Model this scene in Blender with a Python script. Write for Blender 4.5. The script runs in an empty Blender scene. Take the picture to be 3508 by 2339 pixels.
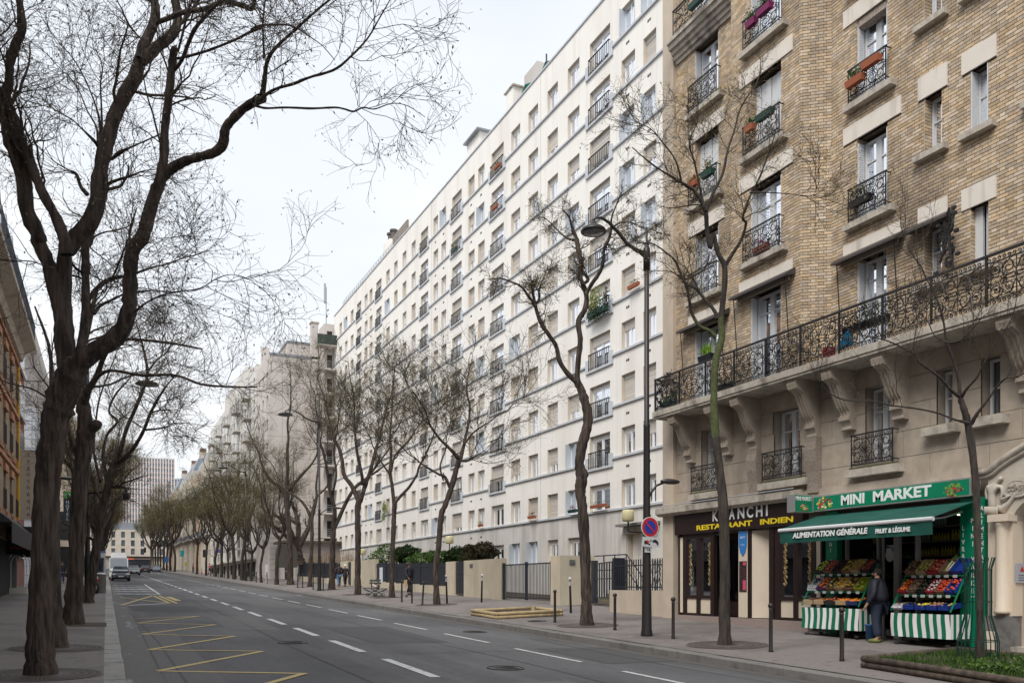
import bpy, math, random
import numpy as np
from mathutils import Vector, Matrix
R = math.radians
SC = bpy.context.scene
COL = SC.collection
# ------------------------------------------------------------ camera
FP = 3000.0                      # focal length in photo pixels (photo is 3508 wide)
TA = 1389.0 / FP
CA = 1 / math.sqrt(1 + TA * TA); SA = TA * CA
CZ = 1.72                        # eye height
cam_d = bpy.data.cameras.new('camera'); cam = bpy.data.objects.new('camera', cam_d); COL.objects.link(cam)
cam.location = (0, 0, CZ); cam.rotation_euler = (R(90), 0, -math.atan(TA))
cam_d.sensor_width = 36; cam_d.sensor_fit = 'HORIZONTAL'; cam_d.lens = FP / 3508 * 36
cam_d.shift_y = (2000 - 1169.5) / 3508
cam_d.clip_start = .1; cam_d.clip_end = 3000
SC.camera = cam
# ------------------------------------------------------------ sky, sun, exposure
w = bpy.data.worlds.new('World'); SC.world = w; w.use_nodes = True
nt = w.node_tree; nt.nodes.clear()
out = nt.nodes.new('ShaderNodeOutputWorld'); bg = nt.nodes.new('ShaderNodeBackground')
sky = nt.nodes.new('ShaderNodeTexSky'); sky.sky_type = 'NISHITA'; sky.sun_disc = False
SUN_EL, SUN_AZ = 50, 235       # azimuth measured from +Y towards +X: behind and left of the camera
sky.sun_elevation = R(SUN_EL); sky.sun_rotation = R(SUN_AZ); sky.dust_density = 4; sky.air_density = 1.2
tc = nt.nodes.new('ShaderNodeTexCoord'); mp = nt.nodes.new('ShaderNodeMapping'); mp.inputs['Scale'].default_value = (1, 1, 2.6)
nz = nt.nodes.new('ShaderNodeTexNoise'); nz.inputs['Scale'].default_value = 1.6; nz.inputs['Detail'].default_value = 4
cr = nt.nodes.new('ShaderNodeValToRGB')
cr.color_ramp.elements[0].position = .35; cr.color_ramp.elements[0].color = (8.3, 8.95, 9.9, 1)
cr.color_ramp.elements[1].position = .68; cr.color_ramp.elements[1].color = (10.1, 10.3, 10.6, 1)
mx = nt.nodes.new('ShaderNodeMixRGB'); mx.inputs[0].default_value = .93
L = nt.links.new
L(tc.outputs['Generated'], mp.inputs[0]); L(mp.outputs[0], nz.inputs['Vector']); L(nz.outputs[0], cr.inputs[0])
L(sky.outputs[0], mx.inputs[1]); L(cr.outputs[0], mx.inputs[2]); L(mx.outputs[0], bg.inputs[0]); L(bg.outputs[0], out.inputs[0])
bg.inputs[1].default_value = .1
sd = bpy.data.lights.new('sun', 'SUN'); sun = bpy.data.objects.new('sun', sd); COL.objects.link(sun)
sd.energy = 2.8; sd.angle = R(28); sd.color = (1, .96, .9)
_d = Vector((math.sin(R(SUN_AZ)) * math.cos(R(SUN_EL)), math.cos(R(SUN_AZ)) * math.cos(R(SUN_EL)), math.sin(R(SUN_EL))))
sun.rotation_euler = _d.to_track_quat('Z', 'Y').to_euler(); sun.location = (-20, -20, 60)
SC.view_settings.view_transform = 'Standard'; SC.view_settings.look = 'None'
SC.view_settings.exposure = .1; SC.view_settings.gamma = 1; SC.view_settings.use_curve_mapping = False
SC.cycles.max_bounces = 6; SC.cycles.transparent_max_bounces = 12
# ------------------------------------------------------------ geometry of the place
def F(px, py, u):
    """photo pixel -> (s, Z) on the vertical plane x = u parallel to the street"""
    xn = (px - 1754) / FP; zc = u / (xn * CA + SA)
    return zc * (CA - xn * SA), (2000 - py) * zc / FP + CZ
def sx(px, u): return F(px, 0, u)[0]
def at(px, py, zc):
    xn = (px - 1754) / FP
    return np.array([(xn * CA + SA) * zc, (CA - xn * SA) * zc, (2000 - py) * zc / FP + CZ])
def us(px, s):
    xn = (px - 1754) / FP
    return s * (xn * CA + SA) / (CA - xn * SA)
M_ = .0222                        # the street climbs away from the camera
KL, KR = .26, 11.5                # kerb lines
def gz(u, s):
    s = min(s, 330)
    if u <= KL: return M_ * s + .02 * min(KL - u, 6)
    if u >= KR: return -.12 + M_ * s + .03 * min(u - KR, 7)
    return -.12 - .015 * (u - KL) + M_ * s
# ------------------------------------------------------------ materials
def mat(name, col, rough=.8, col2=None, scale=6, bump=0, bscale=None, metal=0, spec=None, vec=(1, 1, 1), island=0, detail=5, emit=None, pos=(.35, .65), obj_rand=0, coat=0):
    m = bpy.data.materials.new(name); m.use_nodes = True; t = m.node_tree; p = t.nodes['Principled BSDF']
    c = (*col, 1); p.inputs['Roughness'].default_value = rough; p.inputs['Metallic'].default_value = metal
    p.inputs['Base Color'].default_value = c
    if spec is not None: p.inputs['Specular IOR Level'].default_value = spec
    if coat: p.inputs['Coat Weight'].default_value = coat
    m.diffuse_color = c
    cur = None
    if col2 is not None or bump:
        tc = t.nodes.new('ShaderNodeTexCoord'); mp = t.nodes.new('ShaderNodeMapping'); mp.inputs['Scale'].default_value = vec
        t.links.new(tc.outputs['Object'], mp.inputs[0])
    if col2 is not None:
        n = t.nodes.new('ShaderNodeTexNoise'); n.inputs['Scale'].default_value = scale; n.inputs['Detail'].default_value = detail
        r = t.nodes.new('ShaderNodeValToRGB'); r.color_ramp.elements[0].position = pos[0]; r.color_ramp.elements[1].position = pos[1]
        r.color_ramp.elements[0].color = c; r.color_ramp.elements[1].color = (*col2, 1)
        t.links.new(mp.outputs[0], n.inputs['Vector']); t.links.new(n.outputs[0], r.inputs[0]); cur = r.outputs[0]
        t.links.new(cur, p.inputs['Base Color'])
    if bump:
        n2 = t.nodes.new('ShaderNodeTexNoise'); n2.inputs['Scale'].default_value = bscale or scale * 3; n2.inputs['Detail'].default_value = 6
        b = t.nodes.new('ShaderNodeBump'); b.inputs['Strength'].default_value = bump; b.inputs['Distance'].default_value = .02
        t.links.new(mp.outputs[0], n2.inputs['Vector']); t.links.new(n2.outputs[0], b.inputs['Height']); t.links.new(b.outputs[0], p.inputs['Normal'])
    if island or obj_rand:
        g = t.nodes.new('ShaderNodeNewGeometry'); o = t.nodes.new('ShaderNodeObjectInfo')
        a = t.nodes.new('ShaderNodeMath'); a.operation = 'ADD'; fr = t.nodes.new('ShaderNodeMath'); fr.operation = 'FRACT'
        t.links.new(g.outputs['Random Per Island'], a.inputs[0]); t.links.new(o.outputs['Random'], a.inputs[1]); t.links.new(a.outputs[0], fr.inputs[0])
        h = t.nodes.new('ShaderNodeHueSaturation')
        k = t.nodes.new('ShaderNodeMapRange'); k.inputs['To Min'].default_value = 1 - (island or obj_rand); k.inputs['To Max'].default_value = 1 + (island or obj_rand)
        t.links.new(fr.outputs[0], k.inputs[0]); t.links.new(k.outputs[0], h.inputs['Value'])
        m2 = t.nodes.new('ShaderNodeMath'); m2.operation = 'MULTIPLY'; m2.inputs[1].default_value = 7.31
        f2 = t.nodes.new('ShaderNodeMath'); f2.operation = 'FRACT'; k2 = t.nodes.new('ShaderNodeMapRange')
        k2.inputs['To Min'].default_value = .75; k2.inputs['To Max'].default_value = 1.18
        t.links.new(fr.outputs[0], m2.inputs[0]); t.links.new(m2.outputs[0], f2.inputs[0]); t.links.new(f2.outputs[0], k2.inputs[0]); t.links.new(k2.outputs[0], h.inputs['Saturation'])
        if cur: t.links.new(cur, h.inputs['Color'])
        else: h.inputs['Color'].default_value = c
        t.links.new(h.outputs[0], p.inputs['Base Color'])
    if emit:
        p.inputs['Emission Color'].default_value = (*emit[:3], 1); p.inputs['Emission Strength'].default_value = emit[3]
    return m
def overlay(m, col, scale, pos, vec=(1, 1, 1), fac=1.0, detail=6):
    """stains and wear: another noise mixes a second colour over the base colour"""
    t = m.node_tree; p = t.nodes['Principled BSDF']; src = p.inputs['Base Color']
    mxn = t.nodes.new('ShaderNodeMixRGB'); tc = t.nodes.new('ShaderNodeTexCoord'); mp = t.nodes.new('ShaderNodeMapping'); mp.inputs['Scale'].default_value = vec
    n = t.nodes.new('ShaderNodeTexNoise'); n.inputs['Scale'].default_value = scale; n.inputs['Detail'].default_value = detail
    k = t.nodes.new('ShaderNodeMapRange'); k.inputs['From Min'].default_value = pos[0]; k.inputs['From Max'].default_value = pos[1]; k.inputs['To Max'].default_value = fac
    t.links.new(tc.outputs['Object'], mp.inputs[0]); t.links.new(mp.outputs[0], n.inputs['Vector']); t.links.new(n.outputs[0], k.inputs[0]); t.links.new(k.outputs[0], mxn.inputs[0])
    if src.links: t.links.new(src.links[0].from_socket, mxn.inputs[1])
    else: mxn.inputs[1].default_value = src.default_value
    mxn.inputs[2].default_value = (*col, 1); t.links.new(mxn.outputs[0], src); return m
def glassmat(name, tint=(.62, .67, .7), refl=.03):
    m = bpy.data.materials.new(name); m.use_nodes = True; t = m.node_tree; t.nodes.clear()
    o = t.nodes.new('ShaderNodeOutputMaterial'); tr = t.nodes.new('ShaderNodeBsdfTransparent'); tr.inputs[0].default_value = (*tint, 1)
    gl = t.nodes.new('ShaderNodeBsdfGlossy'); gl.inputs['Roughness'].default_value = .02; gl.inputs[0].default_value = (.9, .93, 1, 1)
    fr = t.nodes.new('ShaderNodeFresnel'); fr.inputs[0].default_value = 1.55
    a = t.nodes.new('ShaderNodeMath'); a.operation = 'ADD'; a.inputs[1].default_value = refl; a.use_clamp = True
    mx = t.nodes.new('ShaderNodeMixShader'); t.links.new(fr.outputs[0], a.inputs[0]); t.links.new(a.outputs[0], mx.inputs[0])
    t.links.new(tr.outputs[0], mx.inputs[1]); t.links.new(gl.outputs[0], mx.inputs[2]); t.links.new(mx.outputs[0], o.inputs[0]); return m
MT = {}
MT['asphalt'] = overlay(mat('asphalt', (.1, .1, .106), .85, (.138, .137, .143), 60, .5, 180, pos=(.3, .75)), (.058, .058, .062), .3, (.42, .62), (1, .5, 1), fac=.75)
overlay(MT['asphalt'], (.155, .155, .16), 1.2, (.52, .7), (1.6, .07, 1), .5)
overlay(MT['asphalt'], (.05, .05, .053), 7, (.55, .72), (1, .6, 1), .5)
overlay(MT['asphalt'], (.17, .17, .172), 55, (.6, .72), (1, 1, 1), .35)
MT['walk'] = overlay(mat('pavement_asphalt', (.175, .155, .146), .85, (.225, .2, .19), 45, .5, 140, pos=(.3, .75)), (.085, .077, .073), .5, (.48, .68), fac=.7)
overlay(MT['walk'], (.24, .22, .21), 2.5, (.6, .7), (1, .5, 1), fac=.5)
overlay(MT['walk'], (.07, .062, .058), 6, (.58, .7), (1, .7, 1), fac=.55)
overlay(MT['walk'], (.27, .25, .24), 50, (.6, .72), fac=.35)
MT['gutter'] = overlay(mat('gutter_paving', (.08, .075, .07), .7, (.11, .103, .095), 20, .4, 60), (.26, .28, .31), 1.5, (.6, .68), (1.6, .25, 1), .8)
MT['granite'] = overlay(mat('kerb_granite', (.26, .25, .235), .75, (.34, .325, .3), 40, .4, 120, island=.14), (.14, .13, .12), 4, (.55, .72), fac=.7)
MT['granite2'] = overlay(mat('kerb_granite_dark', (.15, .143, .137), .8, (.2, .19, .18), 40, .5, 120, island=.15), (.08, .076, .072), 3, (.5, .7), fac=.6)
MT['paint'] = overlay(mat('road_paint_white', (.62, .62, .6), .7, (.5, .5, .49), 30), (.15, .15, .155), 9, (.56, .68), fac=.8)
MT['ypaint'] = overlay(mat('road_paint_yellow', (.56, .42, .16), .7, (.46, .34, .14), 30), (.14, .13, .11), 8, (.56, .72), fac=.8)
MT['iron'] = mat('black_iron', (.012, .012, .014), .5, metal=0, spec=.5)
MT['post'] = mat('brown_black_paint', (.02, .016, .016), .45)
MT['grate'] = mat('cast_iron_grate', (.12, .105, .098), .6, (.19, .17, .16), 30)
MT['soil'] = mat('soil', (.05, .035, .025), .95, (.09, .065, .045), 20, .6, 60)
MT['bark'] = overlay(mat('tree_bark', (.022, .0145, .011), .92, (.105, .076, .061), 12, 1.0, 26, vec=(1, 1, .13), pos=(.36, .66)), (.045, .055, .02), 1.1, (.6, .74), fac=.75)
MT['bark'].node_tree.nodes['Bump'].inputs['Distance'].default_value = .09
MT['bark2'] = overlay(mat('tree_bark_young', (.022, .017, .014), .92, (.062, .048, .039), 14, .9, 40, vec=(1, 1, .2)), (.055, .07, .025), 1.3, (.58, .72), fac=.6)
MT['twig'] = mat('twig_bark', (.042, .031, .022), .95, (.075, .056, .038), 5)
MT['bud'] = mat('spring_buds', (.21, .18, .055), .8, (.3, .27, .1), 3, island=.3)
MT['seed'] = mat('dry_seed_pods', (.13, .11, .085), .8, (.2, .165, .11), 3)
MT['moss'] = mat('green_moss_bark', (.05, .062, .022), .95, (.1, .115, .045), 18, .8, 50)
MT['brick'] = overlay(mat('buff_brick', (.47, .355, .235), .88, (.57, .45, .32), 5, .5, 60, island=.26, obj_rand=.26), (.2, .155, .115), .5, (.5, .7), (1, 1, .6), fac=.7)
MT['mortar'] = mat('dark_mortar', (.085, .062, .043), .95, (.13, .1, .07), 8)
MT['stone'] = overlay(mat('render_stone', (.37, .31, .25), .85, (.44, .37, .3), 4, .6, 50), (.21, .175, .14), .9, (.48, .7), (1, 1, .3), .65)
MT['stonej'] = mat('stone_joint', (.1, .08, .062), .9)
MT['lintel'] = overlay(mat('pale_lintel', (.68, .62, .55), .8, (.72, .66, .59), 3), (.38, .33, .27), 4, (.54, .74), (1, 1, .1), .6)
MT['sill'] = overlay(mat('concrete_sill', (.4, .355, .3), .85, (.5, .45, .385), 8, .4), (.15, .13, .11), 3, (.5, .7), (1, 1, .5), fac=.8)
MT['white'] = mat('window_white_paint', (.6, .61, .62), .55)
MT['frame2'] = mat('window_frame_white', (.78, .79, .8), .4)
MT['glass'] = glassmat('window_glass')
MT['curtain'] = mat('net_curtain', (.33, .345, .36), .9, (.15, .16, .18), 8, vec=(3, 3, .08), pos=(.42, .58), obj_rand=.35)
MT['dark'] = mat('near_black', (.018, .019, .022), .9)  # near-black paints the shade of unlit interiors; plain dark parts share it
MT['wwall'] = overlay(mat('cream_render', (.82, .79, .74), .85, (.84, .815, .77), .6, .12, 30), (.56, .5, .43), .5, (.5, .78), (1.2, 1.2, .12), .42)
overlay(MT['wwall'], (.6, .56, .5), 2.2, (.55, .75), (1, 1, .05), .4)
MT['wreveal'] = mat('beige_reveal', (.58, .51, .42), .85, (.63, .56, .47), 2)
MT['wgrey'] = overlay(mat('cream_render_ground', (.6, .575, .54), .85, (.66, .63, .59), .8, .12, 30), (.36, .34, .32), .6, (.5, .7), (1.4, 1.4, .15), .6)
overlay(MT['wgrey'], (.4, .38, .35), 2.5, (.52, .7), (1, 1, .06), .5)
MT['course'] = overlay(mat('blue_grey_course', (.5, .525, .56), .75, (.57, .59, .62), 3), (.3, .31, .33), 1.5, (.55, .75), (1, 1, 1), .5)
MT['shut'] = mat('roller_shutter', (.56, .52, .47), .7, obj_rand=.12)
MT['box'] = mat('shutter_box', (.62, .6, .56), .6)
MT['bluewhite'] = mat('folding_shutter_pale', (.5, .54, .58), .6)
MT['beige'] = overlay(mat('beige_garden_wall', (.5, .435, .325), .85, (.56, .49, .38), 1.2, .15, 40), (.33, .29, .22), .8, (.5, .72), (1, 1, .4), .5)
MT['navy'] = mat('blue_black_steel', (.022, .026, .036), .45)
MT['pink'] = overlay(mat('pinkish_grey_render', (.52, .475, .445), .85, (.56, .515, .48), 1), (.4, .36, .33), .3, (.5, .7), (1, 1, .3), .5)
MT['brown'] = mat('dark_brown_paint', (.022, .011, .01), .4)
MT['cream'] = overlay(mat('cream_panel', (.66, .56, .44), .6, (.7, .6, .48), 2), (.5, .42, .33), 2, (.55, .75), fac=.4)
MT['render_c'] = overlay(mat('cream_render_wall', (.5, .42, .33), .85, (.55, .46, .37), 2, .15, 40), (.34, .28, .22), 1, (.5, .7), (1, 1, .3), .6)
MT['green'] = mat('shop_green', (.0, .2, .1), .35)
MT['canvas'] = overlay(mat('green_canvas', (.0, .06, .045), .8, (.005, .08, .06), 3), (.01, .11, .085), 2, (.5, .7), fac=.5)
MT['wcanvas'] = mat('white_canvas', (.72, .72, .7), .8)
MT['gcanvas'] = mat('green_stripe_canvas', (.0, .14, .075), .8)
MT['alu'] = mat('aluminium', (.55, .55, .55), .35, metal=.7)
MT['letter'] = mat('white_lettering', (.78, .8, .8), .5)
MT['yletter'] = mat('yellow_lettering', (.8, .6, .02), .5)
MT['terra'] = mat('terracotta', (.36, .11, .05), .8)
MT['zinc'] = mat('zinc_roof', (.2, .22, .25), .5, (.27, .29, .32), 2)
MT['leaf'] = mat('green_leaf', (.04, .09, .018), .9, (.08, .14, .03), 6, spec=.15, island=.4)
MT['dleaf'] = mat('dark_green_leaf', (.014, .03, .01), .9, (.032, .055, .016), 6, spec=.15, island=.4)
MT['rleaf'] = mat('reddish_leaf', (.05, .03, .02), .9, (.03, .04, .016), 6, spec=.15, island=.4)
MT['wood'] = mat('timber_pale', (.33, .25, .135), .85, (.45, .35, .2), 6, .4, 30, vec=(1, 1, 1))
MT['dwood'] = overlay(mat('timber_dark', (.045, .032, .025), .9, (.1, .074, .056), 8, .7, 30), (.2, .16, .11), 3, (.55, .7), fac=.5)
def cm(name, col, rough=.6, **k):
    if name not in MT: MT[name] = mat(name, col, rough, **k)
    return MT[name]
# ------------------------------------------------------------ mesh building
class Mb:
    def __init__(s): s.V = []; s.F = []; s.I = []
    def add(s, v, f, m=0):
        n = len(s.V); s.V += [tuple(map(float, q)) for q in v]; s.F += [tuple(i + n for i in q) for q in f]; s.I += [m] * len(f); return s
    def box(s, x0, x1, y0, y1, z0, z1, m=0):
        return s.add([(x0, y0, z0), (x1, y0, z0), (x1, y1, z0), (x0, y1, z0), (x0, y0, z1), (x1, y0, z1), (x1, y1, z1), (x0, y1, z1)],
                     [(0, 3, 2, 1), (4, 5, 6, 7), (0, 1, 5, 4), (1, 2, 6, 5), (2, 3, 7, 6), (3, 0, 4, 7)], m)
    def hexa(s, a, m=0):     # eight points, bottom four then top four
        return s.add(a, [(0, 3, 2, 1), (4, 5, 6, 7), (0, 1, 5, 4), (1, 2, 6, 5), (2, 3, 7, 6), (3, 0, 4, 7)], m)
    def fbox(s, fr, s0, s1, z0, z1, o0, o1, m=0):
        return s.hexa([fr(s0, z0, o0), fr(s1, z0, o0), fr(s1, z0, o1), fr(s0, z0, o1), fr(s0, z1, o0), fr(s1, z1, o0), fr(s1, z1, o1), fr(s0, z1, o1)], m)
    def fquad(s, fr, s0, s1, z0, z1, o, m=0):
        return s.add([fr(s0, z0, o), fr(s1, z0, o), fr(s1, z1, o), fr(s0, z1, o)], [(0, 1, 2, 3)], m)
    def prism(s, poly, f3, t0, t1, m=0):   # poly of (a,b); f3(a,b,t)->xyz
        n = len(poly); v = [f3(a, b, t0) for a, b in poly] + [f3(a, b, t1) for a, b in poly]
        return s.add(v, [tuple(range(n))[::-1], tuple(range(n, 2 * n))] + [(i, (i + 1) % n, (i + 1) % n + n, i + n) for i in range(n)], m)
    def tube(s, pts, r, n=6, m=0, cap=True):
        pts = [Vector(p) for p in pts]; k = len(pts); rr = r if hasattr(r, '__len__') else [r] * k
        v = []; ref = None
        for i, p in enumerate(pts):
            t = (pts[min(i + 1, k - 1)] - pts[max(i - 1, 0)])
            if t.length < 1e-9: t = Vector((0, 0, 1))
            t.normalize()
            if ref is None: ref = Vector((0, 0, 1)) if abs(t.z) < .9 else Vector((1, 0, 0))
            a = (ref - t * ref.dot(t)); a.normalize(); b = t.cross(a); ref = a
            for j in range(n):
                q = 2 * math.pi * (j + .5) / n; v.append(p + (a * math.cos(q) + b * math.sin(q)) * rr[i])
        f = [(i * n + j, i * n + (j + 1) % n, (i + 1) * n + (j + 1) % n, (i + 1) * n + j) for i in range(k - 1) for j in range(n)]
        if cap: f += [tuple(range(n))[::-1], tuple(range((k - 1) * n, k * n))]
        return s.add(v, f, m)
    def lathe(s, prof, c=(0, 0, 0), n=14, m=0):
        v = [(c[0] + r * math.cos(2 * math.pi * j / n), c[1] + r * math.sin(2 * math.pi * j / n), c[2] + z) for r, z in prof for j in range(n)]
        k = len(prof)
        f = [(i * n + j, i * n + (j + 1) % n, (i + 1) * n + (j + 1) % n, (i + 1) * n + j) for i in range(k - 1) for j in range(n)]
        f += [tuple(range(n))[::-1], tuple(range((k - 1) * n, k * n))]
        return s.add(v, f, m)
    def ball(s, c, r, m=0, nu=8, nv=6, sc=(1, 1, 1)):
        prof = [(max(r * math.sin(math.pi * i / nv), r * .02), -r * math.cos(math.pi * i / nv)) for i in range(nv + 1)]
        n0 = len(s.V); s.lathe(prof, (0, 0, 0), nu, m)
        for i in range(n0, len(s.V)):
            a = s.V[i]; s.V[i] = (c[0] + a[0] * sc[0], c[1] + a[1] * sc[1], c[2] + a[2] * sc[2])
        return s
    def build(s, name, mats, parent=None, smooth=False, world=True, label=None, kind=None):
        me = bpy.data.meshes.new(name); me.from_pydata(s.V, [], s.F)
        if not isinstance(mats, (list, tuple)): mats = [mats]
        for q in mats: me.materials.append(q)
        if any(s.I): me.polygons.foreach_set('material_index', s.I)
        if smooth: me.polygons.foreach_set('use_smooth', [True] * len(me.polygons))
        me.update(); return link(name, me, parent, world, label, kind)
def link(name, me, parent=None, world=True, label=None, kind=None):
    o = bpy.data.objects.new(name, me); COL.objects.link(o)
    if parent is not None:
        o.parent = parent
        if world:
            off = Vector((0, 0, 0)); q = parent
            while q is not None: off += q.location; q = q.parent
            o.location = -off
    if label: o['label'] = label
    if kind: o['kind'] = kind
    return o
def tag(o, label, cat, group=None):
    o['label'] = label; o['category'] = cat
    if group: o['group'] = group
    return o
def thing(name, label, cat, loc=(0, 0, 0), group=None, rot=0):
    o = bpy.data.objects.new(name, None); COL.objects.link(o); o.location = loc; o.rotation_euler = (0, 0, rot); o.empty_display_size = .2
    return tag(o, label, cat, group)
def dup(o, loc=None, rot=None, label=None, group=None, scale=None, parent=None):
    c = o.copy(); COL.objects.link(c)
    if parent is not None: c.parent = parent
    if loc is not None: c.location = loc
    if rot is not None: c.rotation_euler = (0, 0, rot) if not hasattr(rot, '__len__') else rot
    if scale is not None: c.scale = (scale,) * 3 if not hasattr(scale, '__len__') else scale
    if label: c['label'] = label
    if group: c['group'] = group
    for ch in o.children: dup(ch, parent=c)
    return c
def frR(U): return lambda s, z, o: (U - o, s, z)          # facade facing the street from the right
def frL(U): return lambda s, z, o: (U + o, s, z)          # from the left
def frY(Y): return lambda s, z, o: (s, Y - o, z)          # facing the camera
def wall(m, fr, s0, s1, z0, z1, holes, depth, mi=0, mr=None, o=0, grid=None):
    """flat wall with rectangular openings and their reveals"""
    mr = mi if mr is None else mr
    hs = [h for h in holes if h[1] > s0 and h[0] < s1 and h[3] > z0 and h[2] < z1]
    hs = [(max(h[0], s0), min(h[1], s1), max(h[2], z0), min(h[3], z1)) for h in hs]
    S = sorted(set([s0, s1] + [a for h in hs for a in h[:2]])); Z = sorted(set([z0, z1] + [a for h in hs for a in h[2:]]))
    for i in range(len(S) - 1):
        run = None
        for j in range(len(Z) - 1):
            cs, cz = (S[i] + S[i + 1]) / 2, (Z[j] + Z[j + 1]) / 2
            inh = any(h[0] < cs < h[1] and h[2] < cz < h[3] for h in hs)
            if not inh:
                if run is None: run = Z[j]
                if j == len(Z) - 2: m.fquad(fr, S[i], S[i + 1], run, Z[j + 1], o, mi)
            elif run is not None:
                m.fquad(fr, S[i], S[i + 1], run, Z[j], o, mi); run = None
    for a, b, c, d in hs:
        for q in ([(a, c), (a, d)], [(b, c), (b, d)], [(a, c), (b, c)], [(a, d), (b, d)]):
            (p, r), (p2, r2) = q
            m.add([fr(p, r, o), fr(p2, r2, o), fr(p2, r2, o - depth), fr(p, r, o - depth)], [(0, 1, 2, 3)], mr)
def text(s, size, pos, facing, m, parent=None, xs=1.0, ext=.006, name='lettering', shear=0, bold=0, align='CENTER', spacing=1.0, label=None):
    cu = bpy.data.curves.new(name, 'FONT'); cu.body = s; cu.size = size; cu.extrude = ext; cu.align_x = align; cu.align_y = 'CENTER'
    cu.shear = shear; cu.offset = bold; cu.space_character = spacing; cu.resolution_u = 3
    o = bpy.data.objects.new('tmp', cu); COL.objects.link(o); bpy.context.view_layer.update()
    me = bpy.data.meshes.new_from_object(o.evaluated_get(bpy.context.evaluated_depsgraph_get())); bpy.data.objects.remove(o)
    ax = {'R': ((0, -1, 0), (0, 0, 1), (-1, 0, 0)), 'Y': ((1, 0, 0), (0, 0, 1), (0, -1, 0)), 'L': ((0, 1, 0), (0, 0, 1), (1, 0, 0))}[facing]
    X, Y, Zv = [Vector(a) for a in ax]
    mm = Matrix(((X.x * xs, Y.x, Zv.x, pos[0]), (X.y * xs, Y.y, Zv.y, pos[1]), (X.z * xs, Y.z, Zv.z, pos[2]), (0, 0, 0, 1)))
    me.transform(mm); me.materials.clear(); me.materials.append(m); me.name = name
    return link(name, me, parent, label=label)
def fast_mesh(name, V, Q, mats, mi=None, smooth=True):
    me = bpy.data.meshes.new(name); nv = len(V); nf = len(Q); k = Q.shape[1]
    me.vertices.add(nv); me.vertices.foreach_set('co', np.asarray(V, dtype=np.float32).ravel())
    me.loops.add(nf * k); me.loops.foreach_set('vertex_index', np.asarray(Q, dtype=np.int32).ravel())
    me.polygons.add(nf); me.polygons.foreach_set('loop_start', np.arange(0, nf * k, k, dtype=np.int32)); me.polygons.foreach_set('loop_total', np.full(nf, k, dtype=np.int32))
    for q in mats: me.materials.append(q)
    if mi is not None: me.polygons.foreach_set('material_index', np.asarray(mi, dtype=np.int32))
    if smooth: me.polygons.foreach_set('use_smooth', np.ones(nf, dtype=bool))
    me.update(calc_edges=True); me.validate(); return me
# ------------------------------------------------------------ trees: tools
def tubes(P, Rr, m):
    """P (B,n,3), Rr (B,n) -> vertices and quads of B tapering tubes with m sides"""
    B, n, _ = P.shape
    T = np.empty_like(P); T[:, 1:-1] = P[:, 2:] - P[:, :-2]; T[:, 0] = P[:, 1] - P[:, 0]; T[:, -1] = P[:, -1] - P[:, -2]
    T /= np.linalg.norm(T, axis=2, keepdims=True) + 1e-9
    mean = T.mean(axis=1); ref = np.where(np.abs(mean[:, 2:3]) < .8, np.array([[0, 0, 1.]]), np.array([[1., 0, 0]]))[:, None, :]
    A = ref - T * (ref * T).sum(2, keepdims=True); A /= np.linalg.norm(A, axis=2, keepdims=True) + 1e-9; Bn = np.cross(T, A)
    q = np.arange(m) * 2 * math.pi / m
    V = P[:, :, None, :] + (A[:, :, None, :] * np.cos(q)[None, None, :, None] + Bn[:, :, None, :] * np.sin(q)[None, None, :, None]) * Rr[:, :, None, None]
    b = np.arange(B)[:, None, None] * n * m; i = np.arange(n - 1)[None, :, None] * m; j = np.arange(m)[None, None, :]; j2 = (j + 1) % m
    Q = np.stack([b + i + j, b + i + j2, b + i + m + j2, b + i + m + j], -1).reshape(-1, 4)
    return V.reshape(-1, 3), Q
def merge(parts):
    V = []; Q = []; n = 0
    for v, q in parts: V.append(v); Q.append(q + n); n += len(v)
    return np.concatenate(V), np.concatenate(Q)
def crom(pts, k):
    pts = np.asarray(pts, float); P = np.vstack([2 * pts[0] - pts[1], pts, 2 * pts[-1] - pts[-2]]); out = []
    ns = len(pts) - 1
    for t in np.linspace(0, ns, k):
        i = min(int(t), ns - 1); f = t - i; a, b, c, d = P[i:i + 4]
        out.append(.5 * ((2 * b) + (c - a) * f + (2 * a - 5 * b + 4 * c - d) * f * f + (3 * b - a - 3 * c + d) * f ** 3))
    return np.array(out)
def spawn(P, Rr, k, rng, t0, t1, L, ang, rf, rmin, n, up=.1, wander=.12, taper=.5, flat=None):
    B, n0, _ = P.shape; idx = np.repeat(np.arange(B), k); K = len(idx); t = rng.uniform(t0, t1, K) * (n0 - 1)
    i = np.minimum(t.astype(int), n0 - 2); f = (t - i)[:, None]; p0 = P[idx, i] * (1 - f) + P[idx, i + 1] * f
    r0 = Rr[idx, i] * (1 - f[:, 0]) + Rr[idx, i + 1] * f[:, 0]; T = P[idx, i + 1] - P[idx, i]; T /= np.linalg.norm(T, axis=1, keepdims=True) + 1e-9
    rv = rng.normal(size=(K, 3)); pr = rv - T * (rv * T).sum(1, keepdims=True); pr /= np.linalg.norm(pr, axis=1, keepdims=True) + 1e-9
    a = rng.uniform(ang[0], ang[1], K)[:, None]; d = T * np.cos(a) + pr * np.sin(a)
    Ls = (rng.uniform(L[0], L[1], K) * (1 - .45 * t / (n0 - 1)))
    out = np.empty((K, n, 3)); out[:, 0] = p0
    for j in range(1, n):
        d = d + rng.normal(size=(K, 3)) * wander; d[:, 2] += up; d /= np.linalg.norm(d, axis=1, keepdims=True)
        out[:, j] = out[:, j - 1] + d * (Ls / (n - 1))[:, None]
    rs = np.maximum(r0 * rf, rmin); rad = rs[:, None] * (1 - taper * np.linspace(0, 1, n))[None, :]
    rad[:, -1] *= .6
    return out, np.maximum(rad, rmin * .55)
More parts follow.
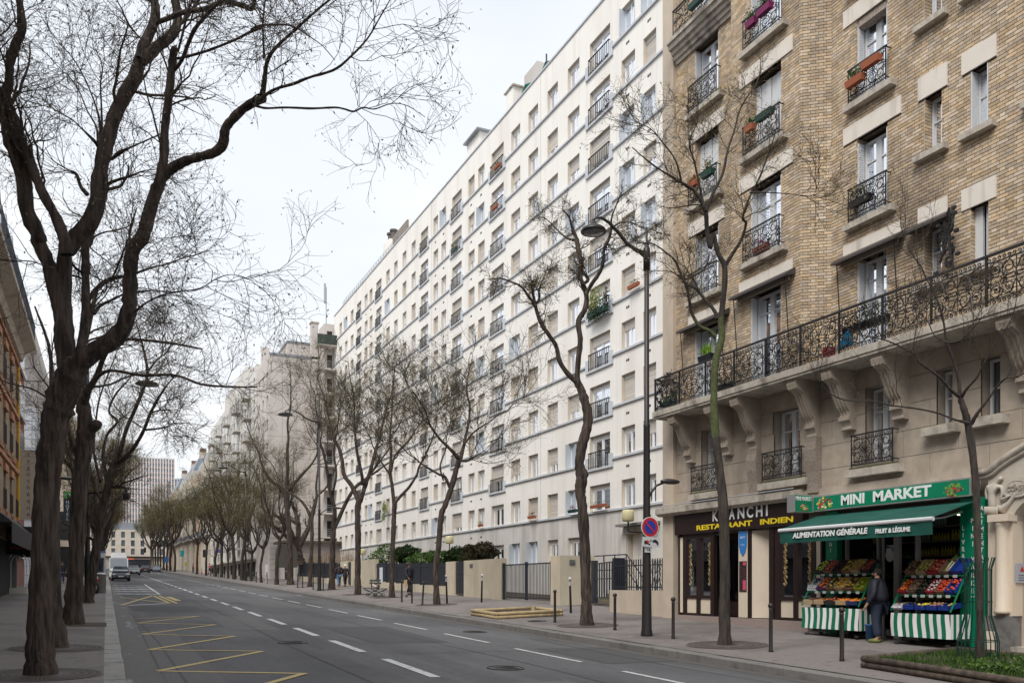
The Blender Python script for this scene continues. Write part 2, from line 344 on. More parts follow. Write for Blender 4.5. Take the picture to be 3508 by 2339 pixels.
def buds(P, rng, per, size, spread, hang=0.0):
    tips = P[:, -1]; B = len(tips); idx = np.repeat(np.arange(B), per)
    n0 = P.shape[1]; f = rng.uniform(0, 1, len(idx))[:, None]
    c = P[idx, -1] * f + P[idx, -2] * (1 - f) + rng.normal(size=(len(idx), 3)) * spread
    K = len(c); a = rng.normal(size=(K, 3)); a[:, 2] -= hang; a /= np.linalg.norm(a, axis=1, keepdims=True)
    b = np.cross(a, rng.normal(size=(K, 3))); b /= np.linalg.norm(b, axis=1, keepdims=True) + 1e-9
    s = (size * rng.uniform(.5, 1.3, K))[:, None]
    V = np.stack([c, c + a * s * .5 + b * s * .22, c + a * s, c + a * s * .5 - b * s * .22], 1).reshape(-1, 3)
    return V, np.arange(4 * K).reshape(-1, 4)
class Limb:
    def __init__(s, pts, rad): s.p = np.asarray(pts, float); s.r = np.asarray(rad, float)
def limb_px(data, x0, y0, sc, zc0, zc1=None, wmul=1.0):
    """photo-traced limb: (x, y, width) in a zoomed crop, at its own distance from the camera"""
    zc1 = zc0 if zc1 is None else zc1; n = len(data); P = []; Rr = []
    for i, (x, y, w_) in enumerate(data):
        w_ = w_ * math.cos(math.atan((x0 + x * sc - 1754) / FP)); zc = zc0 + (zc1 - zc0) * i / max(n - 1, 1); P.append(at(x0 + x * sc, y0 + y * sc, zc)); Rr.append(w_ * sc * .5 * zc / FP * wmul)
    return Limb(P, Rr)
def make_tree(name, label, limbs, seed, spec, bark, group=None, base=None, flare=1.5, mossy=None, budmat='bud', bud=(2, .05, .02, 0), sides=12, wob=.05, skip=0, wan=.2, parent_cat='tree'):
    """spec: list of (children per limb per level, length range, angle, up)"""
    rng = np.random.default_rng(seed); base = limbs[0].p[0] if base is None else np.asarray(base)
    root = thing(name, label, 'tree', tuple(base), group)
    parts = []; LP = []; LR = []
    for li, lb in enumerate(limbs):
        k = max(14, len(lb.p) * 5) if li == 0 else max(10, len(lb.p) * 4)
        P = crom(lb.p, k); Rr = np.interp(np.linspace(0, len(lb.r) - 1, k), np.arange(len(lb.r)), lb.r)
        Rr = Rr * (1 + wob * rng.normal(size=k))
        if li == 0:
            h = np.linalg.norm(P - P[0], axis=1); Rr = Rr * (1 + (flare - 1) * np.exp(-h / (Rr[0] * 1.2)))
            P = np.vstack([P[0] - [0, 0, .25], P]); Rr = np.append(Rr[0] * 1.15, Rr)
        V, Q = tubes(P[None], Rr[None], sides if Rr.max() > .05 else 7)
        nn = rng.normal(size=V.shape) * (Rr.mean() * .05); parts.append((V + nn, Q))
        # rounded end
        q12 = sides if Rr.max() > .05 else 7; e = V[-q12:]; c = e.mean(0) + (P[-1] - P[-2]) / (np.linalg.norm(P[-1] - P[-2]) + 1e-9) * Rr[-1] * .7
        parts.append((np.vstack([e, c[None]]), np.array([[j, (j + 1) % q12, q12, q12] for j in range(q12)])))
        m = 24; LP.append(crom(lb.p, m)); LR.append(np.interp(np.linspace(0, len(lb.r) - 1, m), np.arange(len(lb.r)), lb.r))
    V, Q = merge(parts); V = V - base
    # drop degenerate quads of the end caps by splitting them off as triangles
    tri = Q[:, 2] == Q[:, 3]
    me = bpy.data.meshes.new('trunk'); me.from_pydata(V.tolist(), [], [tuple(q[:3]) if t else tuple(q) for q, t in zip(Q.tolist(), tri)])
    me.materials.append(bark); me.materials.append(MT['moss']); me.polygons.foreach_set('use_smooth', [True] * len(me.polygons)); me.update()
    if mossy:
        z = V[Q[:, 0], 2] + base[2]; mi = ((z > mossy[0]) & (z < mossy[1])).astype(int); me.polygons.foreach_set('material_index', mi.tolist())
    link('trunk', me, root, world=False)
    P = np.array(LP[skip:]); Rr = np.array(LR[skip:]); crown = []
    last = None
    for lv, (k, Lr, ang, up, rf, rmin, n, sd) in enumerate(spec):
        t0 = .35 if lv == 0 else .15
        P, Rr = spawn(P, Rr, k, rng, t0, 1.0, Lr, ang, rf, rmin, n, up, wan, .6)
        crown.append(tubes(P, Rr, sd))
    V, Q = merge(crown); me = fast_mesh('crown', V - base, Q, [MT['twig']]); link('crown', me, root, world=False)
    if bud and bud[0] > 0:
        V, Q = buds(P, rng, bud[0], bud[1], bud[2], bud[3]); link('buds' if budmat == 'bud' else 'seed_pods', fast_mesh('buds', V - base, Q, [MT[budmat]], smooth=False), root, world=False)
    return root
# ------------------------------------------------------------ ground, road, pavements
def sheet(name, u0, u1, s0, s1, m, lift=0, ds=None, kind='structure', parent=None, dz=0):
    b = Mb(); su = [u0] + [q for q in (KL - 6, KR + 7) if u0 < q < u1] + [u1]
    n = 1 if ds is None else int((s1 - s0) / ds); ss = [s0 + (s1 - s0) * i / n for i in range(n + 1)]
    if s0 < 330 < s1: ss = sorted(set(ss + [330]))
    e = 1e-4
    for i in range(len(su) - 1):
        for j in range(len(ss) - 1):
            a, c = su[i] + e, su[i + 1] - e
            b.add([(su[i], ss[j], gz(a, ss[j]) + lift), (su[i + 1], ss[j], gz(c, ss[j]) + lift), (su[i + 1], ss[j + 1], gz(c, ss[j + 1]) + lift), (su[i], ss[j + 1], gz(a, ss[j + 1]) + lift)], [(0, 1, 2, 3)])
    return b.build(name, m, parent, kind=kind)
t = Mb()
for s0, s1 in ((-40, 330), (330, 1500)):
    za = lambda s: M_ * min(s, 330) - .6
    t.add([(-900, s0, za(s0)), (900, s0, za(s0)), (900, s1, za(s1)), (-900, s1, za(s1))], [(0, 1, 2, 3)])
t.build('ground', cm('earth', (.12, .11, .1), .9), kind='structure')
road = sheet('road', KL, KR, -20, 345, MT['asphalt'])
lw = sheet('left_pavement', -6.2, KL - .3, -20, 345, MT['walk'])
rw = sheet('right_pavement', KR + .3, 19.0, -20, 345, MT['walk'])
sheet('garden_ground', 19.0, 26, 24, 104, MT['soil'], lift=-.03)
sheet('gutter', KL + .01, KL + .55, -10, 120, MT['gutter'], lift=.004, parent=road, kind=None)
sheet('gutter', KR - .32, KR - .01, -10, 160, MT['gutter'], lift=.004, parent=road, kind=None)
rng = random.Random(5)
def kerb(name, u0, u1, s_a, s_mid, s_b):
    k = Mb(); nom = u0
    def gk(s): return (M_ * s) if u1 <= KL + .01 else (-.12 + M_ * s)
    # far part and bed in one piece
    for a, c in ((s_a, s_mid), (s_mid, s_b)):
        h = -.03 if a == s_a else 0
        k.hexa([(u0, a, gk(a) - .3), (u1, a, gk(a) - .3), (u1, c, gk(c) - .3), (u0, c, gk(c) - .3), (u0, a, gk(a) + h), (u1, a, gk(a) + h), (u1, c, gk(c) + h), (u0, c, gk(c) + h)])
    GM = MT['granite'] if u1 < 1 else MT['granite2']; root = k.build(name, GM, kind='structure')
    s = s_a
    while s < s_mid:
        l = rng.choice([.62, .8, 1.0, 1.15]) if u1 < 1 else rng.uniform(1.0, 1.6); e = min(s + l, s_mid) - .014; j = rng.uniform(-.006, .006); d = rng.uniform(-.008, .008); b = .02
        q = Mb(); z0 = gk(s) + j; z1 = gk(e) + j
        sg = 1 if u1 < 1 else -1; ua, ub = (u0, u1 + d) if sg > 0 else (u0 + d, u1)
        # bevelled outer edge
        f3 = lambda a, bb, t_: (a, t_, (gk(t_) + j) + bb)
        pr = [(ua, -.2), (ub, -.2), (ub, -b), (ub - b, 0), (ua, 0)] if sg > 0 else [(ua, -.2), (ub, -.2), (ub, 0), (ua + b, 0), (ua, -b)]
        q.prism(pr, f3, s, e); q.build('kerb_stone', GM, root); s += l
    return root
kerb('left_kerb', KL - .3, KL, 6, 62, 340)
kerb('right_kerb', KR, KR + .3, 5, 62, 340)
def strip(pts, w_, name, m, lift=.008):
    """painted line through road points (u, s)"""
    b = Mb()
    for (a, c), (d, e) in zip(pts[:-1], pts[1:]):
        dx, dy = d - a, e - c; L_ = math.hypot(dx, dy); nx, ny = -dy / L_ * w_ / 2, dx / L_ * w_ / 2
        b.add([(x, y, gz(x, y) + lift) for x, y in ((a + nx, c + ny), (a - nx, c - ny), (d - nx, e - ny), (d + nx, e + ny))], [(0, 1, 2, 3)]); lift += .0006
    return b.build(name, m, road)
for k in range(46): s0 = 9.5 + 4.7 * k; strip([(5.13, s0), (5.16, s0 + 3.1)], .19, 'centre_line_dash', MT['paint'])
for k in range(46): s0 = 6.2 + 4.85 * k + (.0 if k else 0); strip([(8.95, s0), (8.9, s0 + 3.15)], .12, 'lane_line_dash', MT['paint'])
strip([(2.4, 9.2), (.8, 12.1), (3.11, 11.3 + .3)], .135, 'zigzag_line', MT['ypaint'])
strip([(3.05, 11.6), (.81, 16.17), (3.11, 15.23)][1:], .135, 'zigzag_line', MT['ypaint'])
zz = [(3.11, 15.23), (.81, 16.17), (3.05, 19.39), (.82, 20.18), (3.01, 23.65), (.83, 24.56), (3.05, 28.32), (.86, 29.19), (2.96, 32.93), (.81, 31.5)]
strip([(.82, 11.9), (3.11, 15.23)], .135, 'zigzag_line', MT['ypaint'], .012)
strip(zz[1:], .135, 'zigzag_line', MT['ypaint'], .010)
strip([(.66, 51.5), (2.62, 44.2)], .16, 'box_cross_line', MT['ypaint']); strip([(.6, 41.9), (2.4, 54.3)], .16, 'box_cross_line', MT['ypaint'], .012)
strip([(.85, 41.6), (2.5, 43.8)], .28, 'stop_bar', MT['paint'])
for a in (0, .3): strip([(2.45 + a, 54.3), (2.7 + a, 44.1)], .16, 'box_side_line', MT['ypaint'])
strip([(3.12, 52.6), (3.3, 47.2)], .3, 'box_side_line', MT['ypaint'])
for i in range(5):
    for j in range(4): strip([(.7 + j * .55, 57 + i * 5.2), (1.05 + j * .55, 57.4 + i * 5.2)], 1.1, 'bay_mark', MT['paint'])
strip([(2.9, 57), (3.05, 84)], .14, 'bay_edge_line', MT['paint'])
for i in range(9): strip([(.8 + i * 1.2, 182), (.8 + i * 1.2, 186)], .5, 'crossing_stripe', MT['paint'])
strip([(1.15, 9), (1.1, 22), (.95, 30), (.75, 36)], .05, 'asphalt_seam', cm('tar', (.03, .03, .032), .7), .005)
strip([(.95, 36), (1.0, 54)], .04, 'asphalt_seam', MT['tar'], .005)
strip([(3.0, 36.2), (3.7, 38.5), (4.1, 37)], .35, 'asphalt_patch', MT['tar'], .005)
# ------------------------------------------------------------ white apartment block, set back behind its garden
UW = 24.0
RW = random.Random(11)
wb = thing('apartment_block', 'long cream white apartment block with ten rows of windows above a walled garden', 'building', (UW, 36, 1.0))
cols = [('n', 2204, 2248), ('n', 2129.5, 2175.5), ('F', 2020.5, 2090), ('n', 1944.7, 1985), ('n', 1875.5, 1911), ('n', 1810, 1843), ('n', 1751, 1782), ('F', 1683.7, 1725.6),
        ('n', 1637.8, 1660), ('n', 1604.5, 1625.7), ('F', 1549, 1581.5), ('n', 1512, 1528.5), ('n', 1485, 1500.7), ('F', 1441.6, 1466.7), ('n', 1409.8, 1423.7), ('n', 1379, 1392),
        ('n', 1350, 1362), ('n', 1323, 1335), ('F', 1288.6, 1307), ('n', 1266, 1276), ('n', 1249, 1259), ('F', 1222.8, 1237.9), ('n', 1201.6, 1211), ('n', 1182, 1190.4), ('n', 1163, 1171.4)]
CW = []
for k, a, b in cols:
    s1, s0 = sx(a, UW), sx(b, UW); CW.append((k, s0, s1))
SW0, SW1 = sx(2300, UW), 101.0
ZC = [5.6 + 2.682 * i for i in range(10)]; ZR = 32.75
fw = frR(UW)
holes = []
for k, s0, s1 in CW:
    for i, zc in enumerate(ZC):
        holes.append((s0, s1, zc + (.06 if k == 'n' or i == 0 else -.34), zc + 1.46))
ghole = [(s0, s1, 2.95, 4.35) for k, s0, s1 in CW if s0 > 42.6]
door = (sx(2199, UW), sx(2150, UW), .6, 4.25)
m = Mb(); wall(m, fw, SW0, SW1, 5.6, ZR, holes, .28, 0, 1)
m.box(UW + .3, UW + 13, SW0, SW1, 0.2, ZR - 1, 0)
m.fbox(fw, SW0, SW1, ZR, ZR + .1, -.35, .07, 2)
m.build('facade_wall', [MT['wwall'], MT['wreveal'], MT['course']], wb)
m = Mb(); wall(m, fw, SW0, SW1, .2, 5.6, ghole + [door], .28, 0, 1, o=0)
m.build('ground_floor_wall', [MT['wgrey'], MT['wreveal']], wb)
# panel joints
for px in (1853, 1478): Mb().fbox(fw, sx(px, UW), sx(px, UW) + .03, 1.5, 32.6, .001, .012).build('joint', cm('joint_grey', (.5, .47, .43), .9), wb)
# sill courses with their dips round the tall windows
for i, zc in enumerate(ZC):
    m = Mb(); cuts = [(s0, s1) for k, s0, s1 in CW if k == 'F'] if i else []
    edges = sorted(cuts); cur = SW0 + .25 if i else SW0
    for a, b in edges:
        m.fbox(fw, cur, a - .34, zc - .06, zc + .05, -.05, .1)
        m.fbox(fw, a - .34, a - .02, zc - .44, zc + .3, -.05, .1); m.fbox(fw, b + .02, b + .34, zc - .44, zc + .3, -.05, .1)
        m.fbox(fw, a - .02, b + .02, zc - .44, zc - .34, -.05, .11); cur = b + .34
    m.fbox(fw, cur, SW1, zc - .06, zc + .05, -.05, .1)
    if i: m.fbox(fw, SW0 - .3, SW0 + .25, zc - .46, zc + .1, -.05, .14)
    m.build('sill_course', MT['course'], wb)
def pane_set(parent, fr, s0, s1, z0, z1, o, leaves=2, fw_=.05, tr=None, curtain=True, cur_o=.08, dark_o=.3, fmat=None, bar=None):
    """white frame; children: glass pane, curtain and a black-painted room behind"""
    m = Mb(); w_ = (s1 - s0) / leaves
    m.fbox(fr, s0, s1, z0, z0 + .07, o - .05, o + .01); m.fbox(fr, s0, s1, z1 - .06, z1, o - .05, o + .01)
    for q in range(leaves + 1):
        c = s0 + w_ * q; hw = fw_ * (1.3 if 0 < q < leaves else .9); m.fbox(fr, max(s0, c - hw), min(s1, c + hw), z0 + .07, z1 - .06, o - .05, o + .012)
    if bar:
        for b_ in bar: m.fbox(fr, s0 + .05, s1 - .05, b_ - .018, b_ + .018, o - .03, o + .005)
    f = m.build('window', fmat or MT['frame2'], parent)
    Mb().fquad(fr, s0 + .04, s1 - .04, z0 + .05, z1 - .05, o - .03).build('pane', MT['glass'], f)
    Mb().fquad(fr, s0, s1, z0, z1, o - dark_o).build('room_shade', MT['dark'], f)  # flat black sheet: interior shade painted on, closes off light from behind
    if curtain:
        m = Mb(); n = 10
        for q in range(leaves):
            a, b = s0 + w_ * q + .06, s0 + w_ * (q + 1) - .06
            if RW.random() < .35: b = a + (b - a) * RW.uniform(.35, .7)
            m.fquad(fr, a, b, z0 + .05, z1 - .08, o - cur_o)
        m.build('curtain', MT['curtain'], f)
    return f
rail_m = {}
for ci, (k, s0, s1) in enumerate(CW):
    for i, zc in enumerate(ZC + [None]):
        if zc is None:
            if s0 < 42.6: continue
            z0, z1 = 2.95, 4.35; sty = RW.choice(['open', 'open', 'shutters'])
        else:
            z0 = zc + (.06 if k == 'n' or i == 0 else -.34); z1 = zc + 1.46; r = RW.random()
            sty = 'open' if r < .5 else 'half' if r < .72 else 'closed' if r < .88 else 'shutters'
            if k == 'F' and sty in ('closed', 'shutters'): sty = 'half' if RW.random() < .6 else 'open'
            if ci == 0 and i in (7, 5, 9): sty = 'shutters'
            if ci == 1 and i in (9, 6): sty = 'shutters'
        oc = -.2; fr_ = fw
        bx = .22
        if sty == 'closed':
            m = Mb(); m.fbox(fw, s0, s1, z1 - bx, z1, oc - .1, oc + .03, 1); n = int((z1 - bx - z0) / .075)
            for q in range(n):
                a = z0 + (z1 - bx - z0) * q / n; m.fbox(fw, s0 + .02, s1 - .02, a, a + (z1 - bx - z0) / n - .01, oc - .06, oc, 0)
            m.build('roller_shutter', [MT['shut'], MT['box']], wb)
        else:
            top = z1
            if sty in ('open', 'half'):
                down = 0 if sty == 'open' else RW.choice([.25, .45, .7, .9]) * (1.0 if k == 'n' else 1.2)
                m = Mb(); m.fbox(fw, s0, s1, z1 - bx, z1, oc - .1, oc + .03, 1)
                n = int(down / .075)
                for q in range(n): m.fbox(fw, s0 + .02, s1 - .02, z1 - bx - .075 * (q + 1), z1 - bx - .075 * q - .01, oc - .03, oc + .02, 0)
                m.build('roller_shutter', [MT['shut'], MT['box']], wb); top = z1 - bx
            else:
                for sg in (0, 1): Mb().fbox(fw, (s0 - .0) if sg else (s1 - .05), (s0 + .05) if sg else s1, z0 + .03, z1 - .03, -.2, .16 if not sg else .02).build('folding_shutter', MT['bluewhite'], wb)
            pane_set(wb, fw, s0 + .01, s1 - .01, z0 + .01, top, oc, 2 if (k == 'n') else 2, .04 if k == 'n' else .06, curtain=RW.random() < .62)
            if k == 'F': 
                pass
        if k == 'F' and i > 0 and zc is not None:
            key = round(s1 - s0, 2)
            m = Mb(); h = .86
            m.fbox(fw, s0 - .02, s1 + .02, z0 + h, z0 + h + .05, .06, .11); m.fbox(fw, s0 - .02, s1 + .02, z0 + .1, z0 + .13, .07, .1)
            nb = 11
            for q in range(nb + 1):
                c = s0 + (s1 - s0) * q / nb; m.fbox(fw, c - .014, c + .014, z0 + .02, z0 + h, .07, .1)
            for c in (s0 - .02, s1): m.fbox(fw, c, c + .02, z0 + h, z0 + h + .04, -.1, .1)
            m.build('railing', MT['iron'], wb)
# vents between the pairs of windows
m = Mb()
for a, b in ((0, 1), (8, 9), (11, 12), (19, 20)):
    for sgn in (0, 1):
        cc = (CW[a][1] + CW[a][2]) / 2 if sgn == 0 else (CW[b][1] + CW[b][2]) / 2
        for zc in ZC[0:]:
            for q in (-.1, .06): m.fbox(fw, cc + q, cc + q + .12, zc - .62, zc - .5, -.01, .012)
m.build('vents', cm('vent_dark', (.06, .055, .05), .8), wb, kind='stuff')
# entrance: door, canopy, steps
m = Mb(); d0, d1 = door[0], door[1]
m.fbox(fw, d0, d1, .6, 4.2, -.9, -.85, 0); m.build('door', cm('door_dark', (.07, .06, .055), .5), wb)
m = Mb(); m.fbox(fw, d0 + .25, d1 - .25, 1.9, 4.1, -.84, -.82); m.build('door_panel', MT['navy'], wb)
Mb().fbox(fw, d0 - 1.6, d1 + .3, 4.62, 4.74, 0, .55).build('canopy', cm('canopy_grey', (.2, .19, .18), .8), wb)
Mb().fbox(fw, d0 - .35, d0 - .02, 1.2, 4.6, 0, .08).fbox(fw, d1 + .02, d1 + .35, 1.2, 4.6, 0, .08).fbox(fw, d0 - .35, d1 + .35, 4.26, 4.6, 0, .075).build('door_surround', MT['wgrey'], wb)
m = Mb()
for q in range(6): m.fbox(fw, d0 - .6, d1 + .6, .4 + .17 * q - .2, .57 + .17 * q, .02, 2.2 - .32 * q)
m.build('step', cm('mossy_concrete', (.2, .19, .13), .9, col2=(.12, .12, .06), scale=3), wb)
# grey painted bay of the ground floor
Mb().fbox(fw, sx(1856, UW), sx(1725, UW), 1.2, 4.75, .002, .03).build('painted_bay', cm('grey_bay', (.4, .375, .35), .8), wb) if False else None
# rooftop pieces seen over the parapet
def roofbox(name, px0, px1, py, u, dep, m_, lab, cat, z0=ZR - 1):
    s1, z = F(px0, py, u); s0, _ = F(px1, py, u)
    t_ = thing(name, lab, cat, (u, (s0 + s1) / 2, z0)); Mb().box(u, u + dep, s0, s1, z0, z).build('body', m_, t_); return t_, s0, s1, z
t_, a, b, z = roofbox('roof_chimney', 1733, 1758, 325, 25.6, 1.2, MT['wwall'], 'rendered chimney block on the roof edge, right of the other with slab cap', 'chimney')
Mb().box(25.5, 26.9, a - .15, b + .15, z, z + .1).build('cap', MT['sill'], t_)
t_, a, b, z = roofbox('roof_chimney', 1600, 1642, 500, 25.6, 1.2, MT['wwall'], 'rendered chimney block with slanted grey slab cap above the middle of the roof', 'chimney')
Mb().box(25.3, 27.1, a - .3, b + .1, z, z + .12).build('cap', MT['zinc'], t_)
t_, a, b, z = roofbox('roof_chimney', 1313, 1334, 842, 25.6, 1.2, MT['wwall'], 'round topped flue block on the far part of the white roof', 'chimney')
m = Mb()
for q in (0, 1): m.lathe([(.3, 0), (.3, .9), (.42, .95), (.42, 1.1), (.3, 1.15)], (26.2, a + .5 + q * 1.0, z), 10)
m.build('flue', cm('flue_dark', (.1, .09, .085), .7), t_)
t_, a, b, z = roofbox('roof_screen', 1345, 1395, 812, 25.2, .15, cm('weathered_planks', (.2, .17, .14), .9, col2=(.3, .26, .22), scale=4, vec=(1, 3, .2)), 'weathered grey timber screen along the roof edge', 'screen')
t_, a, b, z = roofbox('roof_pavilion', 1796, 1840, 262, 26, 2, MT['pink'], 'low rendered roof terrace wall between the two green awnings', 'wall')
for nm, p0, p1, y0, lab in (('roof_awning', 1840, 1872, 228, 'green fabric awning on the roof terrace, upper one beside the mast'), ('roof_awning', 1776, 1803, 300, 'green fabric awning on the roof terrace, lower one beside the shrub')):
    s1, z = F(p0, y0, 25.3); s0, _ = F(p1, y0, 25.3); t_ = thing(nm, lab, 'awning', (25.3, s0, ZR))
    Mb().hexa([(25.2, s0, z - .5), (27, s0, z + .5), (27, s1, z - .3), (25.2, s1, z - 1.3), (25.2, s0, z - .45), (27, s0, z + .55), (27, s1, z - .25), (25.2, s1, z - 1.25)]).build('cloth', cm('awning_green', (.0, .2, .13), .7), t_)
    Mb().box(25.2, 25.25, s0, s0 + .05, ZR - .5, z - .45).box(25.2, 25.25, s1 - .05, s1, ZR - .5, z - 1.2).build('post', MT['iron'], t_)
t_ = thing('roof_railing', 'thin metal roof railing beside the slanted chimney cap on the white roof', 'railing', (25, 76, ZR))
m = Mb()
for q in range(9): m.tube([(25, 62 + q * 1.4, ZR - .2), (25, 62 + q * 1.4, ZR + .75)], .03, 4)
m.tube([(25, 62, ZR + .75), (25, 73.3, ZR + .75)], .03, 4); m.build('bars', MT['iron'], t_)
t_ = thing('roof_trellis', 'wire mesh screen along the far end of the white roof', 'screen', (24.6, 85, ZR))
m = Mb()
for q in range(26): m.tube([(24.6, 78 + q * .85, ZR), (24.6, 78 + q * .85, ZR + 1.3)], .025, 3)
for q in range(5): m.tube([(24.6, 78, ZR + .3 + q * .25), (24.6, 99.3, ZR + .3 + q * .25)], .02, 3)
m.build('mesh', cm('mesh_grey', (.25, .26, .27), .6), t_)
tag(Mb().tube([(25.2, sx(1872, 25.2), ZR - .5), (25.2, sx(1872, 25.2), ZR + 2.4)], .05, 6).build('roof_mast', MT['iron']), 'thin black mast on the white roof beside the green awning', 'mast')
# ------------------------------------------------------------ wall lamps on the white block
for px, py, lab in ((2152, 1765, 'yellowed globe lamp on a bracket beside the entrance door'), (1540, 1848, 'yellowed globe lamp on a bracket above the garden bushes'), (1243, 1890, 'yellowed globe lamp on a bracket behind the far trunks')):
    s, z = F(px, py, 23.0); t_ = thing('wall_lamp', lab, 'lamp', (23, s, z), 'globe lamps on the white block')
    b = Mb(); zz_ = [(.04, -.3), (.24, -.29), (.3, -.22), (.3, .2), (.26, .27), (.04, .29)]; b.lathe(zz_, (23, s, z), 16); b.build('shade', cm('lamp_yellow', (.6, .54, .32), .4), t_, smooth=True)
    Mb().tube([(23, s, z - .3), (23, s, z - .75), (23.1, s, z - .8), (23.98, s, z - .8)], .04, 6).box(23.9, 24.0, s - .1, s + .1, z - .95, z - .65).build('bracket', MT['iron'], t_)
# ------------------------------------------------------------ brick building on the right
UB = 17.2; UBAY = 16.6
bb = thing('brick_apartment_house', 'buff brick apartment house on a stone base with a long iron balcony above two shops', 'building', (UB, 18, .4))
RB = random.Random(3)
fb = frR(UB); fy = frR(UBAY)
sBL, sA = 24.75, 24.15            # left rendered pilaster
sBAY1, sBAY0 = sx(2504, UBAY), sx(2742, UBAY)   # 20.6 .. 17.75
sC = sx(2848, UB)                 # 17.28
sEnd = 9.0
ZT = 23.5
fl = [19.86, 16.86, 13.84, 10.83, 7.4]    # floor sills
def opn(s0, s1, hs, top): return [(s0, s1, z, top[i]) for i, z in enumerate(hs)]
TOP = {19.86: 21.95, 16.86: 18.95, 13.84: 15.95, 10.83: 12.95, 7.4: 9.95}
hA = [(21.93, 23.14, z, TOP[z]) for z in fl]
hB = [(sx(2676, UBAY), sx(2570, UBAY), z, TOP[z]) for z in fl]
hC = [(15.47, 16.42, z, TOP[z]) for z in fl]
hD = [(13.94, 14.40, z, z + 1.32) for z in (8.62, 11.64, 14.66, 17.66, 20.66)]
hE = [(12.78, 13.21, z, z + 1.36) for z in (8.6, 11.6, 14.64, 17.64, 20.64)]
hF = [(11.2, 11.75, z, z + 1.36) for z in (8.6, 11.6, 14.64, 17.64, 20.64)]
hG = [(s0 - 4.4, s1 - 4.4, z0, z1) for s0, s1, z0, z1 in [(15.47 - .8, 16.42 - .8, z, TOP[z]) for z in fl]]
hG = [(9.4, 10.3, z, TOP[z]) for z in fl]
def lint(h, ext=.42, ht=.43, o=.04): return [(a - ext, b + ext, d, d + ht) for a, b, c, d in h]
blk = []     # areas without bricks
def bricks_on(fr, s0, s1, z0, z1, holes, lst, p=.392, ch=.082, dep=.03, o=0):
    H = 0; z = z0
    while z < z1 - ch * .5:
        off = (0 if H % 2 == 0 else .196 + .0) ; s = s0 - p + (off % p); zt = min(z + ch - .015, z1)
        k = 0
        while s < s1:
            l = .25 if k % 2 == 0 else .118
            a, b = max(s, s0), min(s + l, s1)
            if b - a > .02:
                segs = [(a, b)]
                for h in holes:
                    if h[2] - .02 < (z + zt) / 2 < h[3] + .02:
                        ns = []
                        for (x, y) in segs:
                            if h[1] <= x or h[0] >= y: ns.append((x, y)); continue
                            if x < h[0]: ns.append((x, h[0]))
                            if y > h[1]: ns.append((h[1], y))
                        segs = ns
                for (x, y) in segs:
                    if y - x > .02: lst.append((fr, x, y, z, zt, o + RB.uniform(-.003, .003)))
            s += l + .012; k += 1
        z += ch; H += 1
def brick_mesh(m, fr, x, y, z, zt, o, dep=.014):
    a = [fr(x, z, o), fr(y, z, o), fr(y, zt, o), fr(x, zt, o), fr(x, z, o - dep), fr(y, z, o - dep), fr(y, zt, o - dep), fr(x, zt, o - dep)]
    m.add(a, [(0, 1, 2, 3), (0, 4, 5, 1), (1, 5, 6, 2), (2, 6, 7, 3), (3, 7, 4, 0)])
lst = []
EX = .02
LA, LB, LC = lint(hA, .3), lint(hB, .45), lint(hC, .42)
LD, LE, LF = lint(hD, .16, .52), lint(hE, .2, .47), lint(hF, .2, .47)
corn = [(21.0, 24.1, 18.9, 19.56)]
bricks_on(fb, sBAY1, sA, 7.35, ZT, hA + LA[:1] + LA[2:] + corn, lst)
bricks_on(fy, sBAY0, sBAY1, 7.35, ZT, hB + LB, lst)
bricks_on(fb, sEnd, sC, 7.35, ZT, hC + LC + hD + LD + hE + LE + hF + LF + hG, lst)
dx, dy = sC - sBAY0, UB - UBAY; Lc = math.hypot(dx, dy)
ux, uy = dx / Lc, dy / Lc       # along the canted face, in (s,u)
def fcant(s, z, o): return (UBAY + uy * s - o * (-ux) * -1, sBAY0 + ux * s - o * uy, z)
def fcant(s, z, o):             # s runs from the bay corner inward; outward normal faces camera and street
    return (UBAY + uy * s - o * abs(ux), sBAY0 + ux * s - o * abs(uy), z)
bricks_on(fcant, .0, Lc, 7.35, ZT, [], lst, p=.392)
def dist(b):
    q = b[0]((b[1] + b[2]) / 2, b[3], 0); v = np.array([q[0], q[1], q[2] - CZ]); zc = q[0] * SA + q[1] * CA
    py = 2000 - (q[2] - CZ) * 3000 / zc; px = 1754 + 3000 * (q[0] * CA - q[1] * SA) / zc
    return (zc if (-5 < py and px < 3500) else 999) - (b[2] - b[1]) * 20
lst.sort(key=dist)
near, rest = lst[:300], lst[300:]
shared = {}
for b in near:
    fr, x, y, z, zt, o = b; key = (round(y - x, 3), round(zt - z, 3))
    if fr is fb:
        if key not in shared:
            m = Mb(); brick_mesh(m, lambda s_, z_, o_: (-o_, s_, z_), 0, y - x, 0, zt - z, 0)
            me = bpy.data.meshes.new('brick'); me.from_pydata(m.V, [], m.F); me.materials.append(MT['brick']); shared[key] = me
        ob = bpy.data.objects.new('brick', shared[key]); COL.objects.link(ob); ob.parent = bb
        ob.location = Vector((UB - o, x, z)) - bb.location
    else: rest.append(b)
m = Mb()
for b in rest: brick_mesh(m, *b)
m.build('brickwork', MT['brick'], bb, kind='stuff')
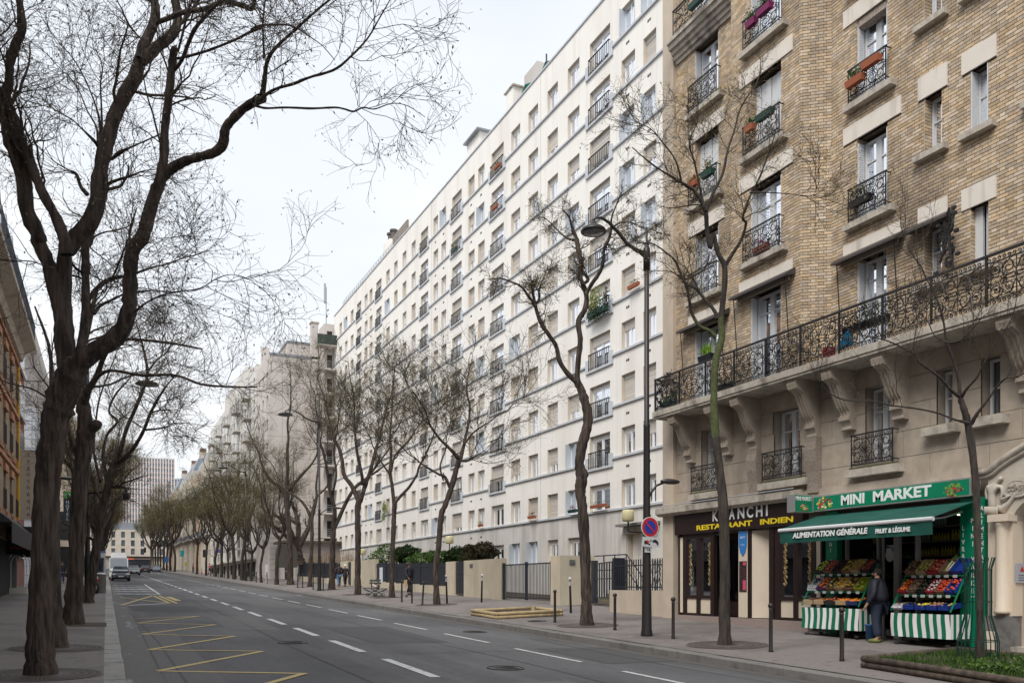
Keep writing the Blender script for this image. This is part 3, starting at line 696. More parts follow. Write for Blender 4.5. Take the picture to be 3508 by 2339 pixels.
# backing wall (mortar), openings cut out
m = Mb(); mo = -.012
wall(m, fb, sBAY1, sA, 7.3, ZT, hA, .38, 0, 0, o=mo); wall(m, fy, sBAY0, sBAY1, 7.3, ZT, hB, .38, 0, 0, o=mo); wall(m, fb, sEnd, sC, 7.3, ZT, hC + hD + hE + hF + hG, .38, 0, 0, o=mo)
m.add([fcant(0, 7.3, mo), fcant(Lc, 7.3, mo), fcant(Lc, ZT, mo), fcant(0, ZT, mo)], [(0, 1, 2, 3)])
m.add([(UBAY, sBAY1, 7.3), (UB, sBAY1, 7.3), (UB, sBAY1, ZT), (UBAY, sBAY1, ZT)], [(0, 1, 2, 3)])
m.add([(UB, sBL, ZT), (UB, sEnd, ZT), (UB + 12, sEnd, ZT), (UB + 12, sBL, ZT)], [(0, 1, 2, 3)]); m.add([(UB, sBL, 0), (UB + 6.0, sBL, 0), (UB + 6.0, sBL, ZT), (UB, sBL, ZT)], [(0, 1, 2, 3)])
m.build('mortar_wall', MT['mortar'], bb)
# brick reveals on the near-facing jambs
m = Mb(); rv = []
for hs, U_ in ((hA, UB), (hB, UBAY), (hC, UB), (hD, UB), (hE, UB)):
    for a, b, c, d in hs:
        frj = (lambda U__, b_: (lambda s_, z_, o_: (U__ + .0 + s_, b_ - o_, z_)))(U_, b)
        z = c
        k = 0
        while z < d - .05:
            if k % 2: cuts = [(.0, .118), (.13, .34)]
            else: cuts = [(.0, .22), (.232, .34)]
            for x, y in cuts: brick_mesh(m, frj, x, y, z, z + .069, .012, .02)
            z += .082; k += 1
m.build('reveal_brickwork', MT['brick'], bb, kind='stuff')
# rendered pilaster at the left edge
Mb().box(UB - .12, UB + .3, sA, sBL, 0, ZT).build('pilaster', MT['render_c'], bb)
# cornice under the upper left balcony
m = Mb(); prof = [(a * .62, z) for a, z in [(0, 18.9), (.12, 18.9), (.16, 19.0), (.26, 19.02), (.3, 19.12), (.42, 19.15), (.46, 19.25), (.6, 19.28), (.66, 19.42), (.74, 19.44), (.74, 19.56), (0, 19.56)]]
m.prism(prof, lambda a, z, t_: (UB - a, t_, z), 21.0, 24.05); m.build('cornice', MT['sill'], bb)
# lintels, sills
for L_, fr in ((LA[0:1] + LA[2:], fb), (LB, fy), (LC, fb), (LD, fb), (LE, fb), (LF, fb)):
    for a, b, c, d in L_: Mb().fbox(fr, a, b, c, d, -.1, .035).build('lintel', MT['lintel'], bb)
def sill(fr, a, b, z, e=.28, o=.2, h=.15): Mb().fbox(fr, a - e, b + e, z - h, z, -.3, o).build('sill', MT['sill'], bb)
for hs, fr in ((hA, fb), (hB, fy), (hC, fb)):
    for a, b, c, d in hs:
        if c > 8 and not (fr is fb and a > 20 and c > 19): sill(fr, a, b, c)
for hs in (hD, hE, hF):
    for a, b, c, d in hs: sill(fb, a, b, c, .2, .17, .13)
# windows
def french(fr, h, shut='fold', cur=True, awn=0, closed=False):
    a, b, c, d = h; o = -.26
    if closed:
        m = Mb(); n = 6
        for q in range(n):
            x = a + (b - a) * q / n; m.fbox(fr, x + .008, x + (b - a) / n - .008, c + .03, d - .12, o - .02 + (.02 if q % 2 else 0), o + .02 + (.02 if q % 2 else 0))
        m.build('closed_shutter', MT['white'], bb); return
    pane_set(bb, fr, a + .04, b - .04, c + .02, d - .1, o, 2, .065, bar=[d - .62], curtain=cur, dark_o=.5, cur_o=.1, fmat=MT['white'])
    if shut == 'fold':
        for x in (a + .005, b - .04):
            m = Mb(); m.fbox(fr, x, x + .035, c + .05, d - .12, -.23, -.02)
            for q in range(int((d - c - .3) / .06)): m.fbox(fr, x - .006, x + .041, c + .1 + q * .06, c + .13 + q * .06, -.2, -.05)
            m.build('folded_shutter', MT['white'], bb)
    if awn:      # awning box below the lintel, with its two hanging rods
        m = Mb(); f3 = lambda o_, z, t_: fr(t_, z, o_)
        m.prism([(0, d + .0), (.34, d - .08), (.34, d - .02), (.06, d + .16), (0, d + .16)], f3, a - .55, b + .55)
        m.build('awning_hood', cm('awning_hood_metal', (.06, .05, .045), .6), bb)
        m = Mb(); m.fbox(fr, a - .4, b + .4, d - .12, d - .02, .04, .12); m.build('awning_roll', cm('rolled_awning', (.28, .24, .2), .8), bb)
        m = Mb()
        for x in (a - .42, b + .42): m.tube([fr(x, d - .08, .25), fr(x, d - 1.75, .12)], .014, 4)
        m.build('awning_rod', MT['iron'], bb)
    if awn == 0 and RB.random() < .5:
        m = Mb(); m.prism([(-.02, d - .02), (-.02, d - .2), (-.16, d - .26), (-.18, d - .02)], lambda o_, z, t_: fr(t_, z, o_), a + .03, b - .03)
        m.build('blind_roll', cm('rolled_blind', (.4, .34, .29), .8, col2=(.22, .17, .14), scale=12, vec=(1, 3, 1)), bb)
for i, h in enumerate(hA): french(fb, h, closed=(i == 2), awn=1 if i == 4 else 0)
for i, h in enumerate(hB): french(fy, h, closed=(i == 2), awn=1 if i == 4 else 0)
for i, h in enumerate(hC): french(fb, h, closed=False, awn=1 if i == 4 else 0, cur=(i != 1))
for h in hG: french(fb, h)
a, b, c, d = hC[1]
Mb().fbox(fb, 15.9, 15.945, c + .1, d - .1, -.245, -.2).build('red_bar', cm('red_paint', (.6, .02, .04), .4), bb)
for hs in (hD, hE, hF):
    for i, (a, b, c, d) in enumerate(hs):
        if hs is hE and i == 0:
            m = Mb(); m.fbox(fb, a, a + .16, c, d, -.2, -.16).fbox(fb, b - .2, b, c, d, -.2, -.14).fbox(fb, a + .16, b - .2, c, d, -.26, -.24).build('closed_shutter', MT['white'], bb); continue
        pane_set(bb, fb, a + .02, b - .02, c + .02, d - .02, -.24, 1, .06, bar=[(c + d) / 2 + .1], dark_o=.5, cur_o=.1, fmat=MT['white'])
        if hs is not hD: Mb().fbox(fb, b - .04, b - .005, c + .02, d - .02, -.22, .0).fbox(fb, a + .005, a + .03, c + .02, d - .02, -.22, .0).build('folded_shutter', MT['white'], bb)
# one awning hood over the narrow window by the balcony
a, b, c, d = hD[0]
m = Mb(); m.prism([(0, d), (.34, d - .08), (.34, d - .02), (.06, d + .16), (0, d + .16)], lambda o_, z, t_: fb(t_, z, o_), a - .35, b + .35); m.build('awning_hood', MT['awning_hood_metal'], bb)
# ---- wrought iron
def spiral(cx, cz, r0, turns, a0, sg, n=14):
    return [(cx + r0 * (1 - .82 * i / n) * math.cos(a0 + sg * turns * 2 * math.pi * i / n), cz + r0 * (1 - .82 * i / n) * math.sin(a0 + sg * turns * 2 * math.pi * i / n)) for i in range(n + 1)]
def scroll_panel(W, H, dense=1):
    """2-D polylines of one railing panel"""
    P = []; b = H * .11
    P += [[(0, b), (W, b)], [(0, H - b), (W, H - b)]]
    for q in range(int(W / .11)):
        x = .055 + q * .11
        for z in (b / 2, H - b / 2): P.append([(x + .032 * math.cos(t), z + .032 * math.sin(t)) for t in np.linspace(0, 2 * math.pi, 7)])
    c = W / 2; m_ = H / 2
    P.append([(c, b), (c, H - b)])
    for sg in (1, -1):
        for up in (1, -1):
            P.append([(c + sg * x, m_ + up * z) for x, z in spiral(W * .13, H * .2, W * .12, 1.4, 0, 1)])
            P.append([(c + sg * x, m_ + up * z) for x, z in spiral(W * .34, H * .22, W * .13, 1.5, math.pi, -1)])
            P.append([(c + sg * x, m_ + up * z) for x, z in ((.02 * W, .05 * H), (.16 * W, .02 * H), (.24 * W, .12 * H), (.22 * W, .24 * H), (.1 * W, .36 * H), (0, .39 * H))])
            P.append([(c + sg * x, m_ + up * z) for x, z in ((.5 * W, .0), (.42 * W, .08 * H), (.3 * W, .06 * H), (.26 * W, .2 * H), (.3 * W, .34 * H), (.44 * W, .38 * H))])
            P.append([(c + sg * x, m_ + up * z) for x, z in spiral(W * .2, H * .03 + .03, W * .07, 1.2, 0, -1, 9)])
            P.append([(c + sg * x, m_ + up * z) for x, z in ((0, .1 * H), (.05 * W, .2 * H), (.09 * W, .33 * H))])
            if dense: P.append([(c + sg * x, m_ + up * z) for x, z in spiral(W * .44, H * .1, W * .06, 1.2, 2, 1, 9)])
        P.append([(c + sg * .43 * W, b), (c + sg * .43 * W, H - b)])
    return P
def iron_mesh(W, H, f3, r=.013, dense=1):
    m = Mb()
    for pl in scroll_panel(W, H, dense): m.tube([f3(x, z) for x, z in pl], r, 3, cap=False)
    for x, z in ((W * .16, H * .7), (W * .84, H * .7), (W * .16, H * .3), (W * .84, H * .3), (W / 2, H * .5)):
        p = f3(x, z); m.box(p[0] - .022, p[0] + .022, p[1] - .025, p[1] + .025, p[2] - .025, p[2] + .025)
    return m
# long balcony
UBL = 16.22; sB0, sB1 = 9.0, 24.1
bal = Mb(); bal.box(UBL, UB, sB0, sB1, 7.17, 7.34).box(UBL + .03, UB, sB0, sB1 - .03, 7.1, 7.17).build('balcony_slab', MT['sill'], bb)
pw = 1.32; tmpl = iron_mesh(pw - .04, .98, lambda x, z: (0, -x, z)); pm = bpy.data.meshes.new('railing_panel'); pm.from_pydata(tmpl.V, [], tmpl.F); pm.materials.append(MT['iron'])
s = sB1 - .08; n = 0
while s - pw > sB0:
    o = bpy.data.objects.new('railing_panel', pm); COL.objects.link(o); o.parent = bb; o.location = Vector((UBL + .07, s, 7.36)) - bb.location
    Mb().box(UBL + .045, UBL + .09, s - pw - .02, s - pw + .025, 7.34, 8.4).build('railing_post', MT['iron'], bb); s -= pw; n += 1
tm2 = iron_mesh(.86, .98, lambda x, z: (x, 0, z)); m = Mb(); m.V = [(x + UBL + .07, y + sB1 - .08, z + 7.36) for x, y, z in tm2.V]; m.F = tm2.F; m.I = tm2.I; m.build('railing_panel', MT['iron'], bb)
Mb().box(UBL + .04, UBL + .1, sB0, sB1 - .05, 8.36, 8.41).box(UBL + .04, UB, sB1 - .11, sB1 - .05, 8.362, 8.412).box(UBL + .045, UBL + .09, sB1 - .1, sB1 - .05, 7.34, 8.36).build('handrail', MT['iron'], bb)
# brackets under it
def bracket(sc, full):
    w_ = .17; p = [(0, 7.1), (.86, 7.1), (.88, 6.98), (.84, 6.86), (.7, 6.8), (.6, 6.72), (.5, 6.5), (.42, 6.32), (.34, 6.18), (.24, 6.08), (.22, 5.98), (.27, 5.94), (.27, 5.86), (.2, 5.82), (.16, 5.72), (.17, 5.64), (.1, 5.62), (0, 5.62)]
    m = Mb(); m.prism(p, lambda a, z, t_: (UB - a, t_, z), sc - w_, sc + w_)
    e = [(max(a - .0, 0) + .02, z) for a, z in p]
    for q in (-.1, 0, .1):
        pts = [(UB - a - .004, sc + q, z) for a, z in p[3:12]]; m.tube(pts, .022, 5)
    m.build('balcony_bracket', MT['stone'], bb)
    if full:
        m = Mb(); q = [(0, 5.62), (.2, 5.62), (.2, 5.5), (.24, 5.3), (.22, 5.0), (.16, 4.7), (.13, 4.4), (.14, 4.15), (0, 4.15)]
        m.prism(q, lambda a, z, t_: (UB - a, t_, z), sc - .2, sc + .2); m.build('bracket_leg', cm('roughcast', (.36, .3, .25), .95, col2=(.22, .18, .15), scale=25, bump=1, bscale=60), bb)
for px, full in ((2306, 0), (2430, 0), (2520, 1), (2718, 1), (2835, 0), (3008, 0), (3440, 0)):
    bracket(sx(px, 16.5) - .1, full)
bracket(10.2, 0)
Mb().box(UB + .95, UB + 1.0, sEnd, sA, 4.0, ZT - .05).build('leak_backing', MT['dark'], bb)  # added dark sheet, keeps the sky from showing through window gaps
# stone base with its blocks
hb = [(22.0, 22.8, 4.6, 6.6), (18.4, 19.45, 4.6, 6.62), (15.38, 16.15, 4.6, 6.6), (13.66, 14.08, 5.3, 6.6), (12.5, 12.96, 5.3, 6.62), (10.3, 11.2, 4.6, 6.6)]
m = Mb(); wall(m, fb, sEnd, sA, 4.1, 7.12, hb, .4, 0, 1, o=-.015); wall(m, fb, sEnd, sA, 3.3, 4.1, [], .4, 0, 0, o=-.015); m.add([(UB, sEnd, 0), (UB + 12, sEnd, 0), (UB + 12, sEnd, ZT), (UB, sEnd, ZT)], [(0, 1, 2, 3)], 1); m.build('base_wall', [MT['stonej'], MT['stone']], bb)
rows = [4.12, 4.74, 5.36, 5.98, 6.6, 7.1]
for i in range(5):
    z0, z1 = rows[i] + .006, rows[i + 1] - .006; s = sEnd - (.0 if i % 2 else .75)
    while s < sA:
        a, b = max(s, sEnd) + .006, min(s + 1.5, sA) - .006
        segs = [(a, b)]
        for h in hb:
            if h[3] - .1 > z0 and h[2] < z1 - .2:
                ns = []
                for x, y in segs:
                    if h[1] <= x or h[0] >= y: ns.append((x, y)); continue
                    if x < h[0]: ns.append((x, h[0]))
                    if y > h[1]: ns.append((h[1], y))
                segs = ns
        for x, y in segs:
            if y - x > .08: Mb().fbox(fb, x, y, z0, z1, -.05, 0).build('stone_block', MT['stone'], bb)
        s += 1.5
for a, b, c, d in hb:
    wide = b - a > .6
    m = Mb()
    for q in range(3 if wide else 2): z = 4.74 + .62 * q; (m.fbox(fb, b - .02, b + .0, z, z + .6, -.36, -.001) if z > c - .3 else None)
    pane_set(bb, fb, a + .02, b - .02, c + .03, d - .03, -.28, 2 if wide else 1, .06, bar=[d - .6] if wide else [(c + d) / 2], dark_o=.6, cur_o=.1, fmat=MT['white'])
    Mb().fbox(fb, a - (.42 if wide else .22), b + (.42 if wide else .22), c - .2, c - .01, -.1, .24).build('sill', MT['sill'], bb)
    if wide: Mb().fbox(fb, a - .3, b + .3, c - .009, c + .03, .05, .23).build('sill_moss', cm('moss', (.06, .1, .02), .95), bb)
# balconettes
def balconette(U_, a, b, z, e=.12, H=.82, o=.17):
    W = b - a + 2 * e; m = Mb()
    for pl in scroll_panel(W, H - .1, 1): m.tube([(U_ - o, a - e + x, z + .08 + q) for x, q in pl], .01, 3, cap=False)
    m.box(U_ - o - .02, U_ - o + .02, a - e - .02, b + e + .02, z + H, z + H + .035)
    for x in (a - e, b + e - .02): m.box(U_ - o - .012, U_ - o + .012, x, x + .022, z - .02, z + H); m.box(U_ - o, U_, x, x + .02, z + H - .002, z + H + .02); m.box(U_ - o, U_, x, x + .02, z + .1, z + .12)
    m.box(U_ - o - .01, U_ - o + .01, a - e, b + e, z + .06, z + .08)
    return m.build('window_railing', MT['iron'], bb)
for hs, U_ in ((hA, UB), (hB, UBAY), (hC, UB)):
    for i, (a, b, c, d) in enumerate(hs):
        if c < 8: continue
        if hs is hA and i == 0: balconette(UB, 21.4, 23.8, 19.56, 0, .85, .38); continue
        balconette(U_, a, b, c)
for a, b, c, d in hb:
    if b - a > .6: balconette(UB, a, b, c + .02, .26, .8, .2)
# cornice over the shops
m = Mb(); m.prism([(0, 3.98), (.3, 3.98), (.42, 4.06), (.42, 4.24), (.1, 4.3), (0, 4.3)], lambda a, z, t_: (UB - a, t_, z), sx(2722, 16.8), sBL); m.build('shop_cornice', MT['sill'], bb)
m = Mb(); m.box(UB - .1, UB, 12.95, sx(2722, 16.8), 3.75, 4.25); m.build('shop_cornice', MT['stone'], bb)
Mb().tube([(UB - .44, 24.7, 4.3), (UB - .44, sx(2722, 16.8), 4.3)], .018, 5).build('cable', cm('pipe_grey', (.35, .37, .4), .5), bb)
# iron lantern bracket on the wall above the balcony
m = Mb()
for pl in (spiral(0, 0, .42, 1.3, 0, 1), spiral(.1, .5, .25, 1.4, 2, -1), spiral(-.1, 1.0, .3, 1.2, 1, 1), [(-.35, -.4), (-.1, .2), (0, .9), (-.15, 1.4)], [(.3, .2), (.1, .7), (.2, 1.2), (-.05, 1.6)], spiral(.25, .9, .18, 1.3, 0, -1), spiral(-.3, .3, .2, 1.3, 0, -1)):
    m.tube([(UB - .25 - .3 * max(0, -x), 13.55 + .55 * x, 8.9 + z * .72) for x, z in pl], .028, 4)
for q in range(12): a = q * .55; m.box(UB - .4, UB - .33, 13.5 + .28 * math.sin(a * 3) - .03, 13.56 + .28 * math.sin(a * 3), 8.5 + q * .13, 8.56 + q * .13)
tag(m.build('iron_lantern_bracket', MT['iron']), 'ornate black wrought iron bracket with scrolls on the brick wall above the balcony', 'bracket')
# ------------------------------------------------------------ restaurant front
fr_ = frR(UB); gU = gz(17.1, 21)
rs = thing('indian_restaurant', 'dark brown restaurant shopfront with cream panels under white and yellow lettering', 'shopfront', (17.1, 21, gU), 'shopfronts in the stone base')
UR = 17.1; fR = frR(UR)
def S_(px, u=UR): return sx(px, u)
Mb().box(UR - .1, UB + .05, S_(2760), S_(2320), 3.33, 3.98).build('fascia', MT['brown'], rs)
def fit(word, p0, p1, u, z, sz, par, m_, shear=0, bold=.004):
    o = text(word, sz, (u, 0, z), 'R', m_, par, 1, .002, bold=bold, shear=shear); xs = [v.co.y for v in o.data.vertices]; s1_, s0_ = sx(p0, u), sx(p1, u)
    k = (s1_ - s0_) / (max(xs) - min(xs)); mid = (max(xs) + min(xs)) / 2
    for v in o.data.vertices: v.co.y = (s0_ + s1_) / 2 + (v.co.y - mid) * k
    return o
for ch, p0, p1 in (('K', 2441, 2460), ('H', 2470, 2489), ('A', 2498, 2517), ('N', 2527, 2550), ('C', 2558, 2580), ('H', 2590, 2612), ('I', 2624, 2630)): fit(ch, p0, p1, UR - .11, 3.8, .44, rs, MT['letter'], bold=.012)
fit('RESTAURANT', 2386, 2577, UR - .11, 3.49, .21, rs, MT['yletter'], bold=.008); fit('INDIEN', 2604, 2717, UR - .11, 3.49, .21, rs, MT['yletter'], bold=.008)
m = Mb(); zb, zt = .72, 3.33
def post(a, b, z0=zb, z1=zt, o0=-.12, o1=.02, mi=0): m.fbox(fR, S_(b), S_(a), z0, z1, o0, o1, mi)
for a, b in ((2325, 2330), (2341, 2353), (2387, 2399), (2435, 2447), (2569, 2575), (2563, 2568), (2636, 2652), (2656, 2674), (2719, 2734), (2780, 2796), (2812, 2818)): post(a, b)
for a, b in ((2353, 2387), (2399, 2435), (2674, 2719), (2734, 2780)): post(a, b, 1.27, 1.37); post(a, b, 3.17, 3.33); post(a, b, zb, .8)
m.build('frame', MT['brown'], rs, kind='stuff')
for a, b in ((2330, 2341), (2796, 2812)): Mb().fbox(fR, S_(b), S_(a), .8, 3.25, -.1, 0).build('panel', MT['cream'], rs)
Mb().fbox(fR, S_(2563), S_(2531), .74, 3.3, -.1, .012).build('panel', MT['cream'], rs)
Mb().hexa([(UR + .0, S_(2573), .74), (UR + .5, S_(2650), .74), (UR + .56, S_(2650), .74), (UR + .06, S_(2573), .74), (UR, S_(2573), 3.28), (UR + .5, S_(2650), 3.28), (UR + .56, S_(2650), 3.28), (UR + .06, S_(2573), 3.28)]).build('open_door', MT['cream'], rs)
for a, b in ((2353, 2387), (2399, 2435), (2674, 2719), (2734, 2780)):
    Mb().fbox(fR, S_(b), S_(a), .8, 1.27, -.1, -.02).build('panel', MT['cream'], rs)
    m = Mb(); m.fquad(fR, S_(b), S_(a), 1.37, 3.17, -.06); w_ = m.build('shop_window', MT['glass'], rs)
    # gilt tracery on the glass
    s0, s1 = S_(b), S_(a); g = Mb(); x = s0 + (s1 - s0) * (.75 if a in (2353, 2674) else .25)
    for q in range(9):
        z = 1.75 + q * .15; sg = 1 if q % 2 else -1
        g.tube([(UR + .05, x + px_, z + pz_) for px_, pz_ in spiral(0, 0, .075, 1.2, q, sg, 8)], .012, 3)
        g.tube([(UR + .05, x, z - .08), (UR + .05, x + sg * .05, z), (UR + .05, x, z + .08)], .016, 3)
    g.build('gilt_pattern', cm('gilt_print', (.28, .19, .07), .5), w_, kind='stuff')
m = Mb(); m.fbox(fR, 17.9, S_(2322), .6, 3.33, -1.35, -1.3); m.fbox(fR, S_(2322) - .05, S_(2322), .6, 3.33, -1.3, -.1); m.build('interior', MT['dark'], rs)
m = Mb(); m.fbox(fR, S_(2563) + .1, S_(2450), 1.2, 2.2, -1.0, -.9); m.build('counter', cm('red_brown', (.09, .02, .015), .6), rs)
Mb().fbox(fR, S_(2531), S_(2447), .74, 3.3, -.45, -.4).build('door', MT['brown'], rs)
m = Mb(); m.fbox(fR, S_(2500), S_(2458), 1.2, 3.1, -.4, -.39).build('door_glass', MT['glass'], rs)
m = Mb(); m.tube([fR(S_(2519), 1.65, -.36), fR(S_(2519), 1.75, -.3), fR(S_(2519), 1.95, -.3), fR(S_(2519), 2.05, -.36)], .015, 5); m.build('door_handle', cm('brass', (.5, .35, .08), .3, metal=.8), rs)
Mb().box(UR - .06, UB, 17.95, S_(2322), .35, .72).build('plinth', cm('pink_granite', (.26, .2, .18), .7, col2=(.34, .27, .25), scale=30), rs)
t_ = Mb(); c = S_(2547)
t_.prism([(-.17, .42), (0, .46), (.17, .42), (.17, .0), (.1, -.2), (0, -.3), (-.1, -.2), (-.17, 0)], lambda a, z, q: (UR - .015 - q, c - a, 2.85 + z), 0, .02)
bd = tag(t_.build('shield_badge', cm('badge_blue', (.03, .2, .55), .5)), 'blue shield shaped badge with white print on the cream door post', 'badge')
text('RESTO', .09, (UR - .037, c, 3.1), 'R', MT['letter'], bd, .8, .002); text('* * *', .1, (UR - .037, c, 2.86), 'R', MT['letter'], bd, .9, .002)
mb_ = Mb(); mb_.box(UR - .03, UR - .013, c - .16, c + .16, 1.5, 2.4); mn = tag(mb_.build('menu_board', cm('menu_black', (.03, .02, .022), .5)), 'tall black and pink menu board on the cream door post', 'menu')
m = Mb(); m.box(UR - .036, UR - .031, c - .15, c - .01, 1.55, 1.84); m.box(UR - .036, UR - .031, c - .15, c - .02, 2.28, 2.37)
for q in range(8): m.box(UR - .036, UR - .031, c + (.03 if q % 2 else -.14), c + (.14 if q % 2 else -.03), 1.9 + q * .045, 1.905 + q * .045)
m.build('menu_print', cm('menu_pink', (.6, .08, .16), .5), mn)
# ------------------------------------------------------------ mini market
mk = thing('grocery_shop', 'green grocery shopfront with wide sign, striped stalls and dark shelves inside', 'shopfront', (17, 15.5, gz(17, 15)), 'shopfronts in the stone base')
US_ = 16.85; a1, a0 = sx(2785, US_), sx(3325, US_)
zb1, zt1 = F(2785, 1745, US_)[1], F(2785, 1697, US_)[1]
zb1 = 3.62; zt1 = 4.02
Mb().box(US_, US_ + .3, a0, a1, zb1, zt1).build('sign_box', MT['alu'], mk)
sp = Mb().box(US_ - .006, US_ - .001, a0 + .03, a1 - .03, zb1 + .03, zt1 - .03).build('sign_face', MT['green'], mk)
zm = (zb1 + zt1) / 2
for word, p0, p1 in (('MINI', 2882, 2962), ('MARKET', 2990, 3190)):
    s1_, s0_ = sx(p0, US_), sx(p1, US_); o = text(word, .34, (US_ - .009, (s0_ + s1_) / 2, zm), 'R', MT['letter'], mk, 1, .003, bold=.012)
    xs = [v.co.y for v in o.data.vertices]; k = (s1_ - s0_) / (max(xs) - min(xs)); cc = (s0_ + s1_) / 2
    for v in o.data.vertices: v.co.y = cc + (v.co.y - cc) * k
    # serifs
    mm = Mb()
    me = o.data
FRC = [cm('pr_red', (.45, .05, .04)), cm('pr_yel', (.7, .55, .08)), cm('pr_grn', (.12, .35, .06)), cm('pr_pur', (.1, .02, .06)), cm('pr_cream', (.7, .62, .42)), cm('pr_brown', (.25, .12, .05))]
def fruit_print(parent, fr, cs, cz, r, o, seed, greens=False):
    q = random.Random(seed); m = Mb()
    for i in range(46):
        a = q.uniform(0, 6.28); d = q.random() ** .6 * r; x, z = cs + d * math.cos(a) * 1.35, cz + d * math.sin(a) * .75 - .02; rr = q.uniform(.12, .26) * r; k = q.choice([2, 2, 2, 3, 5, 0] if greens else [0, 0, 4, 4, 1, 3, 2])
        n = 7; oo = o + i * .00015; m.add([fr(x + rr * math.cos(t), z + rr * .8 * math.sin(t), oo) for t in np.linspace(0, 2 * math.pi, n)[:-1]], [tuple(range(n - 1))], k)
    if greens:
        pts = [(cs + r * 1.05 * math.cos(t), cz - .02 + r * 1.25 * math.sin(t)) for t in np.linspace(0, math.pi, 12)]
        for (x0, z0), (x1, z1) in zip(pts[:-1], pts[1:]): m.add([fr(x0, z0, o), fr(x1, z1, o), fr(x1 * .97 + cs * .03, z1 * .97 + cz * .03, o), fr(x0 * .97 + cs * .03, z0 * .97 + cz * .03, o)], [(0, 1, 2, 3)], 5)
    m.build('fruit_picture', FRC, parent)
fruit_print(mk, frR(US_), sx(2826, US_), zm, .2, .009, 1)
fruit_print(mk, frR(US_), sx(3265, US_), zm - .02, .18, .009, 2, True)
# projecting sign
us0 = US_; sP = a1 + .02; po = us(2722, sP)
pj = thing('projecting_sign', 'small green and white projecting sign at the left end of the long market sign', 'sign', (us0 - .3, sP, 3.6))
Mb().box(po, us0 + .05, sP, sP + .28, 3.6, 4.06).build('casing', MT['alu'], pj)
fY = frY(sP); Mb().fquad(fY, po + .02, us0 - .02, 3.62, 4.04, .006).build('sign_face', MT['green'], pj)
o = text('MINI MARKET', .15, ((po + us0) / 2, sP - .009, 3.95), 'Y', MT['letter'], pj, 1, .002, bold=.004)
xs = [v.co.x for v in o.data.vertices]; k = (us0 - po - .06) / (max(xs) - min(xs)); cc = (po + us0) / 2
for v in o.data.vertices: v.co.x = cc + (v.co.x - cc) * k
fruit_print(pj, fY, cc, 3.75, .11, .01, 3)
# awning
aw = thing('market_awning', 'dark green canvas awning with white bar over the fruit stalls', 'awning', (16.5, 15.2, 3.1))
ub_, ut = 15.67, 16.98; sa0, sa1 = sx(3327, 16.85), 17.5
m = Mb(); m.hexa([(ub_, sa0, 3.11), (ut, sa0, 3.5), (ut, sa1, 3.5), (ub_, sa1, 3.11), (ub_, sa0, 3.125), (ut, sa0, 3.515), (ut, sa1, 3.515), (ub_, sa1, 3.125)]); m.build('canopy', MT['canvas'], aw)
Mb().tube([(ub_, sa0 - .02, 3.09), (ub_, sa1 + .02, 3.09)], .05, 8).build('front_bar', MT['white'], aw)
m = Mb(); n = 40
for i in range(n):
    x0, x1 = sa0 + (sa1 - sa0) * i / n, sa0 + (sa1 - sa0) * (i + 1) / n; f_ = lambda x: ub_ + .012 * math.sin(x * 9)
    m.add([(f_(x0) + .01, x0, 2.76), (f_(x1) + .01, x1, 2.76), (f_(x1), x1, 3.07), (f_(x0), x0, 3.07)], [(0, 1, 2, 3)])
m.build('valance', MT['canvas'], aw)
fit('ALIMENTATION GÉNÉRALE', 2715, 2972, ub_ - .02, 2.93, .18, aw, MT['letter'], .12, bold=.007)
fit('FRUIT & LÉGUME', 2999, 3118, ub_ - .02, 2.9, .135, aw, MT['letter'], bold=.006)
for s_ in (sa0 + .3, 15.2, sa1 - .3): Mb().tube([(ut - .02, s_, 3.3), (16.4, s_, 3.16), (ub_ + .03, s_, 3.08)], .022, 5).build('awning_arm', MT['alu'], aw)
# pillars with upright lettering
def pillar(p0, p1, u, words, lab=None):
    s1_, s0_ = sx(p0, u), sx(p1, u); Mb().box(u, UB + .1, s0_, s1_, gz(17, 14) - .0, 3.6).build('pillar', MT['green'], mk)
    for w_, px, z0, dz in words:
        for i, ch in enumerate(w_):
            if ch != ' ': text(ch, .15, (u - .006, sx(px, u), z0 - i * dz), 'R', MT['letter'], mk, .8, .002, bold=.003)
pillar(2829, 2867, 17.12, [('MINI MARKET', 2846, 3.05, .15)])
pillar(3289, 3374, 17.12, [('LIVRAISON', 3300, 2.95, .155), ('MINI MARKET', 3333, 3.1, .17), ('ALIMENTATION', 3364, 3.35, .15)])
# inside of the shop
zi = gz(17, 15)
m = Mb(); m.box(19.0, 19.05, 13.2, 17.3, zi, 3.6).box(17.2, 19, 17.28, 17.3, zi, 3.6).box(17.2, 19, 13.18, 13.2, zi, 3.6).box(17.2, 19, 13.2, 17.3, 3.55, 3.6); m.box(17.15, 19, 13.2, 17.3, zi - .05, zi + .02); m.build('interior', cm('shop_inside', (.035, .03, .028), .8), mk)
for px0, px1 in ((2900, 2905), (3008, 3014), (3026, 3030), (3066, 3084), (3140, 3150)): Mb().box(17.25, 17.35, sx(px1, 17.3), sx(px0, 17.3), zi, 3.5).build('door_frame', cm('shop_alu', (.26, .25, .24), .5), mk)
Mb().box(17.25, 17.35, 13.2, 17.3, 3.3, 3.36).build('door_frame', MT['shop_alu'], mk)
Mb().box(17.3, 17.305, sx(3066, 17.3), sx(3030, 17.3), zi + .1, 3.3).build('door_glass', MT['glass'], mk)
m = Mb(); m.add([(17.28, sx(3050, 17.3) + .13 * math.cos(t), 2.42 + .16 * math.sin(t)) for t in np.linspace(0, 6.283, 17)[:-1]], [tuple(range(16))]); m.build('door_notice', cm('notice_grey', (.4, .4, .4), .7), mk)
Mb().box(17.5, 18.2, 13.75, 13.78, 3.28, 3.31).build('tube_lamp', mat('tube_lamp', (.9, .9, .6), .5, emit=(1, .95, .6, 2)), mk)
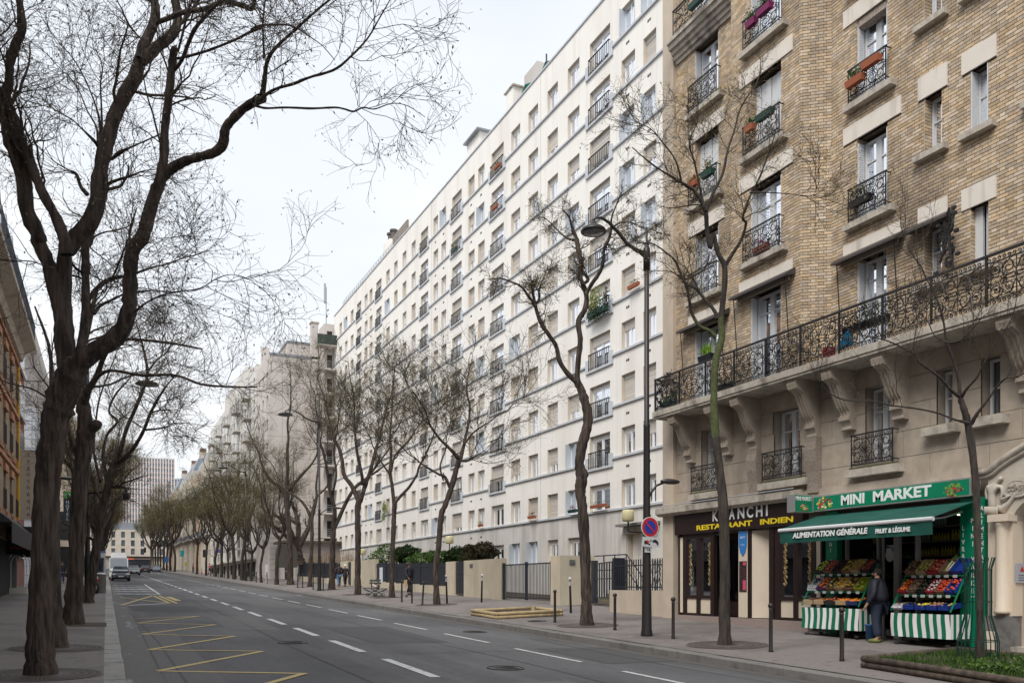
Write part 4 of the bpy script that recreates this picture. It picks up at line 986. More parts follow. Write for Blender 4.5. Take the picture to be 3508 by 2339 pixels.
qr = random.Random(8); BC = [cm('bottle_green', (.02, .06, .02), .25), cm('bottle_amber', (.2, .1, .01), .25), cm('bottle_clear', (.22, .26, .27), .25), cm('bottle_yellow', (.4, .33, .04), .3), cm('bottle_dark', (.03, .015, .012), .3)]
for k_ in range(6):
    z = 1.35 + k_ * .36; Mb().box(18.5, 18.95, 13.25, 17.25, z - .03, z).build('shelf', cm('shelf_grey', (.16, .15, .14), .6), mk)
    mm = [Mb() for _ in BC]; x = 13.3
    while x < 17.2:
        run = qr.randint(3, 8); c_ = qr.randrange(5); h = qr.uniform(.18, .3)
        for _ in range(run):
            if x < 17.2: mm[c_].lathe([(.035, 0), (.035, h * .6), (.014, h * .78), (.014, h)], (18.58, x, z), 6)
            x += .085
        x += .04
    for q_, c_ in zip(mm, BC):
        if q_.V: q_.build('bottles', c_, mk, kind='stuff')
# ------------------------------------------------------------ the two fruit stalls
ICO = {}
def fruit_mesh(key, col, kind='ball', r=.036, col2=None):
    if key in ICO: return ICO[key]
    m = Mb()
    if kind == 'ball': m.ball((0, 0, 0), r, 0, 8, 6, (1, 1, .92)); m.tube([(0, 0, r * .7), (0, .004, r * 1.15)], .003, 3)
    elif kind == 'long':
        for j in range(5): pass
        m.tube([(0, -r * 2.4, -r * .5), (0, -r * 1.3, .1 * r), (0, 0, .35 * r), (0, r * 1.3, .1 * r), (0, r * 2.4, -r * .5)], [r * .25, r * .8, r, r * .8, r * .3], 7)
    elif kind == 'leek': m.tube([(0, 0, 0), (.0, 0, .2), (.01, .01, .34)], [.018, .017, .02], 6); m.tube([(0, 0, .3), (.02, .03, .5)], [.02, .008], 4, 1); m.tube([(0, 0, .3), (-.02, -.03, .48)], [.018, .006], 4, 1)
    me = bpy.data.meshes.new(key); me.from_pydata(m.V, [], m.F); me.materials.append(mat('fruit_' + key, col, .4, col2=col2, scale=20)); 
    if kind == 'leek': me.materials.append(cm('leek_green', (.07, .16, .04)))
    me.polygons.foreach_set('material_index', m.I); me.polygons.foreach_set('use_smooth', [True] * len(me.polygons)); ICO[key] = me; return me
fruit_mesh('green_apple', (.42, .48, .06)); fruit_mesh('red_apple', (.38, .03, .03), col2=(.5, .16, .06)); fruit_mesh('dark_grape', (.025, .015, .04), r=.024); fruit_mesh('plum', (.07, .012, .03), r=.03)
fruit_mesh('yellow_apple', (.6, .45, .06), col2=(.5, .25, .05)); fruit_mesh('banana', (.55, .4, .05), 'long', .028); fruit_mesh('orange', (.75, .22, .01), r=.04); fruit_mesh('clementine', (.7, .2, .01), r=.028); fruit_mesh('mango', (.55, .32, .03), r=.042)
fruit_mesh('tomato', (.55, .05, .015), r=.036); fruit_mesh('lemon', (.72, .55, .02), r=.036); fruit_mesh('potato', (.2, .13, .075), r=.036); fruit_mesh('onion', (.4, .2, .1), r=.035); fruit_mesh('mushroom', (.62, .6, .56), r=.026); fruit_mesh('aubergine', (.02, .008, .02), 'long', .032); fruit_mesh('leek', (.6, .62, .42), 'leek'); fruit_mesh('avocado', (.03, .035, .015), r=.036); fruit_mesh('grapefruit', (.65, .35, .05), r=.05); fruit_mesh('pear', (.4, .36, .06), r=.036)
CR = {'timber': cm('crate_timber', (.45, .34, .2), .8), 'blue': cm('crate_blue_plastic', (.01, .04, .25), .45), 'black': cm('crate_black', (.02, .02, .022), .6), 'red': cm('crate_red_card', (.4, .03, .05), .7), 'purple': cm('crate_purple_card', (.1, .03, .16), .7), 'brown': cm('crate_card', (.2, .12, .07), .8), 'green': cm('crate_lime_plastic', (.28, .34, .03), .5), 'white': cm('crate_white_film', (.55, .56, .6), .3), 'navy': cm('crate_navy_card', (.015, .03, .12), .6)}
WORD = dict(timber='pale timber', blue='blue plastic', black='black', red='red card', purple='purple card', brown='brown card', green='lime green', white='film wrapped white', navy='navy blue card')
FW = dict(green_apple='green apples', red_apple='red apples', dark_grape='dark grapes', plum='dark plums', yellow_apple='yellow apples', banana='bananas', orange='oranges', clementine='clementines', mango='mangoes', tomato='tomatoes', lemon='lemons', potato='potatoes', onion='onions', mushroom='mushrooms', aubergine='aubergines', leek='leeks', avocado='avocados', grapefruit='grapefruits', pear='pears')
fq = random.Random(4)
def crate(c, W, D, H, tilt, m_, f, n, where):
    """c: centre of the bottom front edge; W along the street, D deep"""
    t_ = thing('fruit_crate', '%s crate of %s, %s' % (WORD[m_], FW[f], where), 'crate', c, 'crates on the fruit stalls'); t_.rotation_euler = (0, -tilt, 0)
    b = Mb(); t = .012
    b.box(0, D, -W / 2, W / 2, 0, t)
    if m_ in ('timber', 'blue'):
        for z in (0.0, .04, .08):
            if z + .03 <= H + .02:
                b.box(0, t, -W / 2, W / 2, z, z + .03).box(D - t, D, -W / 2, W / 2, z, z + .03).box(0, D, -W / 2, -W / 2 + t, z, z + .03).box(0, D, W / 2 - t, W / 2, z, z + .03)
        for x in (0, D - .02):
            for y in (-W / 2, W / 2 - .02): b.box(x, x + .02, y, y + .02, 0, H + .01)
    else: b.box(0, t, -W / 2, W / 2, 0, H).box(D - t, D, -W / 2, W / 2, 0, H).box(0, D, -W / 2, -W / 2 + t, 0, H).box(0, D, W / 2 - t, W / 2, 0, H)
    if m_ == 'white':
        for i in range(14): y = -W / 2 + W * i / 13; b.add([(-.02, y, H * .4 + fq.uniform(-.02, .02)), (-.03, y + W / 13, H * .5), (.1, y + W / 13, H + fq.uniform(0, .04)), (.08, y, H + .02)], [(0, 1, 2, 3)])
    b.build('casing', CR[m_], t_, world=False)
    me = ICO[f]; r = .03 if f in ('clementine', 'dark_grape', 'mushroom') else .036 if f not in ('orange', 'mango') else .041
    ct, st = math.cos(tilt), math.sin(tilt)
    if f == 'leek':
        for i in range(n):
            o = bpy.data.objects.new('leek', me); COL.objects.link(o); o.location = (c[0] + .06, c[1] - W / 2 + .04 + (W - .1) * i / n, c[2] + .05 + .02 * (i % 3)); o.rotation_euler = (.1 + fq.uniform(-.25, .1), .75 + fq.uniform(-.1, .1), 0)
            tag(o, 'green and white leek standing upright between the red apples and the empty blue crate', 'leek', 'leeks standing on the right fruit stall')
        return
    cols_ = max(3, int(W / (r * 2.05))); rows_ = max(3, int((D - .05) / (r * 1.95))); k = 0
    cells = [(i, j) for j in range(rows_) for i in range(cols_)]
    fq.shuffle(cells); cells = cells[:n]
    for i, j in cells:
        lx = .035 + r + (D - .07 - 2 * r) * j / max(rows_ - 1, 1); ly = -W / 2 + r + .012 + (W - 2 * r - .024) * (i + .25 * (j % 2)) / max(cols_ - 1 + .25, 1); lz = H * .62 + fq.uniform(0, .035)
        o = bpy.data.objects.new(f, me); COL.objects.link(o)
        o.location = (c[0] + lx * ct - lz * st * 1, c[1] + ly, c[2] + lz * ct + lx * st); o.rotation_euler = (fq.uniform(-.5, .5), fq.uniform(-.5, .5), fq.uniform(0, 6)); o.scale = (fq.uniform(.82, 1.12),) * 3; o.location += Vector((fq.uniform(-.012, .012), fq.uniform(-.012, .012), fq.uniform(-.008, .03)))
        tag(o, '%s in the %s crate, %s' % (FW[f][:-1] if not f.startswith(('tom', 'mango', 'potato')) else f, WORD[m_], where), f.replace('_', ' '), '%s on the stalls' % FW[f])
def stall(s0, s1, uf, zg, lab, rowsdef, where):
    D = .62; T = thing('fruit_stall', lab, 'stall', (uf, (s0 + s1) / 2, zg), 'fruit stalls in front of the grocery')
    zt = zg + .78; W = s1 - s0; GP = cm('stall_green_paint', (.0, .16, .06), .4)
    m = Mb(); m.box(uf - .03, uf + D, s0 - .05, s1 + .05, zt - .04, zt + .02); m.build('table_frame', GP, T)
    for s_ in (s0 - .03, s1 + .03):
        Mb().tube([(uf - .01, s_, zt), (uf + .2, s_, zt + .35), (uf + .62, s_, zt + 1.05)], .02, 5).build('side_bar', GP, T)
    for k, (dz, du) in enumerate(((.34, .2), (.78, .42))):
        m = Mb(); m.box(uf + du - .02, uf + du + .02, s0 - .03, s1 + .03, zt + dz, zt + dz + .025); m.hexa([(uf + du, s0, zt + dz), (uf + du + .4, s0, zt + dz + .2), (uf + du + .4, s1, zt + dz + .2), (uf + du, s1, zt + dz), (uf + du, s0, zt + dz + .012), (uf + du + .4, s0, zt + dz + .212), (uf + du + .4, s1, zt + dz + .212), (uf + du, s1, zt + dz + .012)]); m.build('rack', GP, T)
        for q in range(6):
            y = s0 + .12 + (W - .2) * q / 6; Mb().box(uf + du - .03, uf + du - .021, y, y + .11, zt + dz - .03, zt + dz + .03).build('price_tag', cm('tag_white', (.5, .5, .5), .6), T)
    # striped skirt
    m = Mb(); n = int(W / .098); zb = zg + .2; f_ = lambda x, z: uf - .02 + .018 * math.sin(x * 13 + 2.5 * math.sin(x * 3)) * (1 - .6 * (z - zb) / .55)
    for i in range(n):
        for j in range(5):
            x0, x1 = s0 - .03 + (W + .06) * i / n, s0 - .03 + (W + .06) * (i + 1) / n; z0, z1 = zb + (zt - .05 - zb) * j / 5, zb + (zt - .05 - zb) * (j + 1) / 5
            dx0 = .02 * math.sin(z0 * 7 + x0); dx1 = .02 * math.sin(z1 * 7 + x0)
            m.add([(f_(x0, z0), x0 + dx0, z0), (f_(x1, z0), x1 + dx0, z0), (f_(x1, z1), x1 + dx1, z1), (f_(x0, z1), x0 + dx1, z1)], [(0, 1, 2, 3)], i % 2)
    n2 = 7
    for side, y in ((0, s0 - .03), (1, s1 + .03)):
        for i in range(n2): x0, x1 = uf + D * i / n2, uf + D * (i + 1) / n2; m.add([(x0, y, zb), (x1, y, zb), (x1, y, zt - .05), (x0, y, zt - .05)], [(0, 1, 2, 3)], i % 2)
    m.build('striped_skirt', [MT['wcanvas'], MT['gcanvas']], T)
    Mb().box(uf + .03, uf + D, s0, s1, zb + .02, zb + .05).build('base', MT['iron'], T)
    for x in (uf + .05, uf + D - .08):
        for y in (s0 + .08, s1 - .08): Mb().lathe([(.055, -.02), (.055, .02)], (0, 0, 0), 10).build('castor', cm('rubber', (.02, .02, .02), .8), T, world=False).location = (x - uf, y - (s0 + s1) / 2, .055); T.children[-1].rotation_euler = (R(90), 0, 0)
    for k, row in enumerate(rowsdef):
        n = len(row); tilt = (.15, .72, .72)[k]; dz, du = ((.03, .0), (.37, .2), (.81, .42))[k]; w_ = W / n
        for i, (cm_, f, cnt) in enumerate(row):
            y = s1 - w_ * (i + .5); crate((uf + du, y, zt + dz), w_ - .015, .42, .1, tilt, cm_, f, cnt, '%s of %s row, %s stall' % (('first', 'second', 'third', 'fourth', 'fifth', 'sixth', 'seventh')[i], ('lowest', 'middle', 'top')[k], where))
    return T
zs = gz(16.5, 16.5)
stall(15.62, 17.45, 16.4, zs, 'left fruit stall with green and white striped skirt, half hidden by the bollard', [
    [('timber', 'plum', 10), ('timber', 'clementine', 12), ('black', 'red_apple', 10), ('timber', 'orange', 12), ('navy', 'orange', 12)],
    [('white', 'dark_grape', 14), ('purple', 'clementine', 18), ('brown', 'pear', 8), ('timber', 'mango', 12), ('brown', 'banana', 5), ('green', 'pear', 3)],
    [('black', 'green_apple', 14), ('brown', 'red_apple', 20), ('black', 'plum', 16), ('brown', 'banana', 8), ('timber', 'yellow_apple', 16), ('black', 'red_apple', 18)]], 'left')
zs = gz(16.5, 13.8)
stall(13.1, 14.6, 16.4, zs, 'right fruit stall with green and white striped skirt, behind the caged tree', [
    [('white', 'potato', 6), ('blue', 'avocado', 9), ('blue', 'lemon', 16), ('blue', 'onion', 14), ('blue', 'pear', 5)],
    [('red', 'clementine', 14), ('brown', 'potato', 16), ('black', 'avocado', 12), ('red', 'mushroom', 14), ('brown', 'tomato', 16), ('blue', 'tomato', 10)],
    [('brown', 'potato', 8), ('timber', 'pear', 12), ('red', 'red_apple', 18), ('brown', 'leek', 7), ('blue', 'avocado', 0)]], 'right')
bk = thing('blue_bucket', 'blue plastic bin on the pavement beside the customer', 'bucket', (16.5, 15.32, gz(16.5, 15.3)))
Mb().lathe([(.1, 0), (.13, .36), (.15, .37), (.15, .4), (.13, .4), (.12, .38), (.09, .02)], tuple(bk.location), 14).build('bin_body', cm('bucket_blue', (.04, .12, .3), .5), bk, smooth=True)
# ------------------------------------------------------------ sculpted doorway at the right edge
pt = thing('sculpted_doorway', 'cream arched doorway with relief figure, cartouche and half columns right of the grocery', 'doorway', (17, 12, gz(17, 12)))
UP = 16.98; fP = frR(UP); PC = MT['cream']; RC = cm('relief_stone', (.46, .41, .35), .8, col2=(.52, .47, .4), scale=4, bump=.2, bscale=40)
sL = sx(3385, UP); sI = sx(3470, UP); zg = gz(17, 12)
Mb().fbox(fP, sI, sL, zg + .75, 3.02, -.3, 0).build('jamb', PC, pt)
Mb().fbox(fP, sI + .02, sL + .02, zg - .1, zg + .75, -.3, .07).build('plinth', cm('dark_plinth', (.12, .115, .11), .9, col2=(.2, .19, .18), scale=6), pt)
Mb().fbox(fP, sI + .35, sL - .03, zg + .0, zg + .42, .075, .1).build('hatch', PC, pt)
cc = sx(3426, UP - .1)
Mb().lathe([(.16, .0), (.16, .06), (.135, .1), (.12, 1.75), (.13, 1.82), (.15, 1.86), (.15, 1.92)], (UP - .03, cc, zg + .8), 18).build('half_column', PC, pt, smooth=True)
Mb().fbox(fP, cc - .24, cc + .22, 3.02, 3.17, -.1, .2).build('capital', PC, pt)
m = Mb(); m.fbox(fP, 9.0, sI, zg, 4.8, -1.2, -1.15); m.box(UP + .3, UP + 1.2, sI, sI + .05, zg, 3.6); m.build('recess_wall', MT['render_c'], pt)
Mb().fbox(fP, 8.9, sI + .1, zg - .1, zg + .12, -1.2, .05).build('doorstep', MT['sill'], pt)
Mb().fbox(frY(sI - .02), UP + .05, UP + .42, 1.75, 2.15, 0, .02).build('wall_plaque', cm('plaque', (.4, .42, .47), .4), pt)
Mb().add([(UP + .16, sI - .045, 1.98), (UP + .3, sI - .045, 1.98), (UP + .23, sI - .045, 2.1)], [(0, 1, 2)]).build('plaque_mark', cm('mark_red', (.5, .03, .02)), pt)
for q in range(3): Mb().box(UP + .12, UP + .34, sI - .045, sI - .042, 1.8 + q * .05, 1.81 + q * .05).build('plaque_mark', MT['iron'], pt)
# tympanum with arch cut
arch = [(sL, 3.02), (sI, 3.02)] + [(sI - .9 + .9 * math.cos(t), 3.02 + .55 * math.sin(t)) for t in np.linspace(0, math.pi / 2, 8)] + [(9.05, 3.57), (9.05, 4.85), (sI - 1.6, 4.8), (sI - .7, 4.7), (sI - .25, 4.48), (sx(3428, UP), 4.24), (sL, 4.08)]
m = Mb(); m.prism(arch, lambda a, z, t_: fP(a, z, t_), -.3, .0); m.build('tympanum', RC, pt)
hood = [(sx(3350, UP), 4.08), (sL, 4.1), (sx(3405, UP), 4.15), (sx(3428, UP), 4.26), (sx(3470, UP), 4.4), (sx(3508, UP), 4.5), (sI - .7, 4.72), (sI - 1.6, 4.8)]
m = Mb(); m.tube([fP(a, z, .06) for a, z in hood], .075, 8); m.tube([fP(a, z - .1, .03) for a, z in hood], .05, 6); m.build('hood_mould', MT['sill'], pt, smooth=True)
m = Mb(); m.tube([fP(a, z, .03) for a, z in [(sx(3420, UP), 3.32), (sx(3440, UP), 3.28), (sx(3460, UP), 3.4), (sx(3485, UP), 3.58), (sx(3508, UP), 3.7), (sI - .8, 3.9), (sI - 1.6, 3.95)]], [.07, .085, .045, .035, .035, .035, .035], 7); m.build('scroll_moulding', RC, pt, smooth=True)
# relief figure, half sunk in the wall
def skin(name, V, E, Rr, mats, parent=None, sub=1, world=True, root=0, label=None):
    me = bpy.data.meshes.new(name); me.from_pydata([tuple(v) for v in V], E, []); o = bpy.data.objects.new('tmp', me); COL.objects.link(o)
    md = o.modifiers.new('s', 'SKIN'); md.use_smooth_shade = True; md.branch_smoothing = .3
    for i, d in enumerate(me.skin_vertices[0].data): r = Rr[i]; d.radius = r if hasattr(r, '__len__') else (r, r); d.use_root = (i == root)
    sm = o.modifiers.new('b', 'SUBSURF'); sm.levels = sub; sm.render_levels = sub
    bpy.context.view_layer.update(); nm = bpy.data.meshes.new_from_object(o.evaluated_get(bpy.context.evaluated_depsgraph_get())); bpy.data.objects.remove(o)
    nm.name = name; nm.materials.clear(); nm.materials.append(mats); return link(name, nm, parent, world, label)
fx = lambda px, py, o: fP(F(px, py, UP)[0], F(px, py, UP)[1], o)
V = [fx(3404, 1748, .02), fx(3404, 1720, .04), fx(3403, 1690, .05), fx(3404, 1668, .06), fx(3420, 1655, .06), fx(3428, 1645, .06), fx(3440, 1632, .05),
     fx(3389, 1664, .04), fx(3381, 1685, .03), fx(3385, 1712, .03), fx(3438, 1666, .05), fx(3440, 1690, .05), fx(3432, 1712, .05), fx(3452, 1704, .06), fx(3472, 1694, .05)]
skin('relief_figure', V, [(0, 1), (1, 2), (2, 3), (3, 4), (4, 5), (5, 6), (3, 7), (7, 8), (8, 9), (3, 10), (10, 11), (11, 12), (12, 13), (13, 14)],
     [.1, .085, .085, .1, .035, .04, .07, .04, .033, .028, .045, .035, .03, .026, .02], RC, pt)
m = Mb()
for q in range(9): m.tube([fx(3386 + q * 5, 1735, .1), fx(3386 + q * 5, 1762, .1)], .022, 5)
m.build('relief_skirt', RC, pt, smooth=True)
c0, z0 = F(3487, 1668, UP); m = Mb(); m.prism([(c0 + .36 * math.cos(t), z0 + .21 * math.sin(t)) for t in np.linspace(0, 6.283, 25)[:-1]], lambda a, z, t_: fP(a, z, t_), 0, .05)
m.tube([fP(c0 + .22 * math.cos(t), z0 + .14 * math.sin(t), .05) for t in np.linspace(0, 6.283, 25)], .012, 4); m.build('cartouche', RC, pt)
text('CONST', .15, (UP - .055, c0, z0 - .03), 'R', cm('relief_dark', (.3, .26, .22)), pt, .8, .012, bold=.006); text('L.', .09, (UP - .055, c0 + .02, z0 + .07), 'R', MT['relief_dark'], pt, .8, .012)
# ------------------------------------------------------------ trees
QA = (0, 800, .574); PA = (0, 0, .574); UA = (800, 0, .5421)
BK = MT['bark']; BK2 = MT['bark2']
def cat_l(*segs):
    """join limb pieces given in different crops: each (data, crop)"""
    out = []
    for data, (x0, y0, sc) in segs: out += [(x0 + x * sc, y0 + y * sc, w_ * sc) for x, y, w_ in data]
    return out
def LS(data, z0, z1=None): return limb_px(data, 0, 0, 1, z0, z1)
T1 = [
 LS([(138, 2312, 108), (138, 2200, 98), (146, 2000, 92), (159, 1700, 90), (171, 1560, 93), (190, 1440, 102), (214, 1360, 106), (243, 1290, 112), (262, 1240, 90)], 13.2),
 LS(cat_l(([(420, 900, 120), (470, 790, 125), (560, 705, 118), (660, 645, 108), (735, 560, 104), (772, 440, 98), (776, 300, 90), (780, 180, 85), (795, 90, 84), (850, 20, 80)], QA), ([(885, 1290, 78), (930, 1150, 76), (962, 1060, 72), (978, 930, 54), (985, 750, 50), (1002, 620, 50), (1018, 480, 48), (1030, 350, 46), (1045, 285, 44)], PA)), 13.2, 12.2),
 LS(cat_l(([(965, 1070, 62), (1020, 1010, 62), (1100, 965, 56), (1200, 935, 54), (1290, 905, 58), (1335, 850, 62), (1345, 770, 54), (1400, 700, 50), (1480, 630, 52), (1568, 590, 50)], PA), ([(170, 632, 42), (190, 560, 32), (200, 460, 28), (215, 385, 25), (260, 310, 21), (400, 180, 17), (500, 90, 13), (620, -10, 11)], UA)), 12.6, 11.0),
 LS(cat_l(([(160, 640, 30), (250, 570, 17), (380, 530, 20), (480, 490, 17), (640, 440, 17), (750, 350, 13), (850, 240, 11), (920, 120, 9), (990, 0, 6)], UA)), 11.6, 10.4),
 LS(cat_l(([(120, 660, 20), (200, 684, 15), (330, 680, 13), (500, 686, 14), (640, 680, 12), (700, 690, 12), (760, 705, 13), (820, 680, 9), (890, 690, 8), (1000, 655, 6), (1100, 670, 5), (1210, 740, 4)], UA)), 11.7, 12.4),
 LS(cat_l(([(195, 370, 20), (188, 250, 14), (186, 130, 12), (203, -20, 10)], UA)), 11.4, 11.0),
 LS(cat_l(([(1040, 420, 26), (1085, 360, 24), (1120, 270, 24), (1160, 180, 24), (1230, 95, 24), (1320, 0, 20)], PA)), 12.3, 11.6),
 LS(cat_l(([(1060, 350, 16), (1130, 335, 17), (1250, 300, 16), (1400, 240, 15), (1490, 195, 15), (1568, 165, 14)], PA), ([(110, 190, 13), (180, 162, 13), (330, 158, 12), (400, 180, 11), (470, 225, 8), (560, 290, 6), (640, 380, 5)], UA)), 12.3, 10.8),
 LS(cat_l(([(1062, 310, 15), (1090, 200, 16), (1120, 80, 14), (1155, -20, 13)], PA)), 12.2, 12.0),
 # centre limb
 LS(cat_l(([(430, 880, 150), (395, 760, 128), (385, 600, 125), (375, 430, 112), (382, 220, 92), (392, 80, 92)], QA), ([(405, 1500, 92), (460, 1410, 108), (540, 1325, 108), (582, 1200, 104), (592, 1080, 94), (612, 950, 90), (652, 800, 88), (685, 690, 88), (750, 560, 88), (805, 465, 84), (832, 370, 78), (868, 255, 66), (915, 150, 58), (930, 60, 55), (912, -30, 52)], PA)), 13.2, 13.9),
 LS(cat_l(([(838, 370, 70), (895, 320, 70), (960, 265, 68), (1030, 205, 62), (1062, 120, 56), (1045, 0, 50), (1030, -60, 48)], PA)), 13.7, 14.4),
 LS(cat_l(([(940, 135, 30), (1000, 112, 32), (1100, 72, 30), (1220, 56, 30), (1330, 15, 30), (1440, 30, 32), (1500, 55, 28), (1525, -10, 20)], PA)), 13.8, 13.0),
 # left limb
 LS(cat_l(([(372, 470, 110), (348, 400, 100), (305, 240, 92), (288, 175, 90), (232, 55, 92)], QA), ([(225, 1400, 104), (160, 1250, 98), (140, 1050, 98), (82, 880, 106), (50, 740, 104), (34, 640, 96), (25, 570, 70), (55, 490, 52), (58, 380, 56), (95, 260, 58), (130, 185, 58), (125, 80, 50), (112, -30, 48)], PA)), 13.3, 12.6),
 LS(cat_l(([(400, 1520, 90), (385, 1430, 76), (340, 1310, 68), (265, 1170, 62), (215, 1060, 64), (175, 950, 70), (130, 860, 80), (100, 760, 70), (60, 640, 55)], PA)), 13.0, 12.8),
 LS(cat_l(([(20, 600, 60), (-40, 470, 50), (-60, 300, 45), (-40, 100, 40)], PA)), 12.8, 12.0),
 # limb behind
 LS(cat_l(([(465, 780, 70), (488, 660, 56), (505, 520, 52), (512, 350, 52), (510, 200, 52), (512, 50, 50)], QA), ([(530, 1450, 48), (560, 1330, 44), (600, 1240, 40), (640, 1100, 30)], PA)), 13.3, 14.6),
 LS(cat_l(([(420, 165, 14), (455, 210, 20), (485, 230, 22)], QA)), 13.5, 13.8),
 LS(cat_l(([(330, 210, 16), (260, 190, 9), (180, 165, 8), (60, 165, 7), (-40, 155, 6)], QA)), 12.8, 12.2),
 LS(cat_l(([(275, 975, 16), (200, 930, 13), (110, 905, 11), (20, 880, 9), (-60, 840, 8)], QA)), 12.9, 12.3),
 LS(cat_l(([(815, 235, 18), (900, 205, 12), (1000, 180, 10), (1100, 145, 8), (1200, 120, 5)], QA)), 12.5, 11.9),
 LS(cat_l(([(818, 350, 16), (900, 340, 8), (1000, 348, 8), (1080, 345, 9), (1200, 325, 8), (1290, 270, 6), (1380, 245, 5), (1480, 270, 4), (1560, 330, 3)], QA)), 12.5, 11.6),
 LS(cat_l(([(800, 470, 18), (870, 415, 11), (960, 370, 10), (1080, 345, 8)], QA)), 12.5, 12.3),
 LS(cat_l(([(530, 390, 30), (575, 330, 26), (625, 290, 32), (665, 270, 26), (735, 255, 22)], QA)), 13.8, 14.2),
 LS(cat_l(([(560, 480, 26), (600, 430, 20), (680, 390, 16), (740, 360, 12)], QA)), 13.9, 14.2),
 LS(cat_l(([(660, 285, 14), (700, 200, 12), (735, 110, 10), (770, 20, 8)], QA)), 14.1, 13.4),
 LS(cat_l(([(665, 950, 24), (720, 910, 26), (780, 880, 12), (860, 845, 10), (960, 800, 8)], PA)), 13.6, 12.9),
 LS(cat_l(([(590, 880, 26), (560, 840, 22), (500, 780, 12), (430, 715, 10), (320, 650, 7), (230, 560, 5)], PA)), 13.6, 13.0),
 LS(cat_l(([(585, 870, 20), (575, 760, 14), (520, 660, 10), (470, 540, 8), (400, 440, 6)], PA)), 13.6, 14.2),
 LS(cat_l(([(600, 840, 18), (590, 700, 14), (545, 560, 10), (480, 420, 9), (420, 330, 7), (350, 260, 4)], PA)), 13.6, 13.8),
 LS(cat_l(([(610, 820, 16), (605, 640, 12), (600, 500, 10), (610, 400, 8), (570, 290, 6)], PA)), 13.6, 13.2),
 LS(cat_l(([(640, 1100, 24), (700, 1075, 18), (780, 1050, 16), (860, 1020, 8), (940, 1010, 5)], PA)), 13.7, 13.2),
 LS(cat_l(([(520, 1160, 30), (480, 1110, 24), (455, 1040, 22), (400, 1010, 9), (320, 960, 7), (270, 880, 5)], PA)), 13.6, 14.0),
]
spec1 = [(7, (.9, 2.2), (.5, 1.15), .06, .26, .0055, 10, 4), (7, (.5, 1.15), (.4, 1.1), .0, .55, .0042, 6, 3), (4, (.22, .6), (.4, 1.1), -.05, .6, .003, 5, 3)]
make_tree('street_tree', 'huge dark bare tree with many twisting limbs, nearest on the left pavement', T1, 1, spec1, BK, group='left row of street trees', budmat='seed', bud=(1, .045, .05, 1.5), sides=16, flare=1.12, skip=1, wan=.22)
def template(seed, H=15.0, r0=.26, nl=5, spread=3.6):
    q = np.random.default_rng(seed); fork = H * q.uniform(.24, .34); P = [[0, 0, 0], [q.normal() * .08, q.normal() * .08, fork * .5], [q.normal() * .15, q.normal() * .15, fork], [q.normal() * .3, q.normal() * .3, fork + .6]]
    L_ = [Limb(P, [r0, r0 * .85, r0 * .85, r0 * .5])]; a0 = q.uniform(0, 6)
    for i in range(nl):
        a = a0 + 6.283 * i / nl + q.uniform(-.4, .4); sp = spread * q.uniform(.55, 1.1); h = H * q.uniform(.78, .95); c, s_ = math.cos(a), math.sin(a)
        pts = [P[2]] + [[P[2][0] + c * sp * f ** .8 + q.normal() * .25, P[2][1] + s_ * sp * f ** .8 + q.normal() * .25, fork + (h - fork) * f ** 1.15] for f in (.14, .3, .5, .72, .9, 1)]
        L_.append(Limb(pts, [r0 * .62, r0 * .5, r0 * .42, r0 * .33, r0 * .22, r0 * .13, r0 * .07]))
        b = a + q.choice([-1, 1]) * q.uniform(.5, .9); p0 = pts[2]
        L_.append(Limb([p0] + [[p0[0] + math.cos(b) * sp * .7 * f + q.normal() * .15, p0[1] + math.sin(b) * sp * .7 * f + q.normal() * .15, p0[2] + (h - fork) * .5 * f ** 1.1] for f in (.3, .6, 1)], [r0 * .34, r0 * .25, r0 * .16, r0 * .06]))
    return L_
specT = [(8, (1.6, 3.4), (.35, .95), .1, .4, .012, 7, 4), (7, (.9, 1.9), (.4, 1.0), .07, .5, .009, 5, 3), (6, (.4, 1.0), (.4, 1.1), .04, .6, .007, 4, 3)]
specF = [(8, (1.8, 3.8), (.35, 1.0), .1, .4, .018, 6, 3), (6, (1.0, 2.2), (.4, 1.0), .07, .6, .013, 5, 3), (6, (.5, 1.2), (.4, 1.1), .04, .7, .01, 3, 3)]
# ---- the second tree on the left (stump on its side) and the third with the wide crown
z2 = 24.1
T2 = [LS([(248, 2140, 78), (256, 2000, 58), (266, 1800, 57), (276, 1650, 57), (288, 1520, 58), (293, 1460, 62), (285, 1390, 46), (278, 1330, 40)], z2),
      LS([(292, 1500, 50), (318, 1462, 44), (338, 1452, 30)], z2, z2 - .3),
      LS([(285, 1390, 36), (310, 1320, 22), (370, 1270, 12), (485, 1285 - 0, 11), (600, 1285, 10), (690, 1316, 9), (800, 1325, 7), (880, 1325, 5)], z2, 21),
      LS([(282, 1370, 30), (330, 1290, 20), (360, 1215, 16), (412, 1165, 12), (560, 1172, 9), (690, 1195, 6)], z2, 22.5),
      LS([(278, 1340, 34), (270, 1250, 26), (300, 1130, 20), (330, 1000, 14)], z2, 25),
      LS([(262, 1560, 16), (240, 1500, 12), (225, 1440, 9), (200, 1400, 6)], z2, 23.5), LS([(262, 1640, 16), (235, 1590, 10), (215, 1570, 8)], z2, 23.8)]
spec2 = [(9, (1.0, 2.4), (.5, 1.1), .06, .4, .009, 7, 4), (6, (.5, 1.2), (.4, 1.1), .02, .55, .006, 5, 3), (4, (.25, .7), (.4, 1.1), 0, .6, .0045, 4, 3)]
make_tree('street_tree', 'dark bare tree with a sawn stump on its side, second trunk on the left pavement', T2, 2, spec2, BK, group='left row of street trees', budmat='seed', bud=(1, .05, .05, 1), flare=1.2, sides=12, skip=2)
def Qp(d): return cat_l((d, QA))
z3 = 37.0
